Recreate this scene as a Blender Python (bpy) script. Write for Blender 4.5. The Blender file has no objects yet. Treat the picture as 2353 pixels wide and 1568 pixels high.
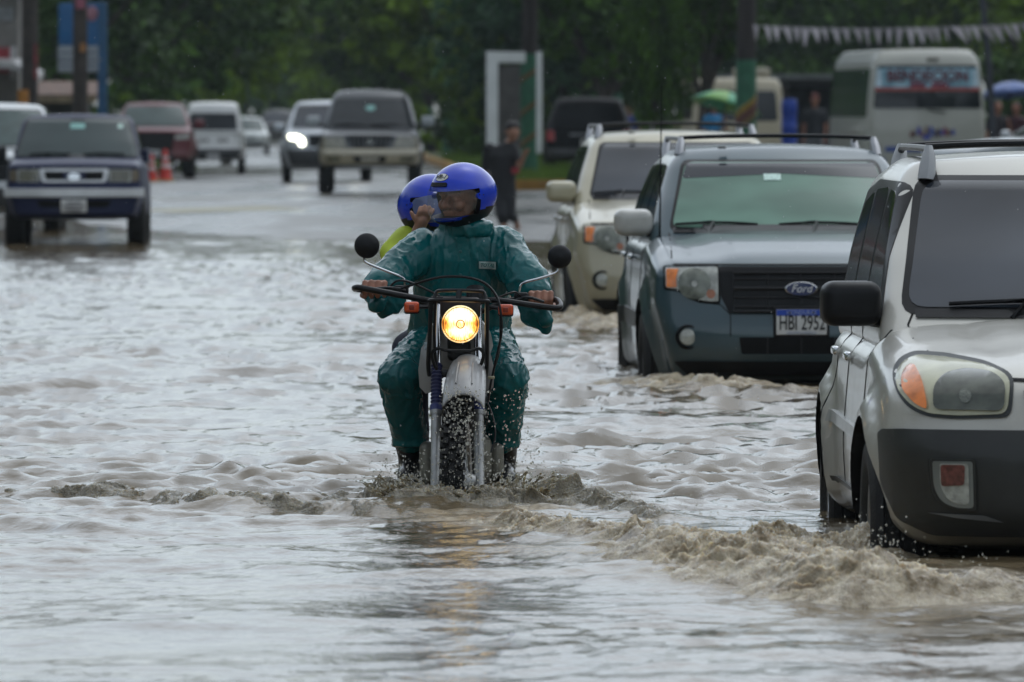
import bpy, bmesh, math, random
import numpy as np
from mathutils import Vector, Matrix, noise
from mathutils.bvhtree import BVHTree

R = math.radians
random.seed(7)
np.random.seed(7)
scene = bpy.context.scene
COL = scene.collection

# ------------------------------------------------------------------ camera
F, CX, HY, CAMZ = 18300.0, 1176.5, 255.0, 1.6      # focal length in units of a 2353 px wide frame, horizon row
cam_d = bpy.data.cameras.new('camera')
cam = bpy.data.objects.new('camera', cam_d)
COL.objects.link(cam)
cam.location = (0, 0, CAMZ)
cam.rotation_euler = (R(90) - math.atan((784 - HY) / F), 0, 0)
cam_d.sensor_width = 36
cam_d.lens = 36 * F / 2353
cam_d.clip_end = 6000
cam_d.dof.use_dof = True
cam_d.dof.focus_distance = 33.4
cam_d.dof.aperture_fstop = 7.5
scene.camera = cam

# ------------------------------------------------------------------ overcast sky, soft sun, exposure
SUN_EL, SUN_AZ = R(62), R(35)
world = bpy.data.worlds.new('World')
scene.world = world
world.use_nodes = True
wn = world.node_tree
wn.nodes.clear()
w_out = wn.nodes.new('ShaderNodeOutputWorld')
w_bg = wn.nodes.new('ShaderNodeBackground')
w_sky = wn.nodes.new('ShaderNodeTexSky')
w_sky.sky_type = 'NISHITA'
w_sky.sun_disc = False
w_sky.sun_elevation = SUN_EL
w_sky.sun_rotation = SUN_AZ
w_sky.air_density = 1.0
w_sky.dust_density = 1.5
w_sky.ozone_density = 1.0
w_hs = wn.nodes.new('ShaderNodeHueSaturation')
w_hs.inputs['Saturation'].default_value = 0.22
w_bg.inputs['Strength'].default_value = 0.15
wn.links.new(w_sky.outputs[0], w_hs.inputs['Color'])
w_tint = wn.nodes.new('ShaderNodeMix')          # the cool cast of a rain cloud deck, even over the whole sky
w_tint.data_type = 'RGBA'
w_tint.blend_type = 'MULTIPLY'
w_tint.inputs[0].default_value = 1.0
w_tint.inputs[7].default_value = (0.91, 1.0, 1.07, 1)
wn.links.new(w_hs.outputs[0], w_tint.inputs[6])
wn.links.new(w_tint.outputs[2], w_bg.inputs['Color'])
wn.links.new(w_bg.outputs[0], w_out.inputs['Surface'])

sun_d = bpy.data.lights.new('sun', 'SUN')
sun_d.energy = 0.55
sun_d.angle = R(110)
sun_d.color = (1.0, 0.97, 0.93)
sun = bpy.data.objects.new('sun', sun_d)
COL.objects.link(sun)
sun.rotation_euler = (R(90) - SUN_EL, 0, math.pi - SUN_AZ)
sun.location = (0, 0, 60)

scene.view_settings.view_transform = 'Standard'
scene.view_settings.look = 'None'
scene.view_settings.gamma = 1.0
scene.view_settings.exposure = 0.28
scene.cycles.max_bounces = 6
scene.cycles.transparent_max_bounces = 8
scene.cycles.use_denoising = True


def PX(px, py, Y):
    """point of the frame (2353 px wide) at distance Y -> world"""
    return Vector(((px - CX) / F * Y, Y, CAMZ - (py - HY) / F * Y))


# ------------------------------------------------------------------ materials
MATS = {}


def srgb(r, g, b):
    f = lambda c: (c / 255 / 12.92) if c / 255 <= 0.04045 else ((c / 255 + 0.055) / 1.055) ** 2.4
    return (f(r), f(g), f(b))


def mat(name, col, rough=0.5, metal=0.0, coat=0.0, var=0.12, scale=6.0, bump=0.0, bscale=60.0,
        emit=None, estr=0.0, alpha=1.0, spec=0.5, rvar=0.0, trans=0.0, col2=None, detail=4.0, stretch=None):
    if name in MATS:
        return MATS[name]
    m = bpy.data.materials.new(name)
    m.use_nodes = True
    nt = m.node_tree
    N, L = nt.nodes, nt.links
    b = N['Principled BSDF']
    tc = N.new('ShaderNodeTexCoord')
    src = tc.outputs['Object']
    if stretch:
        mp = N.new('ShaderNodeMapping')
        mp.inputs['Scale'].default_value = stretch
        L.new(src, mp.inputs[0])
        src = mp.outputs[0]
    nz = N.new('ShaderNodeTexNoise')
    nz.inputs['Scale'].default_value = scale
    nz.inputs['Detail'].default_value = detail
    L.new(src, nz.inputs['Vector'])
    mx = N.new('ShaderNodeMix')
    mx.data_type = 'RGBA'
    c1 = [min(1, c * (1 - var)) for c in col]
    c2 = col2 if col2 else [min(1, c * (1 + var)) for c in col]
    mx.inputs[6].default_value = (*c1, 1)
    mx.inputs[7].default_value = (*c2, 1)
    rm = N.new('ShaderNodeMapRange')
    rm.inputs[1].default_value = 0.35
    rm.inputs[2].default_value = 0.65
    L.new(nz.outputs['Fac'], rm.inputs[0])
    L.new(rm.outputs[0], mx.inputs[0])
    L.new(mx.outputs[2], b.inputs['Base Color'])
    b.inputs['Roughness'].default_value = rough
    if rvar:
        r2 = N.new('ShaderNodeMapRange')
        r2.inputs[1].default_value = 0.3
        r2.inputs[2].default_value = 0.7
        r2.inputs[3].default_value = max(0.02, rough - rvar)
        r2.inputs[4].default_value = min(1, rough + rvar)
        L.new(nz.outputs['Fac'], r2.inputs[0])
        L.new(r2.outputs[0], b.inputs['Roughness'])
    b.inputs['Metallic'].default_value = metal
    b.inputs['Specular IOR Level'].default_value = spec
    b.inputs['Coat Weight'].default_value = coat
    b.inputs['Coat Roughness'].default_value = 0.06
    b.inputs['Alpha'].default_value = alpha
    b.inputs['Transmission Weight'].default_value = trans
    if emit:
        b.inputs['Emission Color'].default_value = (*emit, 1)
        b.inputs['Emission Strength'].default_value = estr
    if bump:
        n2 = N.new('ShaderNodeTexNoise')
        n2.inputs['Scale'].default_value = bscale
        n2.inputs['Detail'].default_value = 3
        L.new(src, n2.inputs['Vector'])
        bp = N.new('ShaderNodeBump')
        bp.inputs['Strength'].default_value = bump
        bp.inputs['Distance'].default_value = 0.02
        L.new(n2.outputs['Fac'], bp.inputs['Height'])
        L.new(bp.outputs[0], b.inputs['Normal'])
    MATS[name] = m
    return m


def wet_paint(name, col, metal=0.25, rough=0.28, dirt=(0.16, 0.13, 0.09), dirt_amt=0.35, coat=0.6, beads=True, spec=0.5):
    """car paint with clear coat, beads of rain and road dirt towards the sills"""
    if name in MATS:
        return MATS[name]
    m = mat(name, col, rough, metal=metal, coat=coat, var=0.07, scale=1.7, spec=spec)
    nt = m.node_tree
    N, L = nt.nodes, nt.links
    b = N['Principled BSDF']
    tc = [n for n in N if n.type == 'TEX_COORD'][0]
    base = [n for n in N if n.type == 'MIX'][0]
    # splashed road dirt: a coat of silt with its own ragged upper edge
    sx = N.new('ShaderNodeSeparateXYZ')
    L.new(tc.outputs['Object'], sx.inputs[0])
    nz = N.new('ShaderNodeTexNoise')
    nz.inputs['Scale'].default_value = 5
    nz.inputs['Detail'].default_value = 6
    L.new(tc.outputs['Object'], nz.inputs['Vector'])
    ad = N.new('ShaderNodeMath')
    ad.operation = 'MULTIPLY_ADD'
    ad.inputs[1].default_value = 0.55
    L.new(nz.outputs['Fac'], ad.inputs[0])
    ad.inputs[2].default_value = -0.27
    sm = N.new('ShaderNodeMath')
    L.new(ad.outputs[0], sm.inputs[0])
    L.new(sx.outputs['Z'], sm.inputs[1])
    mr = N.new('ShaderNodeMapRange')
    mr.inputs[1].default_value = 0.85
    mr.inputs[2].default_value = 0.3
    mr.inputs[3].default_value = 0.0
    mr.inputs[4].default_value = dirt_amt
    L.new(sm.outputs[0], mr.inputs[0])
    mx = N.new('ShaderNodeMix')
    mx.data_type = 'RGBA'
    mx.inputs[7].default_value = (*dirt, 1)
    L.new(base.outputs[2], mx.inputs[6])
    L.new(mr.outputs[0], mx.inputs[0])
    L.new(mx.outputs[2], b.inputs['Base Color'])
    # rain beads
    vo = N.new('ShaderNodeTexVoronoi')
    vo.inputs['Scale'].default_value = 95
    L.new(tc.outputs['Object'], vo.inputs['Vector'])
    vr = N.new('ShaderNodeMapRange')
    vr.inputs[1].default_value = 0.0
    vr.inputs[2].default_value = 0.32
    vr.inputs[3].default_value = 1.0
    vr.inputs[4].default_value = 0.0
    L.new(vo.outputs['Distance'], vr.inputs[0])
    bp = N.new('ShaderNodeBump')
    bp.inputs['Strength'].default_value = 0.13 if beads else 0.0
    bp.inputs['Distance'].default_value = 0.004
    L.new(vr.outputs[0], bp.inputs['Height'])
    L.new(bp.outputs[0], b.inputs['Coat Normal'])
    L.new(bp.outputs[0], b.inputs['Normal'])
    return m


# ------------------------------------------------------------------ mesh helpers
def prop(o, label=None, cat=None, group=None, kind=None):
    if label:
        o['label'] = label
    if cat:
        o['category'] = cat
    if group:
        o['group'] = group
    if kind:
        o['kind'] = kind
    return o


def thing(name, label, cat, loc=(0, 0, 0), rz=0.0, group=None):
    o = bpy.data.objects.new(name, None)
    COL.objects.link(o)
    o.location = loc
    o.rotation_euler = (0, 0, rz)
    o.empty_display_size = 0.2
    return prop(o, label, cat, group)


def link(name, me, parent=None):
    o = bpy.data.objects.new(name, me)
    COL.objects.link(o)
    if parent:
        o.parent = parent
    return o


def mesh_obj(name, verts, faces, m, parent=None, smooth=True, angle=40, mats=None, midx=None):
    me = bpy.data.meshes.new(name)
    me.from_pydata([tuple(v) for v in verts], [], [tuple(f) for f in faces])
    for mm in (mats or [m]):
        me.materials.append(mm)
    if midx is not None:
        me.polygons.foreach_set('material_index', midx)
    if smooth:
        me.polygons.foreach_set('use_smooth', [True] * len(me.polygons))
        if angle < 180:
            me.set_sharp_from_angle(angle=R(angle))
    me.update()
    return link(name, me, parent)


def frame_of(t):
    t = t.normalized()
    a = Vector((0, 0, 1)) if abs(t.z) < 0.9 else Vector((1, 0, 0))
    u = t.cross(a).normalized()
    return u, t.cross(u).normalized()


def smooth_path(pts, n=8):
    """Catmull-Rom through the points"""
    pts = [Vector(p) for p in pts]
    if len(pts) < 3:
        return pts
    q = [2 * pts[0] - pts[1]] + pts + [2 * pts[-1] - pts[-2]]
    out = []
    for i in range(1, len(q) - 2):
        p0, p1, p2, p3 = q[i - 1], q[i], q[i + 1], q[i + 2]
        for k in range(n):
            t = k / n
            out.append(0.5 * ((2 * p1) + (p2 - p0) * t + (2 * p0 - 5 * p1 + 4 * p2 - p3) * t * t
                              + (3 * p1 - p0 - 3 * p2 + p3) * t ** 3))
    out.append(pts[-1])
    return out


class MB:
    def __init__(s):
        s.v, s.f = [], []

    def add(s, verts, faces):
        n = len(s.v)
        s.v += [Vector(v) for v in verts]
        s.f += [[i + n for i in f] for f in faces]
        return s

    def box(s, c, size, rot=None, bev=0.0):
        x, y, z = [d / 2 for d in size]
        if bev > 0:
            v, f = rbox_np((x, y, z), min(bev, x * .99, y * .99, z * .99), 1, 3)
            v = [Vector(p) for p in v]
        else:
            v = [Vector((a * x, b * y, d * z)) for a in (-1, 1) for b in (-1, 1) for d in (-1, 1)]
            f = [(0, 1, 3, 2), (4, 6, 7, 5), (0, 4, 5, 1), (2, 3, 7, 6), (0, 2, 6, 4), (1, 5, 7, 3)]
        if rot is not None:
            v = [rot @ p for p in v]
        c = Vector(c)
        return s.add([p + c for p in v], f)

    def tube(s, pts, r, n=8, smooth=0, cap=True, squash=None):
        pts = smooth_path(pts, smooth) if smooth else [Vector(p) for p in pts]
        k = len(pts)
        rs = r if isinstance(r, (list, tuple)) else [r] * k
        if len(rs) != k:
            rs = list(np.interp(np.linspace(0, 1, k), np.linspace(0, 1, len(rs)), rs))
        v, f = [], []
        u = None
        for i, p in enumerate(pts):
            t = (pts[min(i + 1, k - 1)] - pts[max(i - 1, 0)])
            if t.length < 1e-9:
                t = Vector((0, 0, 1))
            t.normalize()
            if u is None:
                u, w = frame_of(t)
            else:
                u = (u - t * u.dot(t))
                u.normalize()
                w = t.cross(u)
            for j in range(n):
                a = 2 * math.pi * j / n
                d = u * math.cos(a) + w * math.sin(a)
                v.append(p + d * rs[i])
        for i in range(k - 1):
            for j in range(n):
                f.append((i * n + j, i * n + (j + 1) % n, (i + 1) * n + (j + 1) % n, (i + 1) * n + j))
        if cap:
            f.append(list(range(n))[::-1])
            f.append([(k - 1) * n + j for j in range(n)])
        return s.add(v, f)

    def lathe(s, profile, org=(0, 0, 0), axis=(0, 0, 1), n=24, closed=False):
        """profile [(radius, along)]"""
        t = Vector(axis).normalized()
        u, w = frame_of(t)
        org = Vector(org)
        v, f = [], []
        k = len(profile)
        for (r, h) in profile:
            for j in range(n):
                a = 2 * math.pi * j / n
                v.append(org + t * h + (u * math.cos(a) + w * math.sin(a)) * max(r, 1e-5))
        m = k if closed else k - 1
        for i in range(m):
            i2 = (i + 1) % k
            for j in range(n):
                f.append((i * n + j, i * n + (j + 1) % n, i2 * n + (j + 1) % n, i2 * n + j))
        return s.add(v, f)

    def ball(s, c, r, n=10, scale=(1, 1, 1), rot=None):
        prof = [(math.sin(math.pi * i / n) * r, -math.cos(math.pi * i / n) * r) for i in range(n + 1)]
        b = MB().lathe(prof, n=n + 4)
        vs = [Vector((p.x * scale[0], p.y * scale[1], p.z * scale[2])) for p in b.v]
        if rot is not None:
            vs = [rot @ p for p in vs]
        return s.add([p + Vector(c) for p in vs], b.f)

    def build(s, name, m, parent=None, smooth=True, angle=40):
        return mesh_obj(name, s.v, s.f, m, parent, smooth, angle)


def rbox_np(h, r, nmid, nr):
    """rounded box, half sizes h, edge radius r; nmid cells between the rounded edges (int or 3 ints)"""
    h = np.array(h, float)
    if isinstance(nmid, int):
        nmid = (nmid,) * 3
    ax = []
    for i in range(3):
        rr = min(r, h[i] * 0.98)
        a = np.linspace(-h[i], -h[i] + rr, nr + 1)
        b = np.linspace(-h[i] + rr, h[i] - rr, max(1, nmid[i]) + 1)
        c = np.linspace(h[i] - rr, h[i], nr + 1)
        ax.append(np.unique(np.round(np.concatenate([a, b, c]), 7)))
    V, Fc, idx = [], [], {}

    def vid(p):
        k = (round(p[0], 6), round(p[1], 6), round(p[2], 6))
        if k not in idx:
            idx[k] = len(V)
            V.append(p)
        return idx[k]

    for d in range(3):
        e, g = (d + 1) % 3, (d + 2) % 3
        for sgn in (-1, 1):
            A, B = ax[e], ax[g]
            ids = []
            for a in A:
                row = []
                for b in B:
                    p = [0, 0, 0]
                    p[d], p[e], p[g] = sgn * h[d], a, b
                    row.append(vid(p))
                ids.append(row)
            for i in range(len(A) - 1):
                for j in range(len(B) - 1):
                    q = [ids[i][j], ids[i + 1][j], ids[i + 1][j + 1], ids[i][j + 1]]
                    Fc.append(q if sgn > 0 else q[::-1])
    V = np.array(V)
    rr = np.minimum(r, h * 0.98)
    Q = np.clip(V, -(h - rr), h - rr)
    D = (V - Q) / rr
    ln = np.linalg.norm(D, axis=1, keepdims=True)
    ln[ln < 1e-9] = 1
    V = Q + D / ln * rr
    return V, Fc


def prof(pts, blur=0.0):
    xs = np.array([p[0] for p in pts], float)
    ys = np.array([p[1] for p in pts], float)
    if blur <= 0:
        return lambda x: np.interp(x, xs, ys)
    g = np.linspace(xs[0] - 3 * blur, xs[-1] + 3 * blur, 1200)
    v = np.interp(g, xs, ys)
    step = g[1] - g[0]
    k = max(1, int(blur / step))
    ker = np.exp(-0.5 * (np.arange(-3 * k, 3 * k + 1) / k) ** 2)
    ker /= ker.sum()
    v = np.convolve(np.pad(v, 3 * k, mode='edge'), ker, 'valid')
    return lambda x: np.interp(x, g, v)


def round_poly(poly, r=0.02, n=4):
    """2-D polygon with rounded corners; r may be a list"""
    out = []
    k = len(poly)
    for i in range(k):
        p, a, b = Vector(poly[i]), Vector(poly[i - 1]), Vector(poly[(i + 1) % k])
        rr = r[i] if isinstance(r, (list, tuple)) else r
        da, db = (a - p), (b - p)
        t = min(rr, da.length * 0.48, db.length * 0.48)
        p0, p1 = p + da.normalized() * t, p + db.normalized() * t
        if t < 1e-5:
            out.append(p)
            continue
        for j in range(n + 1):
            s = j / n
            out.append((1 - s) ** 2 * p0 + 2 * s * (1 - s) * p + s * s * p1)
    return out


def ellipse(cx, cy, rx, ry, n=28):
    return [Vector((cx + rx * math.cos(2 * math.pi * i / n), cy + ry * math.sin(2 * math.pi * i / n))) for i in range(n)]


def m_front(u, v):
    return Vector((u, -6, v)), Vector((0, 1, 0))


def m_rear(u, v):
    return Vector((u, 20, v)), Vector((0, -1, 0))


def m_left(u, v):
    return Vector((-6, u, v)), Vector((1, 0, 0))


def m_right(u, v):
    return Vector((6, u, v)), Vector((-1, 0, 0))


def m_top(u, v):
    return Vector((u, v, 8)), Vector((0, 0, -1))


def cast(bvh, mapper, u, v):
    o, d = mapper(u, v)
    h = bvh.ray_cast(o, d)
    if h[0] is None:
        q = bvh.find_nearest(o + d * max(0.0, -o.dot(d)))
        return q[0], -d
    return h[0], -d


def patch(name, bvh, outline, mapper, m, parent=None, off=0.004, depth=0.02, grid=0.04, bulge=0.0, angle=40, tilt=None):
    """a plate cut to a 2-D outline and laid on the surface it is cast onto, with real thickness"""
    bm = bmesh.new()
    vs = [bm.verts.new((p[0], p[1], 0)) for p in outline]
    bm.faces.new(vs)
    us = [p[0] for p in outline]
    ws = [p[1] for p in outline]
    for k in (0, 1):
        lo, hi = (min(us), max(us)) if k == 0 else (min(ws), max(ws))
        n = min(60, int((hi - lo) / grid))
        for i in range(1, n + 1):
            c = lo + (hi - lo) * i / (n + 1)
            co = (c, 0, 0) if k == 0 else (0, c, 0)
            no = (1, 0, 0) if k == 0 else (0, 1, 0)
            bmesh.ops.bisect_plane(bm, geom=bm.verts[:] + bm.edges[:] + bm.faces[:], plane_co=co, plane_no=no)
    bm.verts.index_update()
    bnd = set()
    for e in bm.edges:
        if len(e.link_faces) == 1:
            bnd.add(e.verts[0].index)
            bnd.add(e.verts[1].index)
    cu, cv = (min(us) + max(us)) / 2, (min(ws) + max(ws)) / 2
    hu, hv = (max(us) - min(us)) / 2 + 1e-6, (max(ws) - min(ws)) / 2 + 1e-6
    top, back = [], []
    for v in bm.verts:
        u, w = v.co.x, v.co.y
        p, nn = cast(bvh, mapper, u, w)
        b = 0.0
        if bulge:
            q = 1 - min(1, ((u - cu) / hu) ** 2 * 0.5 + ((w - cv) / hv) ** 2 * 0.5)
            b = bulge * q
        top.append(p + nn * (off + b))
        back.append(p + nn * (off - depth))
    faces = [[v.index for v in f.verts] for f in bm.faces]
    edges = [(e.verts[0].index, e.verts[1].index) for e in bm.edges if len(e.link_faces) == 1]
    bm.free()
    # orientation: outward
    nrm = Vector((0, 0, 0))
    for f in faces[:40]:
        a, b, c = top[f[0]], top[f[1]], top[f[2]]
        nrm += (b - a).cross(c - a)
    _, d0 = mapper(cu, cv)
    if nrm.dot(-d0) < 0:
        faces = [f[::-1] for f in faces]
    bidx = sorted(bnd)
    bmap = {i: len(top) + k for k, i in enumerate(bidx)}
    verts = top + [back[i] for i in bidx]
    ef = set()
    for f in faces:
        for i in range(len(f)):
            ef.add((f[i], f[(i + 1) % len(f)]))
    for a, b in edges:
        if (a, b) in ef:
            faces.append([b, a, bmap[a], bmap[b]])
        else:
            faces.append([a, b, bmap[b], bmap[a]])
    return mesh_obj(name, verts, faces, m, parent, True, angle)


def ribbon(name, bvh, pts, width, mapper, m, parent=None, off=0.0025, step=0.03, depth=0.006):
    """a narrow strip (panel gap, seam, moulding) laid on a surface along a 2-D path"""
    P = [Vector(p) for p in pts]
    path = []
    for i in range(len(P) - 1):
        n = max(1, int((P[i + 1] - P[i]).length / step))
        for k in range(n):
            path.append(P[i].lerp(P[i + 1], k / n))
    path.append(P[-1])
    v, f = [], []
    for i, p in enumerate(path):
        t = path[min(i + 1, len(path) - 1)] - path[max(i - 1, 0)]
        n2 = Vector((-t.y, t.x)).normalized() * width / 2
        for sgn, oo in ((1, off - depth), (1, off), (-1, off), (-1, off - depth)):
            q, nn = cast(bvh, mapper, p.x + n2.x * sgn, p.y + n2.y * sgn)
            v.append(q + nn * oo)
    for i in range(len(path) - 1):
        for k in range(3):
            f.append((i * 4 + k, i * 4 + k + 1, i * 4 + 4 + k + 1, i * 4 + 4 + k))
    me = mesh_obj(name, v, f, m, parent, True, 40)
    return me


def mirror(poly):
    return [Vector((-p[0], p[1])) for p in poly][::-1]


def text_mesh(body, size=0.1, extrude=0.002, shear=0.0, align='CENTER', bold=0.0):
    c = bpy.data.curves.new('txt', 'FONT')
    c.body = body
    c.size = size
    c.extrude = extrude
    c.shear = shear
    c.offset = bold
    c.align_x = align
    c.align_y = 'CENTER'
    c.resolution_u = 3
    o = bpy.data.objects.new('txt', c)
    COL.objects.link(o)
    dg = bpy.context.evaluated_depsgraph_get()
    dg.update()
    me = bpy.data.meshes.new_from_object(o.evaluated_get(dg))
    bpy.data.objects.remove(o)
    bpy.data.curves.remove(c)
    return me


def lettering(name, body, loc, size, m, parent, rot=(R(90), 0, 0), extrude=0.002, shear=0.0, sx=1.0, bold=0.0):
    me = text_mesh(body, size, extrude, shear, bold=bold)
    me.materials.clear()
    me.materials.append(m)
    o = link(name, me, parent)
    o.location = loc
    o.rotation_euler = rot
    o.scale = (sx, 1, 1)
    return o


def eval_mods(o):
    dg = bpy.context.evaluated_depsgraph_get()
    dg.update()
    me = bpy.data.meshes.new_from_object(o.evaluated_get(dg))
    old = o.data
    o.modifiers.clear()
    o.data = me
    bpy.data.meshes.remove(old)
    return o


# shared materials
BLACK_PLASTIC = mat('black_plastic', (0.004, 0.004, 0.005), 0.4, var=0.2, bump=0.05, bscale=300, spec=.28)
BLACK_TRIM = mat('black_trim', (0.003, 0.003, 0.0035), 0.35, var=0.2, spec=.22)
RUBBER = mat('tyre_rubber', (0.010, 0.0095, 0.009), 0.6, var=0.3, scale=14, bump=0.2, bscale=120, spec=.3)
GAP = mat('panel_gap', (0.003, 0.003, 0.003), 0.7, spec=.2)
CHROME = mat('chrome', (0.62, 0.63, 0.64), 0.14, metal=1.0, var=0.05)
ALLOY = mat('alloy', (0.42, 0.42, 0.43), 0.32, metal=0.9, var=0.1)
GLASS_DARK = mat('dark_car_glass', (0.012, 0.015, 0.018), 0.06, coat=0.0, var=0.25, scale=2.0, spec=0.35)
GLASS_GREY = mat('grey_windscreen', (0.030, 0.036, 0.046), 0.08, coat=0.0, var=0.45, scale=1.1, spec=0.45, detail=2, stretch=(1.0, 1.0, 2.0))
GLASS_GREEN = mat('green_windscreen', (0.13, 0.25, 0.185), 0.1, coat=0.0, var=0.32, scale=1.5, spec=0.4, detail=2, stretch=(1.0, 1.0, 2.4))
GLASS_BAND = mat('windscreen_shade_band', (0.03, 0.034, 0.042), 0.1, coat=0.0, var=0.2, scale=2, spec=.35)
LENS_CLEAR = mat('clear_lens', (0.36, 0.37, 0.33), 0.12, coat=0.8, var=0.25, scale=24, bump=0.15, bscale=90)
LENS_DIM = mat('dull_reflector', (0.15, 0.16, 0.13), 0.18, metal=0.35, coat=0.7, var=0.4, scale=18, bump=0.25, bscale=110)
LENS_YELLOW = mat('yellowed_lens', (0.46, 0.45, 0.30), 0.22, coat=0.6, var=0.14, scale=9)
AMBER = mat('amber_lens', (0.72, 0.19, 0.02), 0.2, coat=0.7, var=0.25, scale=16)
RED_LENS = mat('red_lens', (0.32, 0.015, 0.02), 0.2, coat=0.6, var=0.2, scale=10)
WHITE_PAINT = mat('white_paint', (0.72, 0.72, 0.70), 0.4, var=0.08, scale=3)
PLATE_WHITE = mat('plate_white', (0.62, 0.62, 0.60), 0.4, var=0.08, scale=20)
PLATE_BLUE = mat('plate_blue', (0.01, 0.06, 0.42), 0.35, var=0.1)
INK = mat('black_ink', (0.012, 0.012, 0.012), 0.5)

# ================================================================== ground, road, water
ROADX = -0.0315                                    # the road drifts to the left with distance
_gY = prof([(-30, -.3), (58, -.3), (80, -.2), (97, -.025), (110, .05), (140, .15), (200, .13), (400, .06), (900, .05)], 4)
_rs = np.random.RandomState(3)
_GN = [(_rs.uniform(.12, .9), _rs.uniform(0, 6.28), _rs.uniform(0, 6.28)) for _ in range(14)]


def g_np(x, y):
    z = _gY(y) - np.clip(0.022 * np.maximum(0, -3.0 - x), 0, 0.13)
    b = 0
    for k, th, ph in _GN:
        b = b + 0.0022 / k ** 0.6 * np.sin(k * (x * math.cos(th) * 1.4 + y * math.sin(th) * 0.35) + ph)
    return z + b * np.clip((y - 60) / 30, 0, 1)


def gz(x, y):
    return float(g_np(np.array([x], float), np.array([y], float))[0])


def grid_mesh(name, X, Y, Z, m, kind='structure', smooth=True):
    ny, nx = Z.shape
    V = np.stack([X, Y, Z], -1).reshape(-1, 3)
    i = np.arange((ny - 1) * (nx - 1))
    r, c = i // (nx - 1), i % (nx - 1)
    a = r * nx + c
    Fq = np.stack([a, a + 1, a + nx + 1, a + nx], -1)
    me = bpy.data.meshes.new(name)
    me.vertices.add(len(V))
    me.vertices.foreach_set('co', V.astype(np.float32).ravel())
    me.loops.add(Fq.size)
    me.loops.foreach_set('vertex_index', Fq.astype(np.int32).ravel())
    me.polygons.add(len(Fq))
    me.polygons.foreach_set('loop_start', (np.arange(len(Fq)) * 4).astype(np.int32))
    me.polygons.foreach_set('loop_total', np.full(len(Fq), 4, np.int32))
    me.update(calc_edges=True)
    me.polygons.foreach_set('use_smooth', [smooth] * len(Fq))
    me.materials.append(m)
    o = link(name, me)
    if kind:
        o['kind'] = kind
    return o


# --- ground sheet (verges, to the horizon)
ground_m = mat('verge_soil', (0.035, 0.045, 0.02), 0.8, var=0.5, scale=0.6, bump=0.4, bscale=9)
ys = np.concatenate([np.linspace(-40, 420, 150), np.array([500, 650, 900, 1500, 3000])])
xs = np.concatenate([[-1500, -600, -200, -90], np.linspace(-50, 50, 60), [90, 200, 600, 1500]])
Xg, Yg = np.meshgrid(xs, ys)
grid_mesh('ground', Xg, Yg, g_np(Xg, Yg) - 0.06, ground_m)

# --- wet asphalt
asph = bpy.data.materials.new('wet_asphalt')
asph.use_nodes = True
N, L = asph.node_tree.nodes, asph.node_tree.links
b = N['Principled BSDF']
tc = N.new('ShaderNodeTexCoord')
mp = N.new('ShaderNodeMapping')
mp.inputs['Scale'].default_value = (1, 0.22, 1)
L.new(tc.outputs['Object'], mp.inputs[0])
n1 = N.new('ShaderNodeTexNoise')
n1.inputs['Scale'].default_value = 0.55
n1.inputs['Detail'].default_value = 6
L.new(mp.outputs[0], n1.inputs['Vector'])
cr = N.new('ShaderNodeValToRGB')
cr.color_ramp.elements[0].position = 0.38
cr.color_ramp.elements[0].color = (0.075, 0.073, 0.068, 1)
cr.color_ramp.elements[1].position = 0.64
cr.color_ramp.elements[1].color = (0.15, 0.145, 0.132, 1)
L.new(n1.outputs['Fac'], cr.inputs[0])
L.new(cr.outputs[0], b.inputs['Base Color'])
rr = N.new('ShaderNodeMapRange')
rr.inputs[1].default_value = 0.35
rr.inputs[2].default_value = 0.6
rr.inputs[3].default_value = 0.12
rr.inputs[4].default_value = 0.42
L.new(n1.outputs['Fac'], rr.inputs[0])
L.new(rr.outputs[0], b.inputs['Roughness'])
n2 = N.new('ShaderNodeTexNoise')
n2.inputs['Scale'].default_value = 14
n2.inputs['Detail'].default_value = 5
L.new(tc.outputs['Object'], n2.inputs['Vector'])
bp = N.new('ShaderNodeBump')
bp.inputs['Strength'].default_value = 0.35
bp.inputs['Distance'].default_value = 0.03
L.new(n2.outputs['Fac'], bp.inputs['Height'])
L.new(bp.outputs[0], b.inputs['Normal'])

ys = np.concatenate([np.linspace(-20, 60, 40), np.linspace(62, 210, 260), np.linspace(215, 900, 120)])
us = np.linspace(-16, 22, 120)
U, Yr = np.meshgrid(us, ys)
Xr = U + ROADX * Yr
grid_mesh('road', Xr, Yr, g_np(Xr, Yr), asph)


def road_strip(name, pts, width, m, h=0.004):
    """painted line following the road surface"""
    P = [Vector(p) for p in pts]
    v, f = [], []
    n = 60
    tot = len(P) - 1
    for i in range(n + 1):
        s = i / n * tot
        k = min(int(s), tot - 1)
        p = P[k].lerp(P[k + 1], s - k)
        d = (P[k + 1] - P[k]).normalized()
        q = Vector((-d.y, d.x)) * width / 2
        for sg in (-1, 1):
            x, y = p.x + q.x * sg, p.y + q.y * sg
            v.append((x, y, gz(x, y) + h))
    for i in range(n):
        f.append((i * 2, i * 2 + 1, i * 2 + 3, i * 2 + 2))
    o = mesh_obj(name, v, f, m, None, True, 180)
    o['kind'] = 'structure'
    return o


yel = mat('worn_yellow_line', (0.34, 0.29, 0.09), 0.45, var=0.3, scale=9, col2=(0.22, 0.20, 0.12))
road_strip('road_marking', [(-5.6, 124.2), (-3.5, 124.6)], 4.5, yel)
road_strip('road_marking', [(-7.2, 139.0), (-3.2, 139.4)], 0.9, yel)

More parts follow.
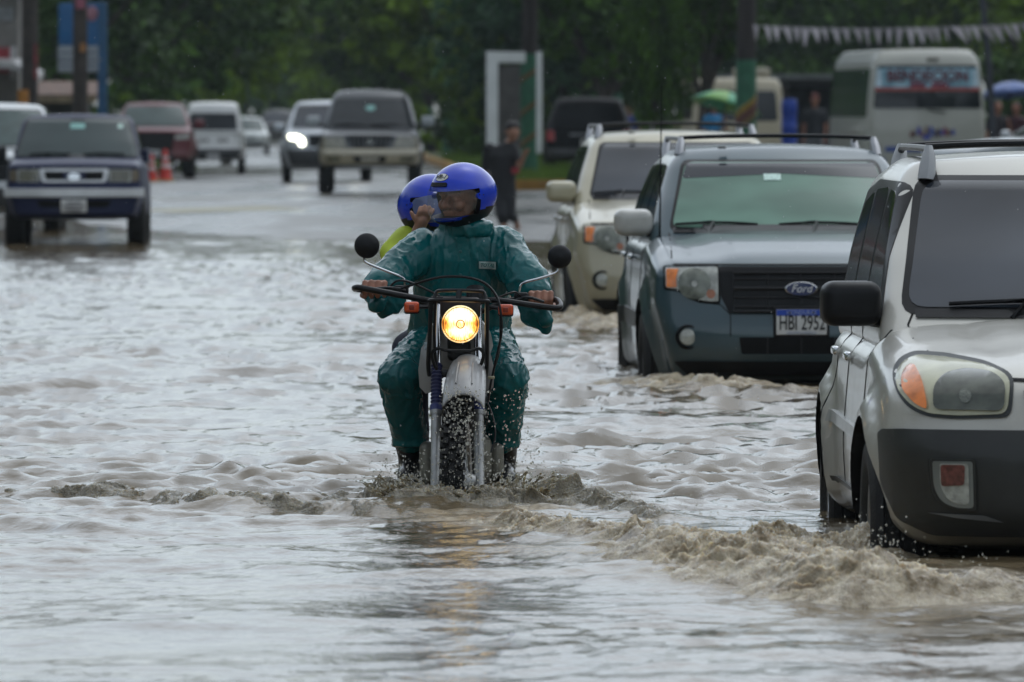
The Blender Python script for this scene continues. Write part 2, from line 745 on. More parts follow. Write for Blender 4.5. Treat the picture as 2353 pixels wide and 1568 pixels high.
# --- flood water: one sheet of real waves
_w = np.random.RandomState(11)
WAVES = []
for i in range(64):
    lam = math.exp(_w.uniform(math.log(0.10), math.log(0.9)))
    th = _w.normal(math.pi / 2, 0.75) + (math.pi if _w.rand() < .3 else 0)
    WAVES.append((2 * math.pi / lam, th, _w.uniform(0, 6.28), 0.0078 * lam ** 0.90, lam))
LONG = []
for i in range(12):
    lam = _w.uniform(1.3, 4.2)
    th = _w.normal(math.pi / 2, 0.5)
    LONG.append((2 * math.pi / lam, th, _w.uniform(0, 6.28), 0.0022 * lam ** 0.6))


def vnoise(x, y, seed, s):
    """smooth value noise"""
    x = x * s + seed * 17.3
    y = y * s + seed * 9.1
    xi, yi = np.floor(x).astype(int), np.floor(y).astype(int)
    fx, fy = x - xi, y - yi
    fx, fy = fx * fx * (3 - 2 * fx), fy * fy * (3 - 2 * fy)

    def h(a, b_):
        n = (a * 374761393 + b_ * 668265263 + seed * 974711) & 0x7fffffff
        n = ((n ^ (n >> 13)) * 1274126177) & 0x7fffffff
        return ((n ^ (n >> 16)) & 0xffff) / 65535.0 * 2 - 1
    return (h(xi, yi) * (1 - fx) + h(xi + 1, yi) * fx) * (1 - fy) + (h(xi, yi + 1) * (1 - fx) + h(xi + 1, yi + 1) * fx) * fy


def seg_dist(x, y, pts):
    best = np.full(x.shape, 1e9)
    along = np.zeros(x.shape)
    acc = 0
    side = np.zeros(x.shape)
    for (ax, ay), (bx, by) in zip(pts[:-1], pts[1:]):
        dx, dy = bx - ax, by - ay
        L2 = dx * dx + dy * dy
        t = np.clip(((x - ax) * dx + (y - ay) * dy) / L2, 0, 1)
        ex, ey = x - ax - t * dx, y - ay - t * dy
        d = np.hypot(ex, ey)
        mk = d < best
        best = np.where(mk, d, best)
        along = np.where(mk, acc + t * math.sqrt(L2), along)
        side = np.where(mk, np.sign(ey), side)
        acc += math.sqrt(L2)
    return best, along, side


def wpt(px, py):
    Y = CAMZ * F / (py - HY)
    return ((px - CX) / F * Y, Y)


# (path in the water plane, height, width, roughness, taper)
CRESTS = [
    ([wpt(1030, 1178), wpt(900, 1178), wpt(740, 1172), wpt(560, 1168), wpt(430, 1150), wpt(260, 1132), wpt(60, 1128), wpt(-200, 1120)], .055, .13, .5),
    ([wpt(-80, 1190), wpt(120, 1203), wpt(300, 1212)], .042, .15, .1),
    ([wpt(320, 1118), wpt(430, 1108), wpt(560, 1122)], .042, .16, .1),
    ([wpt(420, 1062), wpt(560, 1078), wpt(700, 1098), wpt(850, 1108)], .024, .10, .5),
    ([wpt(600, 1052), wpt(760, 1058), wpt(880, 1062)], .024, .12, .2),
    ([wpt(1120, 1190), wpt(1260, 1218), wpt(1400, 1240), wpt(1560, 1262), wpt(1700, 1280)], .050, .17, .8),
    ([wpt(1200, 1108), wpt(1330, 1150), wpt(1450, 1178), wpt(1600, 1212)], .026, .12, .5),
    ([wpt(-60, 835), wpt(90, 822), wpt(260, 842)], .045, .30, .1),
    ([wpt(760, 812), wpt(860, 806), wpt(980, 815)], .040, .25, .2),
    ([wpt(1180, 745), wpt(1300, 738), wpt(1450, 752)], .055, .30, .6),
    ([wpt(1190, 868), wpt(1320, 860), wpt(1480, 872)], .050, .24, .5),
    ([wpt(640, 700), wpt(780, 694), wpt(900, 700)], .045, .35, .2),
    ([wpt(1490, 880), wpt(1700, 900), wpt(1900, 905)], .040, .30, .5),
]
BOW = [wpt(1480, 1245), wpt(1640, 1290), wpt(1850, 1335), wpt(2060, 1352), wpt(2260, 1350), wpt(2420, 1345)]


def wave_np(x, y):
    z = np.zeros(x.shape)
    chop = np.clip((y - 24.3) / 8.0, 0.32, 1.0) * np.clip((112 - y) / 40.0, 0.12, 1)
    patchy = 0.75 + 0.5 * vnoise(x, y * 0.5, 5, 0.55)
    wx = x + 0.16 * vnoise(x, y, 21, 1.1)
    wy = y + 0.22 * vnoise(x, y, 22, 0.9)
    for k, th, ph, a, lam in WAVES:
        s = np.sin(k * (wx * math.cos(th) + wy * math.sin(th)) + ph)
        s = 1 - 2 * np.sqrt(np.clip((1 - s) / 2, 0, 1)) if lam > .45 else s
        z += a * s
    z *= chop * patchy * (1 + .25 * np.clip((x + .2) / 1.0, 0, 1) * (y > 30.5))
    for k, th, ph, a in LONG:
        z += a * np.sin(k * (wx * math.cos(th) + wy * math.sin(th)) + ph) * np.clip((115 - y) / 40.0, 0.1, 1)
    for pts, h, w, ro in CRESTS:
        x0 = min(p[0] for p in pts) - 1.2
        x1 = max(p[0] for p in pts) + 1.2
        y0 = min(p[1] for p in pts) - 1.5
        y1 = max(p[1] for p in pts) + 1.5
        mk = (x > x0) & (x < x1) & (y > y0) & (y < y1)
        if not mk.any():
            continue
        xx = x[mk] + 0.06 * vnoise(x[mk], y[mk], 31, 2.5)
        yy = y[mk] + 0.10 * vnoise(x[mk], y[mk], 32, 2.0)
        d, al, sd = seg_dist(xx, yy, pts)
        tot = sum(math.hypot(q[0] - p[0], q[1] - p[1]) for p, q in zip(pts[:-1], pts[1:]))
        env = np.clip(np.minimum(al, tot - al) / (0.22 * tot) + .12, 0, 1)
        mod = 0.75 + 0.6 * vnoise(xx, yy, 33, 1.6)
        ww = np.where(sd < 0, w * 0.6, w * 1.5)
        hh = h * env * mod * np.exp(-(d / ww) ** 2)
        if ro > 0.15:
            hh = hh * (1 + ro * (0.8 * np.abs(vnoise(xx, yy, 41, 11)) + 0.6 * np.abs(vnoise(xx, yy, 42, 23)) - .45))
        z[mk] += hh
    # rings round the wheels of the motorcycle and the boil beside the silver car
    d = np.hypot((x + 0.215) / 1.25, (y - 33.25))
    near = np.exp(-(d / 0.75) ** 2)
    z += near * (0.012 + 0.02 * vnoise(x, y, 51, 7) + 0.017 * vnoise(x, y, 52, 15))
    d, al, sd = seg_dist(x, y, BOW)
    e = np.exp(-(d / 0.62) ** 2)
    mk = e > 0.02
    xm, ym = x[mk], y[mk]
    tb = (vnoise(xm, ym, 61, 2.5) * .5 + .5) * 0.035 + vnoise(xm, ym, 62, 7) * 0.014 + vnoise(xm, ym, 63, 15) * 0.008
    z[mk] += e[mk] * (tb + 0.010)
    return z


ys = [12.0]
while ys[-1] < 104:
    ys.append(ys[-1] + max(0.016, 0.00165 * (ys[-1] if ys[-1] > 24 else 24)) * (1.0 if 25.0 < ys[-1] < 36.5 else 1.7))
ys += [108, 114, 122]
ys = np.array(ys)
cs = np.linspace(-1, 1, 471)
out = np.array([-45, -25, -14, -9])
rows = []
Xw = []
for y in ys:
    half = 0.0665 * y + 0.55
    Xw.append(np.concatenate([out - half * 0 - half * .4, cs * half, -out[::-1] + half * .4]))
Xw = np.array(Xw)
Yw = np.repeat(ys[:, None], Xw.shape[1], 1)
Zw = wave_np(Xw.ravel(), Yw.ravel()).reshape(Xw.shape)
Zw[:, :4] = 0
Zw[:, -4:] = 0

wm = bpy.data.materials.new('muddy_flood_water')
wm.use_nodes = True
N, L = wm.node_tree.nodes, wm.node_tree.links
b = N['Principled BSDF']
tc = N.new('ShaderNodeTexCoord')
n1 = N.new('ShaderNodeTexNoise')
n1.inputs['Scale'].default_value = 1.4
n1.inputs['Detail'].default_value = 5
L.new(tc.outputs['Object'], n1.inputs['Vector'])
cr = N.new('ShaderNodeValToRGB')
cr.color_ramp.elements[0].position = 0.35
cr.color_ramp.elements[0].color = (0.105, 0.078, 0.043, 1)
cr.color_ramp.elements[1].position = 0.7
cr.color_ramp.elements[1].color = (0.16, 0.12, 0.068, 1)
L.new(n1.outputs['Fac'], cr.inputs[0])
L.new(cr.outputs[0], b.inputs['Base Color'])
b.inputs['Roughness'].default_value = 0.07
b.inputs['IOR'].default_value = 1.333
n2 = N.new('ShaderNodeTexNoise')
n2.inputs['Scale'].default_value = 20
n2.inputs['Detail'].default_value = 5
mp = N.new('ShaderNodeMapping')
mp.inputs['Scale'].default_value = (1, 0.7, 1)
L.new(tc.outputs['Object'], mp.inputs[0])
L.new(mp.outputs[0], n2.inputs['Vector'])
bp = N.new('ShaderNodeBump')
bp.inputs['Strength'].default_value = 0.32
bp.inputs['Distance'].default_value = 0.012
L.new(n2.outputs['Fac'], bp.inputs['Height'])
L.new(bp.outputs[0], b.inputs['Normal'])
water = grid_mesh('water', Xw, Yw, Zw, wm)
# churned silt: how much the wheels have stirred up each spot of the water
SILT = [([wpt(1500, 1262), wpt(1800, 1325), wpt(2060, 1352), wpt(2420, 1362)], .50, 1.0),
        ([wpt(1780, 1275), wpt(1900, 1255), wpt(2040, 1260)], .35, 1.0),
        ([wpt(1060, 1190), wpt(1330, 1236), wpt(1560, 1270)], .16, .9),
        ([wpt(-150, 1124), wpt(200, 1132), wpt(430, 1152), wpt(640, 1172), wpt(1000, 1180)], .12, .6),
        ([wpt(1200, 1125), wpt(1370, 1165), wpt(1560, 1200)], .13, .55),
        ([wpt(880, 1165), wpt(1060, 1180), wpt(1230, 1165)], .30, .9),
        ([wpt(1478, 872), wpt(1700, 892), wpt(1900, 895)], .5, .8),
        ([wpt(1190, 745), wpt(1290, 738), wpt(1450, 748)], .7, .8),
        ([wpt(1850, 1420), wpt(2100, 1450), wpt(2400, 1430)], .25, .45)]
xf, yf = Xw.ravel(), Yw.ravel()
silt = np.zeros(xf.shape)
for pts, w, a in SILT:
    d, al, sd = seg_dist(xf + .08 * vnoise(xf, yf, 71, 3), yf + .15 * vnoise(xf, yf, 72, 2.2), pts)
    silt = np.maximum(silt, a * np.exp(-(d / w) ** 2))
silt *= np.clip(.75 + .55 * vnoise(xf, yf, 73, 5) + .35 * vnoise(xf, yf, 74, 13), 0, 1.2)
at_ = water.data.attributes.new('silt', 'FLOAT', 'POINT')
at_.data.foreach_set('value', np.clip(silt, 0, 1).astype(np.float32))
N, L = wm.node_tree.nodes, wm.node_tree.links
b = N['Principled BSDF']
an = N.new('ShaderNodeAttribute')
an.attribute_name = 'silt'
n3 = N.new('ShaderNodeTexNoise')
n3.inputs['Scale'].default_value = 34
n3.inputs['Detail'].default_value = 6
n3.inputs['Roughness'].default_value = .7
L.new(tc.outputs['Object'], n3.inputs['Vector'])
fr_ = N.new('ShaderNodeMapRange')
fr_.inputs[1].default_value = .38
fr_.inputs[2].default_value = .66
L.new(n3.outputs['Fac'], fr_.inputs[0])
fm = N.new('ShaderNodeMix')
fm.data_type = 'RGBA'
fm.inputs[6].default_value = (.17, .125, .068, 1)
fm.inputs[7].default_value = (.46, .38, .26, 1)
L.new(fr_.outputs[0], fm.inputs[0])
mx = N.new('ShaderNodeMix')
mx.data_type = 'RGBA'
L.new(an.outputs['Fac'], mx.inputs[0])
L.new(cr.outputs[0], mx.inputs[6])
L.new(fm.outputs[2], mx.inputs[7])
L.new(mx.outputs[2], b.inputs['Base Color'])
rg = N.new('ShaderNodeMapRange')
rg.inputs[3].default_value = .07
rg.inputs[4].default_value = .42
L.new(an.outputs['Fac'], rg.inputs[0])
L.new(rg.outputs[0], b.inputs['Roughness'])
bs_ = N.new('ShaderNodeMapRange')
bs_.inputs[3].default_value = .42
bs_.inputs[4].default_value = 1.0
L.new(an.outputs['Fac'], bs_.inputs[0])
L.new(bs_.outputs[0], bp.inputs['Strength'])

# ================================================================== vehicles
def shell_lower(S):
    """lower body: rounded box bent to hood line, nose profile, plan taper and wheel-arch flares"""
    Lc, W, H = S['L'], S['W'], 1.0
    r = S.get('r', 0.12)
    V, Fc = rbox_np((W / 2, Lc / 2, 0.5), r, (S.get('nx', 22), int(Lc / 0.07), 12), 5)
    X, Y, T = V[:, 0], V[:, 1] + Lc / 2, V[:, 2] + 0.5
    top = S['top'](Y)
    bot = S['bot'](Y)
    hw = X / (W / 2)
    # box radius was drawn in a unit-high box: rescale so the shoulder radius stays round
    z = bot + T * (top - bot) - S.get('crown', 0.03) * hw ** 2 * np.clip(T * 1.3 - .3, 0, 1)
    if 'hood' in S:
        z = z + S['hood'](X, Y) * np.clip((T - 0.75) / 0.25, 0, 1)
    x = X * S['side'](z) * S['plan'](Y)
    x = x * (1 - S.get('ntaper', .09) * np.clip((.74 - z) / .36, 0, 1) ** .8 * np.clip((.52 - Y) / .22, 0, 1))
    fd = np.clip(1 - Y / 0.75, 0, 1)
    rd = np.clip(1 - (Lc - Y) / 0.6, 0, 1)
    y = Y + (S['nose'](z) + S.get('bow', 0.12) * np.abs(hw) ** 2.4) * fd - (S['tail'](z) + S.get('rbow', 0.07) * np.abs(hw) ** 2.4) * rd
    for yw in S['axles']:
        d = np.hypot(y - yw, z - S['Rw'])
        fl = S.get('flare', 0.025) * np.exp(-(np.maximum(d - S['Ra'] - .015, 0) / 0.07) ** 2)
        x = x + np.sign(x) * fl * np.clip(np.abs(hw) * 3 - 2, 0, 1) * np.clip((1.05 - z) / .2, 0, 1)
    return np.stack([x, y, z], 1), Fc


def shell_cabin(S):
    Lc = 1.0
    r = S.get('cr', 0.11)
    Hc = S['cz1'] - S['cz0']
    V, Fc = rbox_np((S['cw0'], 1.2, Hc / 2), r, (18, 26, 12), 5)
    X, s, T = V[:, 0] / S['cw0'], (V[:, 1] + 1.2) / 2.4, (V[:, 2] + Hc / 2) / Hc
    y0 = S['cy0b'] + (S['cy0t'] - S['cy0b']) * T
    y1 = S['cy1b'] + (S['cy1t'] - S['cy1b']) * T
    x = X * (S['cw0'] + (S['cw1'] - S['cw0']) * T ** S.get('tpow', 1.3))
    y = y0 + (y1 - y0) * s + S.get('wbow', 0.10) * np.abs(X) ** 2 * np.clip(1 - s * 3, 0, 1)
    roof = S.get('roof')
    z = S['cz0'] + T * Hc
    zc = -0.035 * X ** 2
    if roof:
        zc = zc + roof(y)
    z = z + zc * np.clip(T * 2 - 1, 0, 1)
    return np.stack([x, y, z], 1), Fc


def cut_arches(me_obj, S, m_in):
    b = MB()
    for yw in S['axles']:
        for sg in (-1, 1):
            x0, x1 = S['W'] / 2 - 0.34, S['W'] / 2 + 0.2
            n = 28
            v = [Vector((sg * xx, yw + S['Ra'] * math.cos(2 * math.pi * i / n), S['Rw'] + S['Ra'] * math.sin(2 * math.pi * i / n)))
                 for xx in (x0, x1) for i in range(n)]
            f = [(i, (i + 1) % n, n + (i + 1) % n, n + i) for i in range(n)] + [list(range(n))[::-1], list(range(n, 2 * n))]
            if sg < 0:
                f = [q[::-1] for q in f]
            b.add(v, f)
    cut = b.build('cutter', m_in, me_obj.parent, False)
    md = me_obj.modifiers.new('arch', 'BOOLEAN')
    md.operation = 'DIFFERENCE'
    md.solver = 'EXACT'
    md.object = cut
    md.material_mode = 'TRANSFER'
    eval_mods(me_obj)
    me_obj.data.polygons.foreach_set('use_smooth', [True] * len(me_obj.data.polygons))
    me_obj.data.set_sharp_from_angle(angle=R(48))
    bpy.data.objects.remove(cut)


WHEEL = {}


def wheel(parent, x, y, Rw, w=0.22, side=1, rim_m=None):
    """tyre lathed about the axle, five-spoke rim"""
    key = (round(Rw, 3), round(w, 3), (rim_m or ALLOY).name)
    if key not in WHEEL:
        h = w / 2
        t = MB().lathe([(Rw * .60, -h * .8), (Rw * .70, -h), (Rw * .88, -h * 1.02), (Rw * .97, -h * .86), (Rw, -h * .6), (Rw * .978, -h * .56), (Rw * .978, -h * .5),
                        (Rw, -h * .46), (Rw, -h * .08), (Rw * .978, -h * .05), (Rw * .978, h * .05), (Rw, h * .08), (Rw, h * .46), (Rw * .978, h * .5), (Rw * .978, h * .56), (Rw, h * .6),
                        (Rw * .97, h * .86), (Rw * .88, h * 1.02), (Rw * .70, h), (Rw * .60, h * .8), (Rw * .58, 0)], axis=(1, 0, 0), n=40, closed=True)
        tm = t.build('tyre', RUBBER)
        rm = MB().lathe([(Rw * .62, h * .82), (Rw * .55, h * .78), (Rw * .50, h * .35), (0.001, h * .30)], axis=(1, 0, 0), n=36)
        for k in range(5):
            a = 2 * math.pi * k / 5
            c, s = math.cos(a), math.sin(a)
            rm.box((h * .55, c * Rw * .30, s * Rw * .30), (h * .25, Rw * .5, Rw * .14), Matrix.Rotation(a, 3, 'X'), bev=0.01)
        rm.lathe([(Rw * .13, h * .25), (Rw * .13, h * .74), (0.001, h * .78)], axis=(1, 0, 0), n=16)
        rmo = rm.build('rim', rim_m or ALLOY)
        WHEEL[key] = (tm.data, rmo.data)
        bpy.data.objects.remove(tm)
        bpy.data.objects.remove(rmo)
    td, rd = WHEEL[key]
    t = link('wheel', td, parent)
    t.location = (x, y, Rw)
    t.rotation_euler = (0, 0, 0 if side > 0 else math.pi)
    link('rim', rd, t)
    return t


class Car:
    """root empty, shells, surface to lay parts on"""

    def __init__(s, name, label, S, paint, loc, yaw, group=None, cat='car', cut=True, cabin=True, floor=True):
        s.S, s.paint = S, paint
        s.root = thing(name, label, cat, loc, yaw, group)
        v, f = shell_lower(S)
        s.body = mesh_obj('body', v, f, paint, s.root, True, 60)
        vs, fs = [Vector(p) for p in v], [list(q) for q in f]
        if cut:
            cut_arches(s.body, S, BLACK_TRIM)
        if cabin:
            v2, f2 = shell_cabin(S)
            s.cab = mesh_obj('cabin', v2, f2, paint, s.root, True, 60)
            n = len(vs)
            vs += [Vector(p) for p in v2]
            fs += [[i + n for i in q] for q in f2]
        s.bvh = BVHTree.FromPolygons(vs, fs)
        if S.get('wheels', True):
            for yw in S['axles']:
                for sg in (-1, 1):
                    wheel(s.root, sg * (S['W'] / 2 - S.get('tw', .22) / 2 + S.get('tout', 0.012)), yw, S['Rw'], S.get('tw', .22), sg, S.get('rim'))

    def p(s, name, outline, m, mapper=m_front, parent=None, **k):
        return patch(name, s.bvh, outline, mapper, m, parent or s.root, **k)

    def both(s, name, outline, m, mapper=m_front, **k):
        """on both halves of the front or the rear"""
        return s.p(name, outline, m, mapper, **k), s.p(name, mirror(outline), m, mapper, **k)

    def sides(s, name, outline, m, **k):
        return s.p(name, outline, m, m_left, **k), s.p(name, outline, m, m_right, **k)

    def line(s, name, pts, w=0.007, mapper=m_front, m=None, **k):
        return ribbon(name, s.bvh, pts, w, mapper, m or GAP, s.root, **k)

    def windscreen(s, z0, z1, x0, x1, m, r=0.05, name='windscreen', mapper=m_front, seal=0.022, **k):
        o = [(-x0, z0), (x0, z0), (x1, z1), (-x1, z1)]
        e = seal
        o2 = [(-x0 - e, z0 - e), (x0 + e, z0 - e), (x1 + e, z1 + e * .7), (-x1 - e, z1 + e * .7)]
        q = s.p(name, round_poly(o, r), m, mapper, off=0.008, **k)
        s.p('seal', round_poly(o2, r), BLACK_TRIM, mapper, parent=q, off=0.004)
        return q

    def mirror_pair(s, x, y, z, size, m, arm_m=None, sides=(-1, 1), bev=0.05, arm=True):
        for sg in sides:
            o = MB().box((sg * x, y, z), size, Matrix.Rotation(sg * R(-8), 3, 'Z'), bev=bev).build('wing_mirror', m, s.root)
            if arm:
                MB().tube([(sg * (x - size[0] * .35), y + .01, z - size[2] * .35), (sg * (x - size[0] * .8 - .06), y + 0.05, z - size[2] * .5)], 0.028, 8).build('mirror_arm', arm_m or BLACK_PLASTIC, o)

    def plate(s, z, w=0.30, h=0.15, mapper=m_front, y=None, frame=True):
        sg = -1 if mapper is m_front else 1
        p, nn = cast(s.bvh, mapper, 0, z)
        yy = p.y + sg * 0.02
        q = MB().box((0, yy, z), (w, 0.012, h), bev=0.004).build('number_plate', PLATE_WHITE, s.root)
        return q, yy + sg * 0.0065

    def wipers(s, z, xs, m=BLACK_TRIM, length=0.5):
        for x in xs:
            pts = []
            for k in range(7):
                u = x + length * (k / 6 - .25)
                p, nn = cast(s.bvh, m_front, u, z + 0.012 * math.sin(k / 6 * 3.1) + 0.016)
                pts.append(p + Vector((0, -0.022, 0.006)))
            b = MB().tube(pts, 0.009, 6)
            p, _ = cast(s.bvh, m_front, x + length * .12, z - 0.02)
            b.tube([p + Vector((0, -.02, -.01)), pts[3] + Vector((-.02, -.01, .004)), pts[2]], 0.010, 6)
            b.build('wiper', m, s.root)


def rails(car, y0, y1, x, z, m, foot_m, zc=0.07, cross=None):
    for sg in (-1, 1):
        b = MB()
        b.tube([(sg * x, y0 + .01, z - .014), (sg * x, y0 + .08, z - .006), (sg * x, y0 + .2, z), (sg * x, y1 - .2, z), (sg * x, y1, z - .01), (sg * x, y1 + .12, z - zc)], 0.014, 8, smooth=5)
        o = b.build('roof_rail', m, car.root)
        for yy in (y0 - 0.02, y1 + 0.02):
            p, _ = cast(car.bvh, m_top, sg * x, yy)
            hgt = max(0.03, z - p.z)
            v = []
            f = MB()
            f.tube([(sg * x * 1.02, yy, p.z - .02), (sg * x * 1.01, yy + .01, p.z + hgt * .3), (sg * x, yy + .02, p.z + hgt * .75), (sg * x, yy + .025, z + .012)], [.036, .033, .026, .014], 10)
            f.v = [Vector((q.x, yy + (q.y - yy) * 1.5, q.z)) for q in f.v]
            f.build('foot', foot_m, o)
    for yc in (cross or []):
        MB().tube([(-x, yc, z + .006), (-x * .6, yc, z + .016), (0, yc, z + .02), (x * .6, yc, z + .016), (x, yc, z + .006)], 0.013, 8, smooth=4).build('cross_bar', BLACK_TRIM, car.root)


def seats_dash(car):
    pass


# ------------------------------------------------------------------ compact SUV with a tall square nose (used twice)
def square_suv(name, label, paint, loc, yaw, glass, dark_lamps=False, plate=True, antenna=False, band=True, mirror_m=None, sticker=True, rail_m=None):
    S = dict(L=4.44, W=1.80, r=0.10, axles=(0.86, 3.48), Rw=0.355, Ra=0.415, flare=0.035, tw=0.225, crown=0.035, bow=0.13, rbow=.08,
             top=prof([(0, .985), (.12, 1.03), (.6, 1.10), (1.25, 1.165), (1.6, 1.13), (4.44, 1.14)], .05),
             bot=prof([(0, .30), (.6, .26), (4.44, .28)]),
             side=prof([(.25, .95), (.42, .985), (.70, 1.0), (.95, .985), (1.2, .95)], .03),
             plan=prof([(0, .955), (.5, .985), (1.0, 1.0), (3.6, 1.0), (4.44, .95)], .1),
             nose=prof([(.25, .10), (.34, .045), (.44, 0.0), (.60, .0), (.70, .035), (.78, .05), (.97, .075), (1.02, .12), (1.1, .2)], .018),
             tail=prof([(.25, .1), (.45, 0), (.6, 0), (.8, .06), (1.1, .09)], .02),
             hood=lambda X, Y: 0.022 * np.clip((0.50 + .1 * Y - np.abs(X)) / .10, 0, 1) * np.clip(Y / .15, 0, 1) * np.clip((1.5 - Y) / .3, 0, 1),
             cz0=1.0, cz1=1.685, cw0=.845, cw1=.655, cr=.12, cy0b=1.12, cy0t=1.93, cy1b=4.42, cy1t=4.0, wbow=.12, tpow=1.25,
             roof=prof([(1.5, -.03), (2.2, 0), (3.2, 0.01), (4.2, -.05)], .1))
    c = Car(name, label, S, paint, loc, yaw, cat='suv')
    # glass
    ws = c.windscreen(1.19, 1.585, .695, .585, glass, r=.05)
    if band:
        c.p('shade_band', round_poly([(-.612, 1.485), (0, 1.515), (.612, 1.485), (.578, 1.580), (-.578, 1.580)], .02), GLASS_BAND, parent=ws, off=.011)
    if sticker:
        c.p('sticker', [(-.115, 1.475), (-.01, 1.475), (-.01, 1.513), (-.115, 1.513)], mat('pale_sticker', (.5, .68, .6), .4, var=.25, scale=60), parent=ws, off=.014)
    for mp_ in (m_left, m_right):
        sw = [(1.60, 1.19), (2.55, 1.19), (2.52, 1.57), (2.06, 1.56)]
        q = c.p('side_window', round_poly(sw, .04), GLASS_DARK, mp_, off=.006)
        q = c.p('side_window', round_poly([(2.62, 1.19), (3.42, 1.19), (3.40, 1.56), (2.62, 1.57)], .04), GLASS_DARK, mp_, off=.006)
        q = c.p('side_window', round_poly([(3.50, 1.21), (4.12, 1.24), (3.98, 1.54), (3.50, 1.56)], .04), GLASS_DARK, mp_, off=.006)
        for yy in (1.42, 2.585, 3.46):
            c.line('door_gap', [(yy, .45), (yy, 1.14)], mapper=mp_)
        for yy in (2.42, 3.30):
            sg = -1 if mp_ is m_left else 1
            p, _ = cast(c.bvh, mp_, yy, .99)
            MB().box(p + Vector((sg * .022, 0, 0)), (.03, .16, .035), bev=.012).build('door_handle', CHROME if not dark_lamps else paint, c.root)
        c.line('side_moulding', [(1.5, .62), (3.2, .62)], w=.10, mapper=mp_, m=BLACK_PLASTIC, off=.014, depth=.016)
    # bonnet shut lines, grille, lamps
    for sg in (-1, 1):
        c.line('bonnet_gap', [(sg * .755, .985), (sg * .752, 1.02), (sg * .74, 1.08), (sg * .715, 1.155)], w=.008, off=.003)
    c.line('bonnet_gap', [(-.75, .985), (.75, .985)], w=.010, off=.004)
    if True:
        surround = c.p('grille', round_poly([(-.485, .975), (.485, .975), (.478, .80), (.425, .695), (-.425, .695), (-.478, .80)], .012), BLACK_TRIM, off=.012, depth=.04)
        p0, _ = cast(c.bvh, m_front, 0, .83)
        for zz, hh in ((.938, .018), (.90, .010), (.845, .026), (.79, .010), (.735, .012), (.708, .018)):
            v = []
            b_ = MB()
            pts = []
            for k in range(13):
                u = -.40 + .8 * k / 12
                p, _ = cast(c.bvh, m_front, u, zz)
                pts.append(p + Vector((0, -.020, 0)))
            b_.tube(pts, hh / 2, 6)
            b_.build('bar', mat('grille_bar', (.007, .007, .008), .35, var=.1, spec=.35), surround)
        for xx in (-.40, -.2, 0, .2, .40):
            pts = [cast(c.bvh, m_front, xx, zz)[0] + Vector((0, -.018, 0)) for zz in np.linspace(.715, .945, 6)]
            MB().tube(pts, .005, 6).build('bar', MATS['grille_bar'], surround)
        pe, _ = cast(c.bvh, m_front, 0, .842)
        bm_ = MB().lathe([(0, -.016), (.09, -.014), (.098, -.008), (.1, 0)], (0, 0, 0), (0, 1, 0), 32)
        e = bm_.build('emblem', CHROME, c.root)
        e.location = pe + Vector((0, -.026, 0))
        e.scale = (1.0, 1, .44)
        e2 = MB().lathe([(0, -.019), (.088, -.017), (.09, -.010)], (0, 0, 0), (0, 1, 0), 32).build('badge', mat('badge_blue', (.008, .02, .10), .2, coat=.8), e)
        lettering('lettering', 'Ford', (0, -.020, 0), .075, mat('badge_silver', (.75, .76, .78), .3, metal=.4), e, extrude=.001, shear=.3, sx=.72).scale = (.86, 2.0, 1)
        bpy.context.view_layer.update()
    hl = [(-.80, .965), (-.492, .972), (-.49, .768), (-.53, .766), (-.60, .774), (-.66, .795), (-.715, .838), (-.80, .845)]
    for sgn in (-1, 1):
        fx = lambda o: o if sgn < 0 else mirror(o)
        q = c.p('headlamp', fx(round_poly(hl, [.02, .008, .01, .02, .05, .05, .04, .02])), LENS_CLEAR, off=.008, depth=.03, bulge=.008)
        c.p('lamp_seal', fx(round_poly([(-.812, .978), (-.482, .983), (-.478, .752), (-.53, .752), (-.605, .760), (-.67, .782), (-.725, .826), (-.812, .833)], .02)), GAP, parent=q, off=.004)
        c.p('reflector', fx(ellipse(-.632, .872, .096, .094)), LENS_DIM, parent=q, off=.018, bulge=.014)
        c.p('indicator', fx(round_poly([(-.795, .96), (-.722, .96), (-.74, .905), (-.735, .85), (-.795, .85)], .008)), AMBER, parent=q, off=.019)
        c.p('side_light', fx(ellipse(-.535, .812, .043, .043, 20)), LENS_CLEAR, parent=q, off=.024)
        c.p('bulb', fx(ellipse(-.535, .812, .026, .028, 16)), mat('amber_bulb', (.32, .10, .03), .3, coat=.5, var=.3, scale=30), parent=q, off=.028)
        c.p('bulb', fx(ellipse(-.632, .872, .018, .018, 12)), LENS_CLEAR, parent=q, off=.04)
        # fog lamp in its round recess
        pf, _ = cast(c.bvh, m_front, sgn * .672, .555)
        fo = MB().lathe([(.074, .02), (.074, -.004), (.066, -.010), (.058, -.002), (.056, .012), (.0, .012)], pf, (0, 1, 0), 28).build('fog_lamp', BLACK_TRIM if not dark_lamps else paint, c.root)
        MB().lathe([(.052, .006), (.046, -.010), (.03, -.016), (0, -.018)], pf, (0, 1, 0), 24).build('lens', LENS_CLEAR if not dark_lamps else paint, fo)
    c.line('bumper_gap', [(-.80, .838), (-.72, .828), (-.655, .782), (-.60, .760), (-.48, .748), (-.42, .69), (-.42, .56)], w=.006)
    c.line('bumper_gap', [(.80, .838), (.72, .828), (.655, .782), (.60, .760), (.48, .748), (.42, .69), (.42, .56)], w=.006)
    lg = c.p('lower_grille', round_poly([(-.37, .555), (.37, .555), (.355, .455), (-.355, .455)], .012), GAP, off=.006)
    for xx in (-.2, 0, .2):
        p, _ = cast(c.bvh, m_front, xx, .505)
        MB().box(p + Vector((0, -.012, 0)), (.008, .01, .095)).build('bar', MATS['grille_bar'], lg)
    c.line('bumper_lip', [(-.37, .447), (.37, .447)], w=.012, m=paint, off=.014, depth=.02)
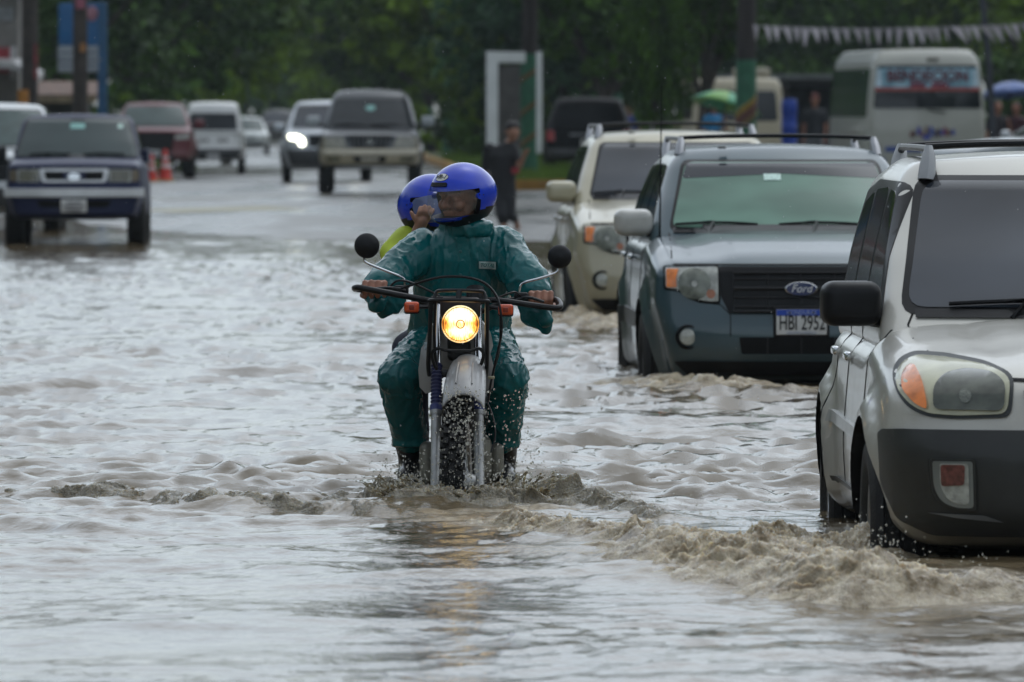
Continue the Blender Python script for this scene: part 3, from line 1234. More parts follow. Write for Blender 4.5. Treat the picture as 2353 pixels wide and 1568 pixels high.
    c.p('air_dam', round_poly([(-.76, .41), (.76, .41), (.66, .32), (-.66, .32)], .03), BLACK_PLASTIC, off=.008)
    c.wipers(1.185, (-.55, .08))
    c.line('scuttle', [(-.69, 1.172), (.69, 1.172)], w=.03, m=BLACK_PLASTIC, off=.012)
    c.mirror_pair(.925, 1.58, 1.215, (.235, .14, .165), mirror_m or paint, bev=.055)
    rails(c, 2.15, 3.75, .60, 1.725, BLACK_TRIM, rail_m or ALLOY, cross=(2.35,))
    MB().box((-.36, 1.93, 1.672), (.05, .05, .012), bev=.005).build('roof_cap', BLACK_TRIM, c.root)
    if plate:
        q, yy = c.plate(.645)
        MB().box((0, yy, .645 + .056), (.298, .003, .036)).build('plate_band', PLATE_BLUE, q)
        lettering('lettering', 'HBI 2952', (.003, yy - .001, .638), .125, INK, q, sx=.58, bold=.0016)
        lettering('lettering', 'HONDURAS', (0, yy - .0025, .701), .032, mat('plate_print', (.35, .42, .6), .5), q)
        lettering('lettering', 'CENTROAMERICA', (0, yy - .001, .580), .022, mat('plate_small_print', (.25, .3, .42), .5), q)
        for sx_ in (-.07, .07):
            MB().lathe([(0, -.006), (.007, -.004), (.007, 0)], (sx_, yy, .702), (0, 1, 0), 10).build('screw', INK, q)
        bk, _ = cast(c.bvh, m_front, 0, .645)
        MB().box((0, bk.y - .006, .645), (.335, .022, .185), bev=.006).build('plate_holder', BLACK_PLASTIC, c.root)
    if antenna:
        p, _ = cast(c.bvh, m_top, -.78, 1.22)
        MB().tube([p - Vector((0, 0, .01)), p + Vector((0, 0, .05)), p + Vector((.012, .02, .93))], [.009, .007, .0028], 6).build('aerial', BLACK_TRIM, c.root)
    return c


escape_paint = wet_paint('blue_grey_paint', (.015, .050, .066), metal=.12, rough=.3, dirt_amt=.15)
c_blue = square_suv('suv', 'blue-grey suv with green windscreen, wading behind the motorcycle', escape_paint, (1.72, 47.3, gz(1.72, 48)), R(1.9), GLASS_GREEN,
                    antenna=True, mirror_m=mat('white_mirror', (.50, .49, .45), .3, coat=.6, var=.12, scale=7))
cream_paint = wet_paint('cream_paint', (.42, .385, .27), metal=.15, rough=.3)
c_cream = square_suv('suv', 'cream beige suv with dark windscreen following the blue-grey suv', cream_paint, (1.36, 60.6, gz(1.36, 61) + .04), R(1.9), GLASS_GREY,
                     dark_lamps=False, plate=False, band=False, sticker=False)

# ------------------------------------------------------------------ rounded silver SUV in the foreground
def round_suv():
    paint = wet_paint('silver_beige_paint', (.53, .512, .455), metal=.2, rough=.32, dirt=(.15, .122, .085), dirt_amt=.7)
    clad = mat('grey_cladding', (.030, .031, .029), .42, coat=.12, spec=.35, var=.2, scale=4, bump=.03, bscale=250)
    S = dict(L=4.20, W=1.735, r=0.15, axles=(0.80, 3.29), Rw=0.355, Ra=0.425, flare=0.05, tw=0.215, crown=0.05, bow=0.20, rbow=.1,
             top=prof([(0, .955), (.10, .985), (.35, 1.035), (.9, 1.10), (1.2, 1.135), (1.5, 1.08), (4.2, 1.10)], .05),
             bot=prof([(0, .34), (.5, .30), (4.2, .30)]),
             side=prof([(.25, .93), (.42, .985), (.62, 1.0), (.80, .985), (1.0, .965), (1.2, .92)], .035),
             plan=prof([(0, .97), (.5, .99), (1.0, 1.0), (3.4, 1.0), (4.2, .93)], .12),
             nose=prof([(.25, .09), (.36, .03), (.45, .0), (.68, .005), (.73, .03), (.76, .055), (.80, .055), (.95, .10), (1.0, .16), (1.1, .25)], .014),
             tail=prof([(.25, .1), (.45, 0), (.6, 0), (.8, .06), (1.1, .1)], .02),
             hood=lambda X, Y: -0.018 * np.exp(-((np.abs(X) - (.40 + .1 * Y)) / .06) ** 2) * np.clip((Y - .2) / .3, 0, 1) * np.clip((1.3 - Y) / .3, 0, 1),
             cz0=.95, cz1=1.735, cw0=.80, cw1=.655, cr=.10, cy0b=.98, cy0t=1.92, cy1b=4.05, cy1t=3.7, wbow=.16, tpow=1.35,
             roof=prof([(1.4, -.05), (2.1, 0), (3.0, 0.01), (4.0, -.06)], .1))
    loc = (2.2, 28.55, gz(2.2, 29))
    c = Car('suv', 'silver beige suv with grey plastic bumper pushing a bow wave', S, paint, loc, R(1.2), cat='suv')
    ws = c.windscreen(1.165, 1.635, .690, .585, GLASS_GREY, r=.07, seal=.028)
    for mp_ in (m_left, m_right):
        sg = -1 if mp_ is m_left else 1
        c.p('side_window', round_poly([(1.50, 1.13), (2.30, 1.135), (2.27, 1.60), (1.98, 1.59)], .05), GLASS_DARK, mp_, off=.006)
        c.p('side_window', round_poly([(2.38, 1.135), (3.05, 1.15), (3.0, 1.59), (2.36, 1.605)], .05), GLASS_DARK, mp_, off=.006)
        c.p('side_window', round_poly([(3.14, 1.17), (3.72, 1.22), (3.60, 1.53), (3.10, 1.585)], .05), GLASS_DARK, mp_, off=.006)
        c.p('window_seal', round_poly([(1.40, 1.105), (3.78, 1.14), (3.70, 1.575), (3.0, 1.63), (1.96, 1.63)], .08), BLACK_TRIM, mp_, off=.0045, depth=.02, grid=.03)
        for yy in (1.30, 2.34, 3.02):
            c.line('door_gap', [(yy, .45), (yy, 1.08)], mapper=mp_)
        for yy in (2.18, 2.9):
            p, _ = cast(c.bvh, mp_, yy, .955)
            MB().box(p + Vector((sg * .024, 0, 0)), (.032, .15, .035), bev=.012).build('door_handle', CHROME, c.root)
        c.line('side_moulding', [(1.42, .685), (2.9, .70)], w=.045, mapper=mp_, m=mat('moulding_grey', (.30, .30, .28), .35, coat=.3), off=.02, depth=.024)
        c.line('sill', [(1.3, .40), (2.8, .40)], w=.13, mapper=mp_, m=clad, off=.010, depth=.012)
    # shut lines
    for sg in (-1, 1):
        c.line('bonnet_gap', [(sg * .665, 1.02), (sg * .70, 1.06), (sg * .69, 1.10), (sg * .665, 1.15)], w=.007, off=.003)
    c.line('bonnet_gap', [(-.40, .932), (-.2, .925), (.2, .925), (.40, .932)], w=.012, off=.005)
    hl = [(-.80, .895), (-.795, .945), (-.765, .985), (-.71, 1.012), (-.60, 1.005), (-.47, .982), (-.40, .945), (-.418, .81), (-.60, .803), (-.70, .81), (-.76, .84)]
    hs = [(-.806, .893), (-.803, .952), (-.772, .995), (-.715, 1.024), (-.60, 1.018), (-.47, .995), (-.385, .952), (-.404, .797), (-.60, .790), (-.705, .797), (-.77, .83)]
    for sgn in (-1, 1):
        fx = lambda o: o if sgn < 0 else mirror(o)
        q = c.p('headlamp', fx(round_poly(hl, .035)), LENS_YELLOW, off=.016, depth=.03, bulge=.004, grid=.03)
        c.p('lamp_seal', fx(round_poly(hs, .035)), mat('grey_seal', (.03, .034, .034), .5), parent=q, off=.009, grid=.03)
        c.p('indicator', fx(round_poly([(-.785, .895), (-.78, .94), (-.755, .972), (-.728, .985), (-.712, .93), (-.702, .86), (-.70, .822), (-.745, .845)], .02)), AMBER, parent=q, off=.030)
        c.p('reflector', fx(round_poly([(-.68, .825), (-.43, .822), (-.42, .925), (-.46, .962), (-.55, .972), (-.63, .955), (-.675, .91)], .03)),
            mat('dull_reflector_dark', (.075, .082, .062), .2, metal=.2, coat=.6, var=.35, scale=14), parent=q, off=.028, bulge=.004)
        c.p('bulb', fx(ellipse(-.565, .875, .022, .026, 14)), LENS_DIM, parent=q, off=.034)
    # grey bumper skin wrapped round the nose
    c.p('bumper', round_poly([(-.862, .745), (-.80, .752), (.80, .752), (.862, .745), (.855, .55), (.80, .42), (.68, .365), (-.68, .365), (-.80, .42), (-.855, .55)], .03), clad, off=.022, depth=.03, grid=.05)
    c.p('grille', round_poly([(-.30, .66), (.30, .66), (.28, .50), (-.28, .50)], .03), GAP, off=.026)
    c.p('upper_grille', round_poly([(-.36, .90), (.36, .90), (.33, .815), (-.33, .815)], .02), BLACK_TRIM, off=.012)
    for sgn in (-1, 1):
        fx = lambda o: o if sgn < 0 else mirror(o)
        q = c.p('fog_lamp', fx(round_poly([(-.695, .648), (-.535, .648), (-.53, .462), (-.60, .462), (-.66, .485), (-.69, .54)], [.01, .01, .015, .04, .05, .05])), clad, off=.034, depth=.02)
        c.p('chrome_rim', fx(round_poly([(-.685, .64), (-.545, .64), (-.54, .472), (-.60, .472), (-.652, .492), (-.68, .545)], [.01, .01, .015, .04, .05, .05])), mat('bezel_grey', (.20, .215, .205), .3, metal=.3, var=.15), parent=q, off=.037)
        c.p('lens', fx(round_poly([(-.662, .632), (-.56, .632), (-.555, .485), (-.60, .485), (-.635, .505), (-.658, .55)], [.01, .01, .015, .04, .05, .05])), LENS_CLEAR, parent=q, off=.042)
        c.p('indicator', fx(round_poly([(-.658, .628), (-.572, .628), (-.575, .555), (-.655, .55)], .012)), mat('red_amber_lens', (.15, .045, .035), .35, coat=.3, var=.45, scale=40), parent=q, off=.046)
        c.p('bumper_crease', fx(round_poly([(-.70, .452), (-.50, .445), (-.43, .42), (-.60, .435)], .01)), mat('cladding_edge', (.11, .115, .115), .35, coat=.2), off=.028)
    c.wipers(1.155, (-.38, .28), length=.62)
    c.line('scuttle', [(-.66, 1.142), (.66, 1.142)], w=.03, m=BLACK_PLASTIC, off=.012)
    c.mirror_pair(.895, 1.45, 1.175, (.225, .15, .17), BLACK_PLASTIC, bev=.05)
    # roof rails and cross bars
    rails(c, 2.0, 3.5, .56, 1.755, BLACK_TRIM, mat('rail_grey', (.33, .34, .35), .4, var=.1), cross=(2.2, 3.2))
    for sg in (-1, 1):
        c.line('roof_ditch', [(sg * .535, 1.86), (sg * .55, 2.1), (sg * .55, 3.6)], w=.02, mapper=m_top, m=BLACK_TRIM, off=.003)
    return c


c_rav = round_suv()


# ------------------------------------------------------------------ the other vehicles
def base_spec(L=4.5, W=1.75, hood=.95, cowl=1.05, belt=1.05, roof=1.5, hoodlen=1.15, rake=.75, Rw=.32, rear=.35, r=.10, cw1=.58, nose=None, bottom=.26, wbase=2.6, front=.82, cabin_end=None, cr=.11, tw=.2, flare=.02, bow=.14):
    ce = cabin_end if cabin_end else L - .05
    return dict(L=L, W=W, r=r, axles=(front, front + wbase), Rw=Rw, Ra=Rw + .06, flare=flare, tw=tw, crown=.03, bow=bow, rbow=.08, nx=14,
                top=prof([(0, hood), (.12, hood + .03), (hoodlen, cowl), (hoodlen + .35, belt), (L, belt + .01)], .05),
                bot=prof([(0, bottom + .04), (.6, bottom), (L, bottom + .02)]),
                side=prof([(.2, .94), (.42, .985), (.70, 1.0), (.95, .985), (1.3, .94)], .03),
                plan=prof([(0, .95), (.6, .99), (1.1, 1.0), (L - .8, 1.0), (L, .95)], .1),
                nose=prof(nose or [(.2, .10), (.34, .03), (.45, 0), (.58, 0), (.68, .04), (hood - .02, .08), (hood + .1, .2)], .015),
                tail=prof([(.2, .1), (.45, 0), (.6, 0), (.8, .05), (1.2, .08)], .02),
                cz0=belt - .12, cz1=roof, cw0=W / 2 - .05, cw1=cw1, cr=cr, cy0b=hoodlen - .05, cy0t=hoodlen + rake, cy1b=ce, cy1t=ce - rear, wbow=.1, tpow=1.25,
                roof=prof([(hoodlen, -.03), (hoodlen + rake + .3, 0), (L, -.03)], .1))


def side_glass(c, y0, y1, z0, z1, front_rake, n=2, m=None):
    """row of side windows on both flanks"""
    for mp_ in (m_left, m_right):
        w = (y1 - y0) / n
        for k in range(n):
            a, b_ = y0 + w * k + .03, y0 + w * (k + 1) - .03
            fr = front_rake if k == 0 else 0.0
            c.p('side_window', round_poly([(a, z0), (b_, z0), (b_ - .02, z1), (a + fr, z1)], .04), m or GLASS_DARK, mp_, off=.006, grid=.12)


def pickup_front():
    """dark blue pickup standing in the shallow edge of the flood"""
    S = base_spec(L=4.9, W=1.67, hood=1.06, cowl=1.11, belt=1.08, roof=1.64, hoodlen=1.25, rake=.62, Rw=.35, cw1=.66, cabin_end=3.3, rear=.15, r=.09, bottom=.36, wbase=2.95, tw=.22, flare=.012, bow=.08,
                  nose=[(.3, .08), (.42, .0), (.72, 0), (.74, .05), (1.02, .08), (1.06, .12), (1.2, .3)])
    paint = wet_paint('dark_blue_paint', (.010, .016, .060), metal=.0, rough=.4, dirt_amt=.03, coat=.1, beads=False, spec=.25)
    Y = 95.4
    x = (170 - CX) / F * Y
    c = Car('pickup', 'dark blue pickup with chrome grille standing in shallow water', S, paint, (x, Y, gz(x, Y + 1)), R(1.6), cat='pickup')
    gl = mat('pickup_glass', (.035, .055, .055), .1, coat=0, spec=.4, var=.15, scale=1.4)
    ws = c.windscreen(1.13, 1.575, .745, .60, gl)
    c.p('sticker', round_poly([(-.09, 1.46), (.09, 1.46), (.09, 1.525), (-.09, 1.525)], .02), mat('teal_sticker', (.25, .5, .45), .4, var=.3, scale=40), parent=ws, off=.014)
    c.p('sticker', ellipse(.52, 1.49, .035, .03, 12), MATS['pale_sticker'], parent=ws, off=.014)
    c.wipers(1.13, (-.45, .2))
    side_glass(c, 1.6, 3.2, 1.12, 1.54, .45)
    g = c.p('grille', round_poly([(-.42, .985), (.42, .985), (.38, .82), (-.38, .82)], .03), mat('painted_sheen_chrome', (.72, .74, .76), .3, metal=.15, var=.08, scale=5), off=.02)  # chrome's bright reflection put into a pale, hardly metallic colour
    c.p('opening', round_poly([(-.36, .95), (-.13, .95), (-.13, .85), (-.34, .85)], .015), GAP, parent=g, off=.024)
    c.p('opening', round_poly([(.13, .95), (.36, .95), (.34, .85), (.13, .85)], .015), GAP, parent=g, off=.024)
    c.p('centre', round_poly([(-.14, .95), (.14, .95), (.13, .85), (-.13, .85)], .01), paint, parent=g, off=.026)
    c.p('badge', ellipse(0, .888, .075, .045, 20), CHROME, parent=g, off=.032)
    for o in c.both('headlamp', round_poly([(-.68, .975), (-.42, .975), (-.41, .825), (-.68, .825)], .02), LENS_CLEAR, off=.014):
        pass
    c.both('reflector', round_poly([(-.665, .965), (-.44, .965), (-.43, .835), (-.665, .835)], .02), mat('brown_lens', (.10, .095, .06), .2, coat=.6, var=.3, scale=9), off=.018)
    c.both('indicator', round_poly([(-.78, .965), (-.69, .97), (-.69, .83), (-.775, .835)], .01), mat('corner_lens', (.16, .13, .09), .25, coat=.5, var=.3), off=.014)
    # chrome bumper bar proud of the apron
    pts = []
    for k in range(17):
        u = -.84 + 1.68 * k / 16
        pts.append(Vector((u, .02 + .16 * abs(u / .84) ** 3 - .05, .695)))
    b_ = MB()
    v, f = [], []
    for p in pts:
        for dy, dz in ((0, -.05), (-.03, -.045), (-.03, .045), (0, .05), (.05, .05), (.05, -.05)):
            v.append(p + Vector((0, dy, dz)))
    for i in range(len(pts) - 1):
        for k in range(6):
            f.append((i * 6 + k, i * 6 + (k + 1) % 6, i * 6 + 6 + (k + 1) % 6, i * 6 + 6 + k))
    f += [[5, 4, 3, 2, 1, 0], [len(v) - 6 + k for k in range(6)]]
    b_.add(v, f).build('bumper', mat('painted_sheen_chrome', (.72, .74, .76), .3, metal=.15, var=.08, scale=5), c.root, angle=50)
    c.p('intake', round_poly([(-.45, .60), (.45, .60), (.40, .52), (-.40, .52)], .02), GAP, off=.006)
    q, yy = c.plate(.54, .31, .16)
    q.location.y -= .05
    for zz, ww in ((.58, .18), (.535, .26), (.49, .2)):
        MB().box((0, yy - .05, zz), (ww, .002, .022)).build('lettering', mat('faint_print', (.2, .2, .22), .5, var=.6, scale=60), q)
    c.mirror_pair(.96, 1.55, 1.14, (.2, .1, .22), BLACK_PLASTIC, bev=.04, sides=(-1,))
    c.line('bonnet_gap', [(-.78, 1.0), (.78, 1.0)], w=.012, off=.003)
    # load bed walls
    MB().box((-.80, 4.05, 1.12), (.06, 1.6, .16)).box((.80, 4.05, 1.12), (.06, 1.6, .16)).box((0, 4.85, 1.12), (1.6, .06, .16)).build('load_bed', paint, c.root)
    return c


c_pick = pickup_front()


def far_car(name, label, cat, S, paint, px, py, Y, yaw=1.8, glass=GLASS_GREY, ground=None, face=1, lamps=None, grille=None, dark=None, ws=None, plate=None, lamp_m=LENS_CLEAR, extras=None, mirrors=None, side=None, sticker=False):
    x = (px - CX) / F * Y
    z = gz(x, Y) if ground is None else ground
    c = Car(name, label, S, paint, (x, Y, z), R(yaw) + (0 if face > 0 else math.pi), cat=cat)
    mp_ = m_front
    if ws:
        q = c.windscreen(*ws, glass, r=.06)
        if sticker:
            c.p('sticker', ellipse(0, ws[1] - .09, .075, .035, 14), mat('teal_sticker', (.25, .5, .45), .4), parent=q, off=.014)
    if side:
        side_glass(c, *side)
    if grille:
        c.p('grille', round_poly(grille, .02), BLACK_TRIM, off=.012)
    if dark:
        c.p('bumper', round_poly(dark, .04), mat('bumper_black', (.03, .03, .031), .4, var=.2), off=.016)
    if lamps:
        c.both('headlamp', round_poly(lamps, .025), lamp_m, off=.018)
    if plate:
        q, yy = c.plate(plate, .30, .15)
        MB().box((0, yy, plate), (.22, .002, .06)).build('lettering', mat('faint_print', (.2, .2, .22), .5), q)
    if mirrors:
        c.mirror_pair(*mirrors)
    if extras:
        extras(c)
    return c


# --- silver-white SUV at the left edge
S = base_spec(L=4.6, W=1.85, hood=1.08, cowl=1.16, belt=1.12, roof=1.76, hoodlen=1.15, rake=.75, Rw=.36, cw1=.66, tw=.23)
far_car('suv', 'pale silver suv halted beside the dark blue pickup', 'suv', S, wet_paint('pale_silver_paint', (.50, .52, .53), .3), 20 - 45, 0, 106, glass=mat('pale_green_glass', (.055, .085, .08), .1, coat=0, spec=.4, var=.15),
        ws=(1.19, 1.66, .75, .62), lamps=[(-.80, 1.0), (-.5, .97), (-.5, .83), (-.78, .85)], grille=[(-.45, 1.0), (.45, 1.0), (.4, .72), (-.4, .72)], dark=[(-.8, .62), (.8, .62), (.7, .36), (-.7, .36)],
        side=(1.6, 4.2, 1.17, 1.66, .5, 3), mirrors=(1.0, 1.55, 1.2, (.22, .12, .18), BLACK_PLASTIC))
# --- maroon pickup
S = base_spec(L=5.2, W=1.88, hood=1.15, cowl=1.22, belt=1.18, roof=1.78, hoodlen=1.3, rake=.75, Rw=.38, cw1=.66, cabin_end=3.9, rear=.2, bottom=.42, wbase=3.2, tw=.25, flare=.05)
far_car('pickup', 'maroon pickup with black grille parked beside the traffic cones', 'pickup', S, wet_paint('maroon_paint', (.12, .006, .013), .1, coat=.3, beads=False), 352, 0, 183, glass=mat('pale_green_glass', (.10, .14, .13)),
        ws=(1.24, 1.68, .76, .62), lamps=[(-.84, 1.06), (-.5, 1.02), (-.5, .92), (-.82, .93)], grille=[(-.5, 1.08), (.5, 1.08), (.42, .62), (-.42, .62)],
        plate=.60, side=(1.75, 3.8, 1.24, 1.67, .5, 2), mirrors=(1.05, 1.7, 1.27, (.24, .12, .2), MATS['maroon_paint']), dark=[(-.5, .58), (.5, .58), (.45, .46), (-.45, .46)])


# --- white van seen from behind
def van_back(c):
    c.p('rear_window', round_poly([(-.60, 1.10), (.60, 1.10), (.56, 1.52), (-.56, 1.52)], .05), GLASS_DARK, off=.012)
    for k, u in enumerate((-.36, -.22, .12, .26)):
        c.p('lettering', round_poly([(u, .80), (u + .11, .80), (u + .11, .89), (u, .89)], .01), mat('faint_van_print', (.28, .27, .26), .5, var=.4, scale=30), off=.010)
    c.both('tail_lamp', round_poly([(-.76, 1.0), (-.68, 1.0), (-.68, .72), (-.76, .72)], .02), LENS_CLEAR, off=.012)


S = base_spec(L=3.9, W=1.56, hood=1.08, cowl=1.10, belt=1.08, roof=1.80, hoodlen=.08, rake=.16, Rw=.29, cw1=.60, rear=.4, bottom=.34, wbase=2.4, r=.09, cr=.10)
far_car('van', 'small white van with dark rear window ahead of the maroon pickup', 'van', S, wet_paint('white_van_paint', (.80, .80, .78), .0, dirt_amt=.05, beads=False), 490, 0, 196,
        dark=[(-.74, .64), (.74, .64), (.70, .34), (-.70, .34)], plate=.44, extras=van_back, side=(.4, 3.5, 1.1, 1.62, .1, 3))
# --- pale sedan far down the road
S = base_spec(L=4.4, W=1.7, hood=.80, cowl=.92, belt=.90, roof=1.42, hoodlen=1.1, rake=.85, Rw=.3, cw1=.55, cabin_end=3.9, rear=.7)
far_car('sedan', 'pale grey sedan far down the road behind the white van', 'sedan', S, wet_paint('pale_sedan_paint', (.62, .66, .64), .1, beads=False), 566, 0, 295, ws=(.94, 1.33, .66, .52), glass=mat('pale_green_glass', (.10, .14, .13)),
        lamps=[(-.76, .74), (-.48, .70), (-.48, .60), (-.74, .62)], grille=[(-.4, .70), (.4, .70), (.38, .60), (-.38, .60)], dark=[(-.6, .48), (.6, .48), (.55, .34), (-.55, .34)], side=(1.5, 3.7, .94, 1.33, .5, 2), mirrors=(.93, 1.45, .98, (.18, .1, .13), BLACK_PLASTIC))
# --- dark car farther on
S = base_spec(L=4.6, W=1.85, hood=1.0, cowl=1.1, belt=1.08, roof=1.70, hoodlen=1.1, rake=.7, Rw=.34, cw1=.64)
far_car('car', 'black suv at the far end of the road', 'suv', S, wet_paint('far_black_paint', (.015, .016, .018), .2), 640, 0, 380, ws=(1.13, 1.58, .72, .60), lamps=[(-.8, .92), (-.5, .9), (-.5, .8), (-.78, .8)],
        grille=[(-.45, .92), (.45, .92), (.4, .7), (-.4, .7)], side=(1.6, 4.2, 1.12, 1.58, .45, 3), lamp_m=LENS_DIM)
# --- silver SUV with its headlamp lit
S = base_spec(L=4.6, W=1.84, hood=1.05, cowl=1.12, belt=1.08, roof=1.70, hoodlen=1.15, rake=.75, Rw=.37, cw1=.62, flare=.06)
LIT = mat('lit_headlamp', (.9, .9, .8), .3, emit=(1.0, .98, .80), estr=5.0, var=.02)


def lit_extras(c):
    c.p('headlamp', round_poly([(-.82, .99), (-.60, .985), (-.47, .90), (-.46, .77), (-.53, .745), (-.585, .78), (-.60, .86), (-.80, .895)], .035), LIT, off=.02)
    c.p('headlamp', mirror(round_poly([(-.82, .99), (-.60, .985), (-.47, .90), (-.46, .77), (-.53, .745), (-.585, .78), (-.60, .86), (-.80, .895)], .035)), LIT, off=.02)


far_car('suv', 'silver suv with a bright headlamp half hidden by the grey suv', 'suv', S, wet_paint('silver_lit_paint', (.44, .47, .50), .35), 752, 0, 165, ws=(1.15, 1.60, .72, .58), grille=[(-.4, .98), (.4, .98), (.36, .74), (-.36, .74)],
        dark=[(-.86, .68), (.86, .68), (.76, .36), (-.76, .36)], plate=.56, side=(1.6, 4.2, 1.12, 1.60, .45, 3), mirrors=(1.0, 1.5, 1.14, (.22, .12, .17), MATS['silver_lit_paint']), extras=lit_extras)


# --- dark grey SUV with beige lower body, driving up the road
def grey_suv():
    S = base_spec(L=4.62, W=1.80, hood=1.08, cowl=1.16, belt=1.12, roof=1.85, hoodlen=1.3, rake=.6, Rw=.38, cw1=.64, cr=.16, tw=.25, flare=.05, bottom=.46, wbase=2.72,
                  nose=[(.3, .12), (.46, .02), (.55, 0), (.74, 0), (.78, .05), (1.02, .09), (1.15, .25)])
    paint = wet_paint('dark_grey_paint', (.050, .056, .062), .1, dirt_amt=.06, coat=.25, beads=False)
    beige = mat('beige_cladding', (.30, .255, .165), .4, coat=.3, var=.15, scale=4)
    Y = 140.0
    x = (850 - CX) / F * Y
    c = Car('suv', 'dark grey suv with beige bumper and slatted grille on the wet road', S, paint, (x, Y, gz(x, Y)), R(.6), cat='suv')
    ws = c.windscreen(1.20, 1.66, .74, .60, mat('grey_suv_glass', (.03, .035, .038), .1, coat=0, spec=.4, var=.15))
    c.p('sticker', ellipse(0, 1.52, .09, .05, 14), MATS['teal_sticker'], parent=ws, off=.014)
    c.wipers(1.195, (-.5, .1))
    g = c.p('grille', round_poly([(-.42, 1.04), (.42, 1.04), (.30, .83), (.22, .80), (-.22, .80), (-.30, .83)], .03), BLACK_TRIM, off=.014)
    for k in range(9):
        u = -.32 + .08 * k
        p, _ = cast(c.bvh, m_front, u, .93)
        MB().box(p + Vector((0, -.02, 0)), (.022, .02, .19 - .1 * abs(u)), Matrix.Rotation(u * .5, 3, 'Y')).build('slat', mat('grille_slat', (.12, .125, .13), .3, metal=.4), g)
    p, _ = cast(c.bvh, m_front, 0, .92)
    em = MB()
    for a in (90, 210, 330):
        d = Vector((math.cos(R(a)), 0, math.sin(R(a))))
        n_ = Vector((-d.z, 0, d.x))
        o = p + Vector((0, -.035, 0))
        em.add([o, o + d * .035 + n_ * .022, o + d * .075, o + d * .035 - n_ * .022] + [o + Vector((0, -.01, 0)) + w for w in (Vector(), d * .035 + n_ * .022, d * .075, d * .035 - n_ * .022)],
               [(0, 1, 2, 3), (7, 6, 5, 4), (0, 4, 5, 1), (1, 5, 6, 2), (2, 6, 7, 3), (3, 7, 4, 0)])
    em.build('emblem', CHROME, g, False)
    c.both('headlamp', round_poly([(-.82, 1.0), (-.48, 1.01), (-.38, .82), (-.80, .82)], .03), mat('dim_beige_lens', (.25, .24, .19), .2, coat=.6, var=.3, scale=9), off=.016)
    c.p('bumper', round_poly([(-.90, .78), (.90, .78), (.88, .55), (.78, .48), (-.78, .48), (-.88, .55)], .04), beige, off=.02)
    c.p('bumper_top', round_poly([(-.84, .80), (.84, .80), (.84, .70), (-.84, .70)], .03), mat('beige_light', (.44, .40, .30), .35, coat=.4), off=.03)
    c.both('fog_lamp', round_poly([(-.78, .66), (-.52, .66), (-.52, .58), (-.76, .58)], .03), mat('brown_lens', (.1, .095, .06)), off=.028)
    c.p('intake', round_poly([(-.30, .67), (.30, .67), (.26, .56), (-.26, .56)], .02), GAP, off=.028)
    c.p('number_plate', round_poly([(-.16, .65), (.16, .65), (.16, .575), (-.16, .575)], .01), mat('dirty_plate', (.34, .31, .24), .5, var=.3, scale=30), off=.04)
    c.mirror_pair(1.02, 1.75, 1.28, (.24, .12, .18), mat('light_mirror', (.36, .39, .40), .3, coat=.4))
    side_glass(c, 1.75, 4.3, 1.2, 1.62, .4, 3)
    c.line('bonnet_scoop', [(-.05, 1.165), (.30, 1.165)], w=.03, m=BLACK_TRIM)
    c.both('wing', round_poly([(-.90, 1.0), (-.80, 1.02), (-.80, .79), (-.90, .79)], .02), beige, off=.01)
    return c


grey_suv()


# --- black SUV parked with its back to the road
def black_back(c):
    c.p('rear_window', round_poly([(-.66, 1.12), (.66, 1.12), (.58, 1.58), (-.58, 1.58)], .06), mat('tinted_glass', (.006, .007, .008), .15, spec=.15), off=.01)
    c.both('tail_lamp', round_poly([(-.88, 1.05), (-.72, 1.05), (-.70, .82), (-.88, .84)], .03), RED_LENS, off=.014)
    c.p('trim', round_poly([(-.4, .98), (.4, .98), (.4, .94), (-.4, .94)], .01), mat('dim_chrome', (.2, .2, .21), .3, metal=.6), off=.012)


S = base_spec(L=4.7, W=1.9, hood=1.12, cowl=1.14, belt=1.10, roof=1.75, hoodlen=.10, rake=.30, Rw=.37, cw1=.66, rear=.9, bottom=.4, cr=.12, front=1.0)
far_car('suv', 'black suv parked behind the grass median with red tail lamp', 'suv', S, wet_paint('black_paint', (.004, .004, .005), .0, rough=.5, dirt_amt=.01, coat=.0, beads=False, spec=.12), 1352, 0, 166, yaw=-1.5,
        dark=[(-.9, .68), (.9, .68), (.8, .4), (-.8, .4)], plate=.78, extras=black_back, side=(.5, 3.8, 1.13, 1.6, .1, 3))

# --- silver car at the right edge, its bonnet towards the road
S = base_spec(L=4.5, W=1.75, hood=.86, cowl=1.0, belt=.98, roof=1.46, hoodlen=1.15, rake=1.0, Rw=.32, cw1=.56, cabin_end=3.9, rear=.6)
far_car('sedan', 'silver sedan parked under the blue umbrella beside the bus', 'sedan', S, wet_paint('silver_sedan_paint', (.45, .47, .48), .3), 2138, 0, 112, yaw=-72, glass=GLASS_DARK, ground=.22,
        ws=(1.02, 1.37, .68, .54), lamps=[(-.78, .8), (-.5, .76), (-.5, .66), (-.76, .68)], grille=[(-.4, .74), (.4, .74), (.38, .62), (-.38, .62)], side=(1.55, 3.6, 1.02, 1.36, .6, 2), mirrors=(.93, 1.5, 1.04, (.18, .1, .13), MATS['silver_sedan_paint']))


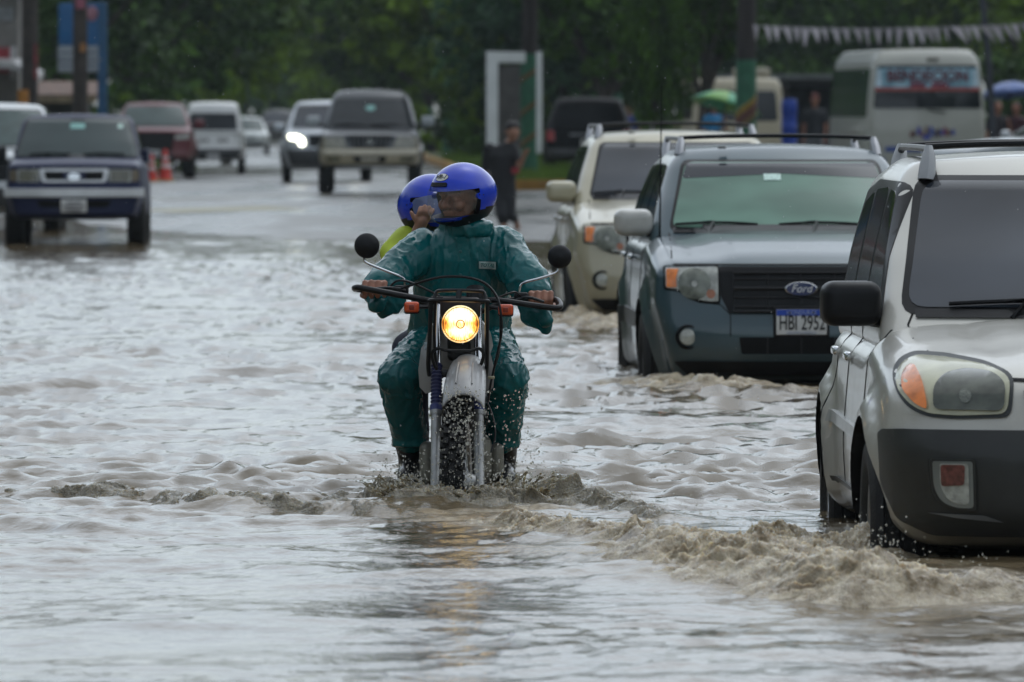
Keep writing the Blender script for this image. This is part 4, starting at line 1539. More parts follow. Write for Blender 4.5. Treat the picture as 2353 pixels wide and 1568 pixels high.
# --- buses
def bus(name, label, paint, px, Y, yaw, W=2.04, Lb=6.3, roof=2.62, rear=True, ground=None):
    x = (px - CX) / F * Y
    S = dict(L=Lb, W=W, r=.13, axles=(1.35, 4.7), Rw=.38, Ra=.44, flare=.0, tw=.22, crown=.02, bow=.06, rbow=.06, nx=18,
             top=prof([(0, roof), (Lb, roof)]), bot=prof([(0, .36), (Lb, .36)]),
             side=prof([(.3, .97), (.6, 1.0), (1.3, 1.0), (1.9, .965), (2.35, .915), (2.5, .87), (2.7, .78)], .03), plan=prof([(0, .985), (.5, 1.0), (Lb, 1.0)]),
             nose=prof([(.3, .03), (.5, 0), (1.25, 0), (1.9, .05), (2.3, .10), (2.5, .18), (2.65, .30)], .03), tail=prof([(.3, 0), (2.7, .1)]), ntaper=0.0)
    c = Car(name, label, S, paint, (x, Y, gz(x, Y) if ground is None else ground), R(yaw), cat='bus', cabin=False)
    return c


bus_paint = wet_paint('greyed_cream_bus_paint', (.37, .37, .32), .0, rough=.4, dirt=(.2, .19, .16), dirt_amt=.35)
cb = bus('bus', 'cream bus with lettered banner across its dark rear window', bus_paint, 2132, 136, 4.0, ground=.04)
rw = cb.p('rear_window', round_poly([(-.93, 1.60), (.93, 1.60), (.86, 2.34), (-.86, 2.34)], .06), GLASS_DARK, off=.012, depth=.02)
banner_m = mat('banner_blue', (.14, .34, .44), .5, var=.3, scale=5, col2=(.34, .54, .62))
bn = cb.p('banner', round_poly([(-.90, 1.93), (.90, 1.93), (.86, 2.29), (-.86, 2.29)], .02), banner_m, parent=rw, off=.018)
cb.p('banner_edge', round_poly([(-.905, 1.90), (.905, 1.90), (.90, 1.96), (-.90, 1.96)], .005), mat('banner_red', (.30, .05, .04), .5, var=.3, scale=20), parent=rw, off=.022)
for sx in (-1, 1):
    cb.p('banner_end', round_poly([(sx * .80, 1.965), (sx * .885, 1.965), (sx * .85, 2.27), (sx * .79, 2.27)], .005), mat('banner_white', (.5, .62, .68), .5, var=.2), parent=rw, off=.021)
ht = cast(cb.bvh, m_front, 0, 2.14)[0]
hb = cast(cb.bvh, m_front, 0, 2.02)[0]
tl = math.atan2(ht.y - hb.y, .12)
lettering('lettering', 'BENDECION', (0, ht.y - .030, 2.15), .27, mat('banner_print', (.05, .012, .04), .5, var=.35, scale=12, col2=(.16, .02, .03)), bn, rot=(R(90) - tl, 0, 0), sx=.92, bold=.009)
for u0, u1 in ((-.30, -.04), (.06, .36)):
    cb.p('lettering', round_poly([(u0, 1.965), (u1, 1.965), (u1, 2.045), (u0, 2.045)], .02), mat('banner_maroon', (.16, .02, .05), .5, var=.5, scale=30), parent=bn, off=.026)
# airbrushed script under the window
cols = [(.16, .03, .03), (.05, .04, .03), (.03, .05, .3), (.20, .04, .05), (.12, .05, .06), (.14, .08, .05), (.08, .10, .06), (.02, .05, .30), (.05, .08, .16)]
rs = random.Random(4)
for k in range(17):
    u = -.30 + .045 * k + rs.uniform(-.02, .02)
    z0 = 1.12 + rs.uniform(-.015, .05)
    h = rs.uniform(.08, .17)
    cb.p('lettering', round_poly([(u, z0), (u + .05, z0 - .01), (u + .07, z0 + h * .8), (u + .015, z0 + h)], .02), mat('script_%d' % (k % 9), cols[k % 9], .5, var=.3, scale=40), off=.008 + .001 * (k % 3), depth=.014)
cb.p('lettering', ellipse(-.02, 1.11, .07, .045, 14), mat('script_2', cols[2]), off=.013)
cb.p('stripe', round_poly([(-.73, .86), (.78, .86), (.78, .95), (-.73, .95)], .01), mat('bus_blue', (.02, .06, .26), .4, var=.15), off=.010)
for sx in (-1, 1):
    fx = lambda o: o if sx < 0 else mirror(o)
    cb.p('tail_lamp', fx(round_poly([(-.97, 1.0), (-.83, 1.0), (-.82, .50), (-.96, .50)], .02)), mat('dark_red_lens', (.07, .012, .01), .3, coat=.4, var=.2), off=.014)
    cb.p('badge', fx(round_poly([(-.80, .75), (-.73, .75), (-.73, .63), (-.80, .63)], .02)), MATS['bus_blue'], off=.012)
cb.p('engine_panel', round_poly([(-.72, .80), (.76, .80), (.76, .48), (-.72, .48)], .03), mat('bus_panel', (.33, .33, .28), .45, var=.1), off=.006)
cb.p('bumper', round_poly([(-1.0, .52), (1.0, .52), (.98, .38), (-.98, .38)], .03), bus_paint, off=.03)
green_glass = mat('bus_green_glass', (.02, .055, .04), .12, coat=.5, var=.3, scale=2)
for mp_ in (m_left, m_right):
    for k in range(6):
        a = .45 + k * .95
        cb.p('side_window', round_poly([(a, 1.45), (a + .85, 1.45), (a + .85, 2.28), (a, 2.28)], .06), green_glass, mp_, off=.008, grid=.2)
    cb.line('rain_gutter', [(.25, 2.40), (5.9, 2.40)], w=.05, mapper=mp_, m=mat('bus_gutter', (.22, .23, .2), .5), off=.02)
p, _ = cast(cb.bvh, m_front, .1, 2.44)
MB().box(p + Vector((0, -.01, 0)), (.2, .06, .06), bev=.02).build('marker_light', mat('brown_lens', (.1, .095, .06)), cb.root)
MB().tube([cast(cb.bvh, m_front, 0, 1.585)[0] + Vector((0, -.02, 0)), cast(cb.bvh, m_front, .3, 1.53)[0] + Vector((0, -.02, 0))], .014, 6).build('wiper', BLACK_TRIM, cb.root)

cream2 = wet_paint('sandy_bus_paint', (.50, .44, .31), .0, rough=.4, dirt_amt=.25)
c2 = bus('bus', 'sand coloured minibus with roof box behind the green umbrella', cream2, 1698, 172, 3.0, W=2.0, roof=2.25, Lb=5.6, ground=.06)
c2.p('windscreen', round_poly([(-.85, 1.32), (.85, 1.32), (.80, 1.97), (-.80, 1.97)], .08), GLASS_DARK, off=.010)
c2.both('headlamp', round_poly([(-.86, .82), (-.6, .82), (-.6, .66), (-.86, .66)], .03), LENS_CLEAR, off=.012)
c2.p('bumper', round_poly([(-.95, .55), (.95, .55), (.93, .4), (-.93, .4)], .03), BLACK_PLASTIC, off=.03)
MB().box((.35, 1.0, 2.36), (.75, .9, .22), bev=.06).build('roof_box', mat('roof_box', (.34, .31, .24), .5), c2.root)
for mp_ in (m_left, m_right):
    for k in range(5):
        a = .4 + k * .98
        c2.p('side_window', round_poly([(a, 1.35), (a + .86, 1.35), (a + .86, 1.95), (a, 1.95)], .06), GLASS_DARK, mp_, off=.008, grid=.2)

# ================================================================== motorcycle
BX, BY = -0.215, 33.3
BZ = gz(BX, BY)
bike = thing('motorcycle', 'black and silver trail motorcycle with lit round headlamp wading through the flood', 'motorcycle', (BX, BY, BZ))


def B(px, py, dy):
    return PX(px, py, BY + dy) - Vector((BX, BY, BZ))


STEEL_BLACK = mat('black_tube', (.006, .006, .0065), .35, var=.2, coat=.1, spec=.3)
FORK_SILVER = mat('fork_alloy', (.36, .36, .35), .38, metal=.6, var=.18, scale=14)
GAITER = mat('navy_gaiter', (.012, .016, .07), .5, var=.2)
FENDER_M = mat('silver_plastic', (.26, .255, .25), .35, coat=.25, var=.06, scale=4)
TANK_M = mat('tank_grey', (.27, .265, .255), .3, coat=.6, var=.08, scale=3)
ENGINE_M = mat('engine_alloy', (.23, .22, .18), .5, metal=.4, var=.25, scale=20, bump=.1)


# --- front wheel: knobbed tyre, rim, spokes
def bike_wheel(loc, Rt, w, rz=0.0, lean=0.0):
    root = MB()
    t = MB().lathe([(Rt * .80, -w * .32), (Rt * .86, -w * .45), (Rt * .93, -w * .44), (Rt * .965, -w * .30), (Rt * .975, 0), (Rt * .965, w * .30), (Rt * .93, w * .44), (Rt * .86, w * .45), (Rt * .80, w * .32)],
                   axis=(1, 0, 0), n=56, closed=True)
    n = 44
    for k in range(n):
        a = 2 * math.pi * k / n
        for row, xo in ((0, -.30), (0, .30), (1, 0), (2, -.42), (2, .42)):
            aa = a + (math.pi / n if row == 1 else (.5 * math.pi / n if row == 2 else 0))
            rr = Rt * (.985 if row < 2 else .95)
            c = Vector((xo * w, math.cos(aa) * rr, math.sin(aa) * rr))
            t.box(c, (w * (.22 if row != 1 else .26), .026, .022), Matrix.Rotation(aa - math.pi / 2, 3, 'X'))
    o = t.build('front_wheel' if Rt > .33 else 'rear_wheel', RUBBER, bike, angle=35)
    o.location = loc
    o.rotation_euler = (0, lean, rz)
    rm = MB().lathe([(Rt * .76, -w * .22), (Rt * .81, -w * .30), (Rt * .82, 0), (Rt * .81, w * .30), (Rt * .76, w * .22), (Rt * .75, 0)], axis=(1, 0, 0), n=48, closed=True)
    rm.build('rim', ALLOY, o)
    hub = MB().lathe([(.001, -.07), (.03, -.07), (.045, -.04), (.045, .04), (.03, .07), (.001, .07)], axis=(1, 0, 0), n=20)
    hub.build('hub', FORK_SILVER, o)
    sp = MB()
    for k in range(32):
        a = 2 * math.pi * k / 32
        sg = 1 if k % 2 else -1
        sp.tube([(sg * .035, math.cos(a + .35 * (1 if k % 4 < 2 else -1)) * .04, math.sin(a + .35 * (1 if k % 4 < 2 else -1)) * .04), (0, math.cos(a) * Rt * .77, math.sin(a) * Rt * .77)], .0022, 5)
    sp.build('spokes', CHROME, o)['kind'] = 'stuff'
    return o


STEER = R(-5)
bike_wheel((-.005, .0, .345), .345, .10, STEER)
bike_wheel((0, 1.36, .325), .325, .125)

# --- forks (two), rubber gaiters above the silver sliders
for px_t, px_b, nm in ((1003, 1000, 0), (1101, 1102, 1)):
    lo = B(px_b, 1290, -.02)
    lo.z = .30
    mid = B(px_t - 1, 945, .12)
    top = B(px_t + (3 if nm == 0 else -3), 690, .36)
    f = MB()
    f.tube([lo, lo.lerp(mid, .12), mid], [.026, .021, .0215], 14).lathe([(.024, -.02), (.027, 0), (.024, .015)], mid, (mid - lo), 14)
    fo = f.build('fork', FORK_SILVER, bike)
    MB().tube([mid, top], .0175, 12).build('stanchion', CHROME, fo)
    gp = []
    gr = []
    n = 26
    gtop = mid.lerp(top, .42)
    for k in range(n + 1):
        gp.append(mid.lerp(gtop, k / n))
        gr.append(.0255 if k % 2 else .0205)
    MB().tube(gp, gr, 14).build('gaiter', GAITER, fo)
    MB().lathe([(.024, -.014), (.027, -.012), (.027, .012), (.024, .014)], mid + (mid - lo).normalized() * .012, (mid - lo), 14).build('clamp', mat('navy_band', (.02, .03, .14), .4), fo)

# yokes
for py, dy in ((690, .36), (858, .22)):
    a, b_ = B(1004, py, dy), B(1100, py, dy)
    MB().box((a + b_) / 2, ((b_ - a).length + .055, .06, .035), bev=.012).build('yoke', STEEL_BLACK, bike)

# --- front mudguard: domed centre with flat wings, following the tyre
v, f = [], []
prof_y = [(-.215, .728), (-.205, .738), (-.155, .775), (-.085, .812), (-.01, .845), (.07, .868), (.15, .880), (.24, .876)]
cxs = [-1, -.93, -.8, -.66, -.55, -.4, -.2, 0, .2, .4, .55, .66, .8, .93, 1]
for i, (yy, zz) in enumerate(prof_y):
    s = i / (len(prof_y) - 1)
    half = .089 - .022 * max(0, s - .45) * 1.6
    for c_ in cxs:
        a = abs(c_)
        dz = 0.0
        if a > .55:
            dz = -.030 * min(1, (a - .55) / .12) - .030 * max(0, (a - .8) / .2)
        else:
            dz = -.012 * (a / .55) ** 2
        lip = .006 if i == 0 else 0
        v.append(Vector((c_ * half + .002, yy + .02 * a ** 2, zz + dz * (1 if s < .8 else .8) - lip)))
nc = len(cxs)
for i in range(len(prof_y) - 1):
    for j in range(nc - 1):
        f.append((i * nc + j, i * nc + j + 1, (i + 1) * nc + j + 1, (i + 1) * nc + j))
fen = mesh_obj('mudguard', v, f, FENDER_M, bike, True, 30)
md = fen.modifiers.new('s', 'SUBSURF')
md.levels = md.render_levels = 1
md = fen.modifiers.new('t', 'SOLIDIFY')
md.thickness = .005
eval_mods(fen)
fen.rotation_euler = (0, R(1.5), R(-2))
fen.location = (.0, 0, 0)
# ribs pressed into it
for sg in (-1, 1):
    MB().tube([(sg * .034, -.16, .766), (sg * .033, -.085, .808), (sg * .030, 0, .846)], .004, 6).build('rib', FENDER_M, fen)

# --- headlamp
hc = B(1058, 745, .14)
hl = MB().lathe([(.070, -.004), (.0785, -.010), (.081, 0), (.078, .012), (.072, .05), (.05, .09), (.0, .10)], hc, (0, 1, 0), 40).build('headlamp', STEEL_BLACK, bike)
MB().lathe([(.0725, -.006), (.079, -.013), (.0815, -.004), (.0795, .004), (.0735, .002)], hc, (0, 1, 0), 40, closed=True).build('rim', CHROME, hl)
lm = bpy.data.materials.new('lit_lens')
lm.use_nodes = True
N, L = lm.node_tree.nodes, lm.node_tree.links
b = N['Principled BSDF']
tc = N.new('ShaderNodeTexCoord')
mp = N.new('ShaderNodeMapping')
mp.inputs['Scale'].default_value = (260, 60, 45)
L.new(tc.outputs['Object'], mp.inputs[0])
nz = N.new('ShaderNodeTexNoise')
nz.inputs['Scale'].default_value = 1
nz.inputs['Detail'].default_value = 3
L.new(mp.outputs[0], nz.inputs['Vector'])
sub = N.new('ShaderNodeVectorMath')
sub.operation = 'DISTANCE'
sub.inputs[1].default_value = (0, 0, .008)
L.new(tc.outputs['Object'], sub.inputs[0])
rad = N.new('ShaderNodeMapRange')
rad.inputs[1].default_value = .045
rad.inputs[2].default_value = .080
rad.inputs[3].default_value = 0.16
rad.inputs[4].default_value = -.40
L.new(sub.outputs['Value'], rad.inputs[0])
ad = N.new('ShaderNodeMath')
ad.operation = 'ADD'
L.new(rad.outputs[0], ad.inputs[0])
L.new(nz.outputs['Fac'], ad.inputs[1])
sxy = N.new('ShaderNodeSeparateXYZ')          # the filament's bright bands above and below a dimmer middle
L.new(tc.outputs['Object'], sxy.inputs[0])
ab_ = N.new('ShaderNodeMath')
ab_.operation = 'ABSOLUTE'
L.new(sxy.outputs['Z'], ab_.inputs[0])
bd = N.new('ShaderNodeMapRange')
bd.inputs[1].default_value = .004
bd.inputs[2].default_value = .034
bd.inputs[3].default_value = -.22
bd.inputs[4].default_value = .16
L.new(ab_.outputs[0], bd.inputs[0])
ad0 = ad
ad = N.new('ShaderNodeMath')
ad.operation = 'ADD'
L.new(ad0.outputs[0], ad.inputs[0])
L.new(bd.outputs[0], ad.inputs[1])
cr = N.new('ShaderNodeValToRGB')
e = cr.color_ramp.elements
e[0].position = .08
e[0].color = (.30, .07, .008, 1)
e[1].position = .62
e[1].color = (1.0, .86, .48, 1)
m_ = e.new(.33)
m_.color = (.95, .42, .06, 1)
L.new(ad.outputs[0], cr.inputs[0])
L.new(cr.outputs[0], b.inputs['Emission Color'])
b.inputs['Emission Strength'].default_value = 1.75
b.inputs['Base Color'].default_value = (.25, .12, .03, 1)
b.inputs['Roughness'].default_value = .15
ln = MB().lathe([(.0735, 0), (.06, -.010), (.04, -.017), (.02, -.020), (.0, -.021)], (0, 0, 0), (0, 1, 0), 40).build('lens', lm, hl)
ln.location = hc
bl = MB().lathe([(.019, 0), (.019, -.004), (.0155, -.005), (.0145, -.001)], hc + Vector((0, -.021, 0)), (0, 1, 0), 24, closed=True).build('bulb_shield', mat('bulb_brown', (.20, .07, .015), .3, emit=(.5, .16, .03), estr=.5), hl)

# --- tube frame round the headlamp
fr = MB()
fr.tube([B(997, 690, .05), B(1002, 674, .06), B(1016, 668, .06), B(1100, 669, .06), B(1113, 676, .06), B(1117, 692, .05)], .0075, 8, smooth=3)
fr.tube([B(985, 692, .05), B(998, 690, .04), B(1058, 690, .03), B(1116, 692, .04), B(1124, 695, .05)], .0085, 8, smooth=3)
fr.tube([B(990, 692, .05), B(988, 760, .06), B(984, 835, .10), B(986, 862, .16)], .0095, 8, smooth=3)
fr.tube([B(1119, 694, .05), B(1119, 760, .06), B(1119, 835, .10), B(1117, 862, .16)], .0095, 8, smooth=3)
fr.tube([B(1001, 692, .05), B(998, 780, .08), B(1003, 850, .12)], .007, 8, smooth=3)
fr.tube([B(1000, 845, .08), B(992, 815, .07), B(1006, 801, .06), B(1030, 806, .05), B(1080, 806, .05), B(1100, 801, .06), B(1111, 815, .07), B(1103, 845, .08)], .0075, 8, smooth=4)
fr.tube([B(1055, 668, .06), B(1053, 690, .04)], .012, 8)
fr.build('lamp_guard', STEEL_BLACK, bike)
MB().box(B(1058, 708, .20), (.17, .05, .09), bev=.02).build('headlamp_cowl', mat('brown_black', (.028, .018, .015), .35, var=.3), bike)
MB().box(B(1055, 770, .30), (.10, .06, .22), bev=.02).build('steering_head', STEEL_BLACK, bike)
# instrument
it = B(1092, 678, .33)
MB().lathe([(.0, -.03), (.034, -.03), (.038, -.02), (.038, .03), (.0, .035)], it, (0, .5, 1), 24).build('speedometer', BLACK_PLASTIC, bike)

# --- handlebar, hand guards, grips, levers
bar = [B(838, 664, .46), B(905, 672, .44), B(960, 690, .42), B(1010, 715, .40), B(1058, 718, .40), B(1105, 717, .40), B(1150, 696, .42), B(1195, 687, .44), B(1262, 692, .46)]
MB().tube(bar, .0115, 10, smooth=4).build('handlebar', STEEL_BLACK, bike)
MB().tube([B(992, 692, .34), B(970, 688, .32), B(900, 675, .31), B(836, 663, .31), B(818, 661, .33), B(816, 664, .40), B(832, 666, .46)], .0135, 10, smooth=4).build('hand_guard', STEEL_BLACK, bike)
MB().tube([B(1118, 690, .34), B(1150, 691, .32), B(1220, 701, .31), B(1275, 708, .31), B(1288, 703, .34), B(1280, 690, .42), B(1262, 690, .46)], .0130, 10, smooth=4).build('hand_guard', STEEL_BLACK, bike)
for pts in ([(838, 664), (882, 669)], [(1222, 689), (1264, 693)]):
    MB().tube([B(*pts[0], .46), B(*pts[1], .45)], .017, 12).build('grip', RUBBER, bike)
for pts in ([(930, 668), (895, 662), (858, 664)], [(1188, 690), (1215, 684), (1250, 694)]):
    MB().tube([B(pts[0][0], pts[0][1], .40), B(pts[1][0], pts[1][1], .36), B(pts[2][0], pts[2][1], .36)], [.010, .007, .006], 8, smooth=4).build('lever', STEEL_BLACK, bike)
for q in ((922, 668), (1198, 684)):
    MB().box(B(q[0], q[1], .42), (.062, .05, .045), bev=.012).build('switch_block', BLACK_PLASTIC, bike)

# --- mirrors
for (cx, cy, rr, stem) in ((843, 565, 29.5, [(836, 592), (842, 604), (885, 622), (923, 637), (930, 646), (930, 668)]),
                           (1286, 590, 28.0, [(1284, 616), (1276, 628), (1240, 640), (1206, 649), (1195, 658), (1192, 684)])):
    cpos = B(cx, cy, .40)
    r_ = rr / F * BY
    mm = MB().lathe([(0, -.026), (r_ * .5, -.022), (r_ * .85, -.012), (r_, .0), (r_ * .97, .012), (r_ * .9, .014), (0, .010)], cpos, (0.06, 1, .05), 32).build('mirror', mat('mirror_black', (.009, .0095, .011), .5, var=.3, scale=9, bump=.05, spec=.3), bike)
    MB().tube([B(x, y, .41) for x, y in stem], .0052, 8, smooth=4).build('stem', CHROME, mm)
    MB().lathe([(.009, -.012), (.010, 0), (.009, .012)], B(stem[-1][0], stem[-1][1] - 3, .41), (0, 0, 1), 6).build('nut', CHROME, mm)

# --- indicators
for cx, cy in ((946, 706), (1162, 712)):
    p = B(cx, cy, .22)
    o = MB().box(p, (.062, .035, .046), bev=.011).build('indicator', mat('orange_lens', (.62, .075, .012), .25, coat=.6, var=.2, scale=30), bike)
    MB().box(p + Vector((0, .028, -.004)), (.066, .03, .052), bev=.011).build('housing', BLACK_PLASTIC, o)
    MB().box(p + Vector((0, -.012, 0)), (.022, .02, .022), bev=.004).build('bulb', mat('dark_orange', (.25, .03, .008), .3), o)
    MB().tube([p + Vector((0, .03, 0)), B(1058 + (cx - 1058) * .62, 705, .30)], .009, 8).build('stalk', STEEL_BLACK, o)

# --- cables
cab = [
    ([(905, 668, .42), (940, 657, .36), (985, 643, .30), (1025, 636, .26), (1075, 638, .24), (1115, 652, .24), (1140, 680, .22), (1150, 715, .20), (1152, 765, .20), (1140, 825, .22), (1128, 880, .24), (1120, 930, .26)], .0055),
    ([(895, 660, .42), (912, 646, .40), (940, 648, .36), (985, 668, .32), (1010, 680, .30)], .005),
    ([(1200, 685, .40), (1185, 672, .36), (1165, 676, .34), (1130, 690, .32)], .0045),
    ([(1120, 925, .14), (1133, 960, .10), (1138, 1000, .06), (1128, 1040, .03)], .0038),
    ([(1150, 700, .26), (1148, 800, .28), (1135, 850, .28)], .004),
]
for pts, r_ in cab:
    MB().tube([B(*p) for p in pts], r_, 7, smooth=6).build('cable', STEEL_BLACK, bike)
for q in ((1137, 872), ):
    MB().box(B(q[0] - 8, q[1] - 4, .22), (.028, .016, .012), bev=.004).build('cable_clip', mat('yellowed_clip', (.40, .37, .24), .4), bike)

# --- tank, seat, frame, engine
tank = MB()
vv, ff = rbox_np((.155, .24, .13), .10, (3, 4, 2), 5)
vv[:, 0] *= np.interp(vv[:, 1], [-.24, .24], [1.0, .68])
vv[:, 0] *= np.interp(vv[:, 2], [-.13, .0, .13], [.72, 1.0, .86])
vv[:, 2] += np.interp(vv[:, 1], [-.24, .24], [-.03, .0])
tk = mesh_obj('tank', vv, ff, TANK_M, bike, True, 60)
tk.location = (-.01, .57, .93)
# shrouds beside the fork
for sg, pts in ((-1, [(1000, 772), (985, 776), (968, 800), (961, 850), (964, 890), (978, 905), (1000, 900)]), (1, [(1112, 790), (1124, 800), (1136, 850), (1134, 890), (1120, 905), (1108, 900)])):
    front = [B(x, y, .33) for x, y in pts]
    cen = sum(front, Vector()) / len(front)
    vv = [p for p in front] + [cen + (p - cen) * .92 + Vector((0, .16, 0)) for p in front]
    n = len(front)
    mesh_obj('tank_shroud', vv + [cen + Vector((0, -.02, 0))], [(i, (i + 1) % n, n + (i + 1) % n, n + i) for i in range(n)] + [(2 * n, (i + 1) % n, i) for i in range(n)], TANK_M, bike, True, 50)
MB().box(B(983, 795, .315), (.03, .004, .03), bev=.001).build('decal', mat('tank_decal', (.35, .42, .45), .3, var=.5, scale=60), bike)
vv, ff = rbox_np((.12, .42, .055), .05, (3, 6, 1), 4)
vv[:, 2] += .04 * (vv[:, 1] / .42) ** 2
so = mesh_obj('seat', vv, ff, mat('black_vinyl', (.015, .015, .016), .45, var=.2), bike, True, 60)
so.location = (0, 1.12, .86)
b_ = MB()
b_.tube([(0, .36, 1.02), (0, .50, .70), (0, .52, .36)], .022, 8)
b_.tube([(-.06, .45, .95), (-.11, .95, .72), (-.10, 1.0, .36)], .016, 8)
b_.tube([(.06, .45, .95), (.11, .95, .72), (.10, 1.0, .36)], .016, 8)
b_.tube([(-.10, .92, .36), (-.10, 1.36, .325)], .02, 8).tube([(.10, .92, .36), (.10, 1.36, .325)], .02, 8)
b_.tube([(-.11, .95, .72), (-.10, 1.5, .86)], .013, 8).tube([(.11, .95, .72), (.10, 1.5, .86)], .013, 8)
b_.build('frame', STEEL_BLACK, bike)
en = MB()
en.box((0, .72, .42), (.26, .42, .22), bev=.06)
for k in range(9):
    en.box((0, .58 + .004 * k, .50 + k * .022), (.17, .17, .010), Matrix.Rotation(R(-14), 3, 'X'), bev=.004)
en.box((0, .60, .60), (.10, .10, .24), Matrix.Rotation(R(-14), 3, 'X'))
en.box((-.15, .66, .40), (.06, .22, .18), bev=.03).box((.15, .66, .40), (.06, .20, .17), bev=.03)
en.build('engine', ENGINE_M, bike)
MB().tube([(.04, .48, .62), (.06, .40, .52), (.07, .45, .36), (.12, .8, .34), (.15, 1.2, .50), (.15, 1.55, .62)], [.019, .019, .019, .022, .045, .045], 10, smooth=4).build('exhaust', mat('rusty_exhaust', (.10, .075, .055), .5, metal=.5, var=.35, scale=16), bike)
for sg in (-1, 1):
    MB().box((sg * .19, .82, .325), (.12, .05, .025), bev=.006).build('footpeg', STEEL_BLACK, bike)
MB().box((0, 1.62, .84), (.16, .36, .02), bev=.008).build('rear_mudguard', FENDER_M, bike)


# ================================================================== people
def cap(b, p0, r0, p1, r1, n=14):
    p0, p1 = Vector(p0), Vector(p1)
    d = (p1 - p0)
    ln = d.length
    pr = []
    for k in range(6):
        a = math.pi / 2 * (1 - k / 5)
        pr.append((r0 * math.cos(a), -r0 * math.sin(a)))
    for k in range(6):
        a = math.pi / 2 * k / 5
        pr.append((r1 * math.cos(a), ln + r1 * math.sin(a)))
    b.lathe(pr, p0, d if ln > 1e-6 else (0, 0, 1), n)


def limb(b, pts):
    """chain of tapered capsules [(point, radius)...]"""
    for (p0, r0), (p1, r1) in zip(pts[:-1], pts[1:]):
        cap(b, p0, r0, p1, r1)


def loft(b, rings, n=24):
    """closed loft of horizontal ellipses [(centre, rx, ry)]"""
    v, f = [], []
    for c, rx, ry in rings:
        c = Vector(c)
        for j in range(n):
            a = 2 * math.pi * j / n
            v.append(c + Vector((math.cos(a) * rx, math.sin(a) * ry, 0)))
    for i in range(len(rings) - 1):
        for j in range(n):
            f.append((i * n + j, i * n + (j + 1) % n, (i + 1) * n + (j + 1) % n, (i + 1) * n + j))
    f.append(list(range(n))[::-1])
    f.append([(len(rings) - 1) * n + j for j in range(n)])
    b.add(v, f)


def blob(name, b, voxel, m, parent, smooth=5, wrinkle=None, fac=0.5):
    """fuse the shapes into one continuous skin"""
    me = bpy.data.meshes.new(name)
    me.from_pydata([tuple(v) for v in b.v], [], b.f)
    o = link(name, me, parent)
    md = o.modifiers.new('r', 'REMESH')
    md.mode = 'VOXEL'
    md.voxel_size = voxel
    if smooth:
        md = o.modifiers.new('s', 'SMOOTH')
        md.factor = fac
        md.iterations = smooth
    eval_mods(o)
    me = o.data
    me.materials.clear()
    me.materials.append(m)
    if wrinkle:
        n = len(me.vertices)
        co = np.empty(n * 3, np.float32)
        no = np.empty(n * 3, np.float32)
        me.vertices.foreach_get('co', co)
        me.vertex_normals.foreach_get('vector', no)
        co, no = co.reshape(-1, 3), no.reshape(-1, 3)
        d = np.array([wrinkle(Vector(p), Vector(q)) for p, q in zip(co, no)], np.float32)
        co = co + no * d[:, None]
        me.vertices.foreach_set('co', co.ravel())
    me.polygons.foreach_set('use_smooth', [True] * len(me.polygons))
    me.update()
    return o


SKIN = mat('brown_skin', (.29, .125, .075), .45, var=.16, scale=30, bump=.08, bscale=220)
SKIN2 = mat('tan_skin', (.33, .165, .10), .45, var=.12, scale=30, bump=.06, bscale=220)
RAINCOAT = mat('teal_raincoat', (.0008, .100, .104), .24, coat=.15, spec=.38, var=.2, scale=5, bump=.12, bscale=55)
BOOT = mat('black_rubber_boot', (.005, .005, .006), .35, coat=.1, var=.2, spec=.35)
HELM = mat('blue_helmet_shell', (.0005, .034, .50), .22, coat=.5, spec=.35, var=.12, scale=9)
HELM_BLACK = mat('helmet_black', (.004, .004, .005), .5, var=.2, spec=.3)
VISOR = mat('clear_visor', (.26, .27, .24), .06, alpha=.17, var=.25, scale=20, coat=.5, bump=.02, bscale=160)


def ridged(p, s, k=(1, 1, 1)):
    q = Vector((p.x * s * k[0], p.y * s * k[1], p.z * s * k[2]))
    return 1 - 2 * abs(noise.noise(q))


def crease(p, s, k=(1, 1, 1)):
    """thin sharp fold lines"""
    q = Vector((p.x * s * k[0], p.y * s * k[1], p.z * s * k[2]))
    return max(0.0, 1 - 5.5 * abs(noise.noise(q)))


def cloth(amp, s=9, k=(1.3, 1, .55)):
    def fn(p, n):
        w = Vector(p) + .03 * noise.noise_vector(p * 6)
        return amp * (ridged(w, s, k) * .55 + ridged(w + Vector((3, 1, 7)), s * 2.1, k) * .30 + .2 * noise.noise(w * s * 4))
    return fn


def m_radial(u, v):
    d = Vector((math.sin(u) * math.cos(v), -math.cos(u) * math.cos(v), math.sin(v)))
    return d * .6, -d


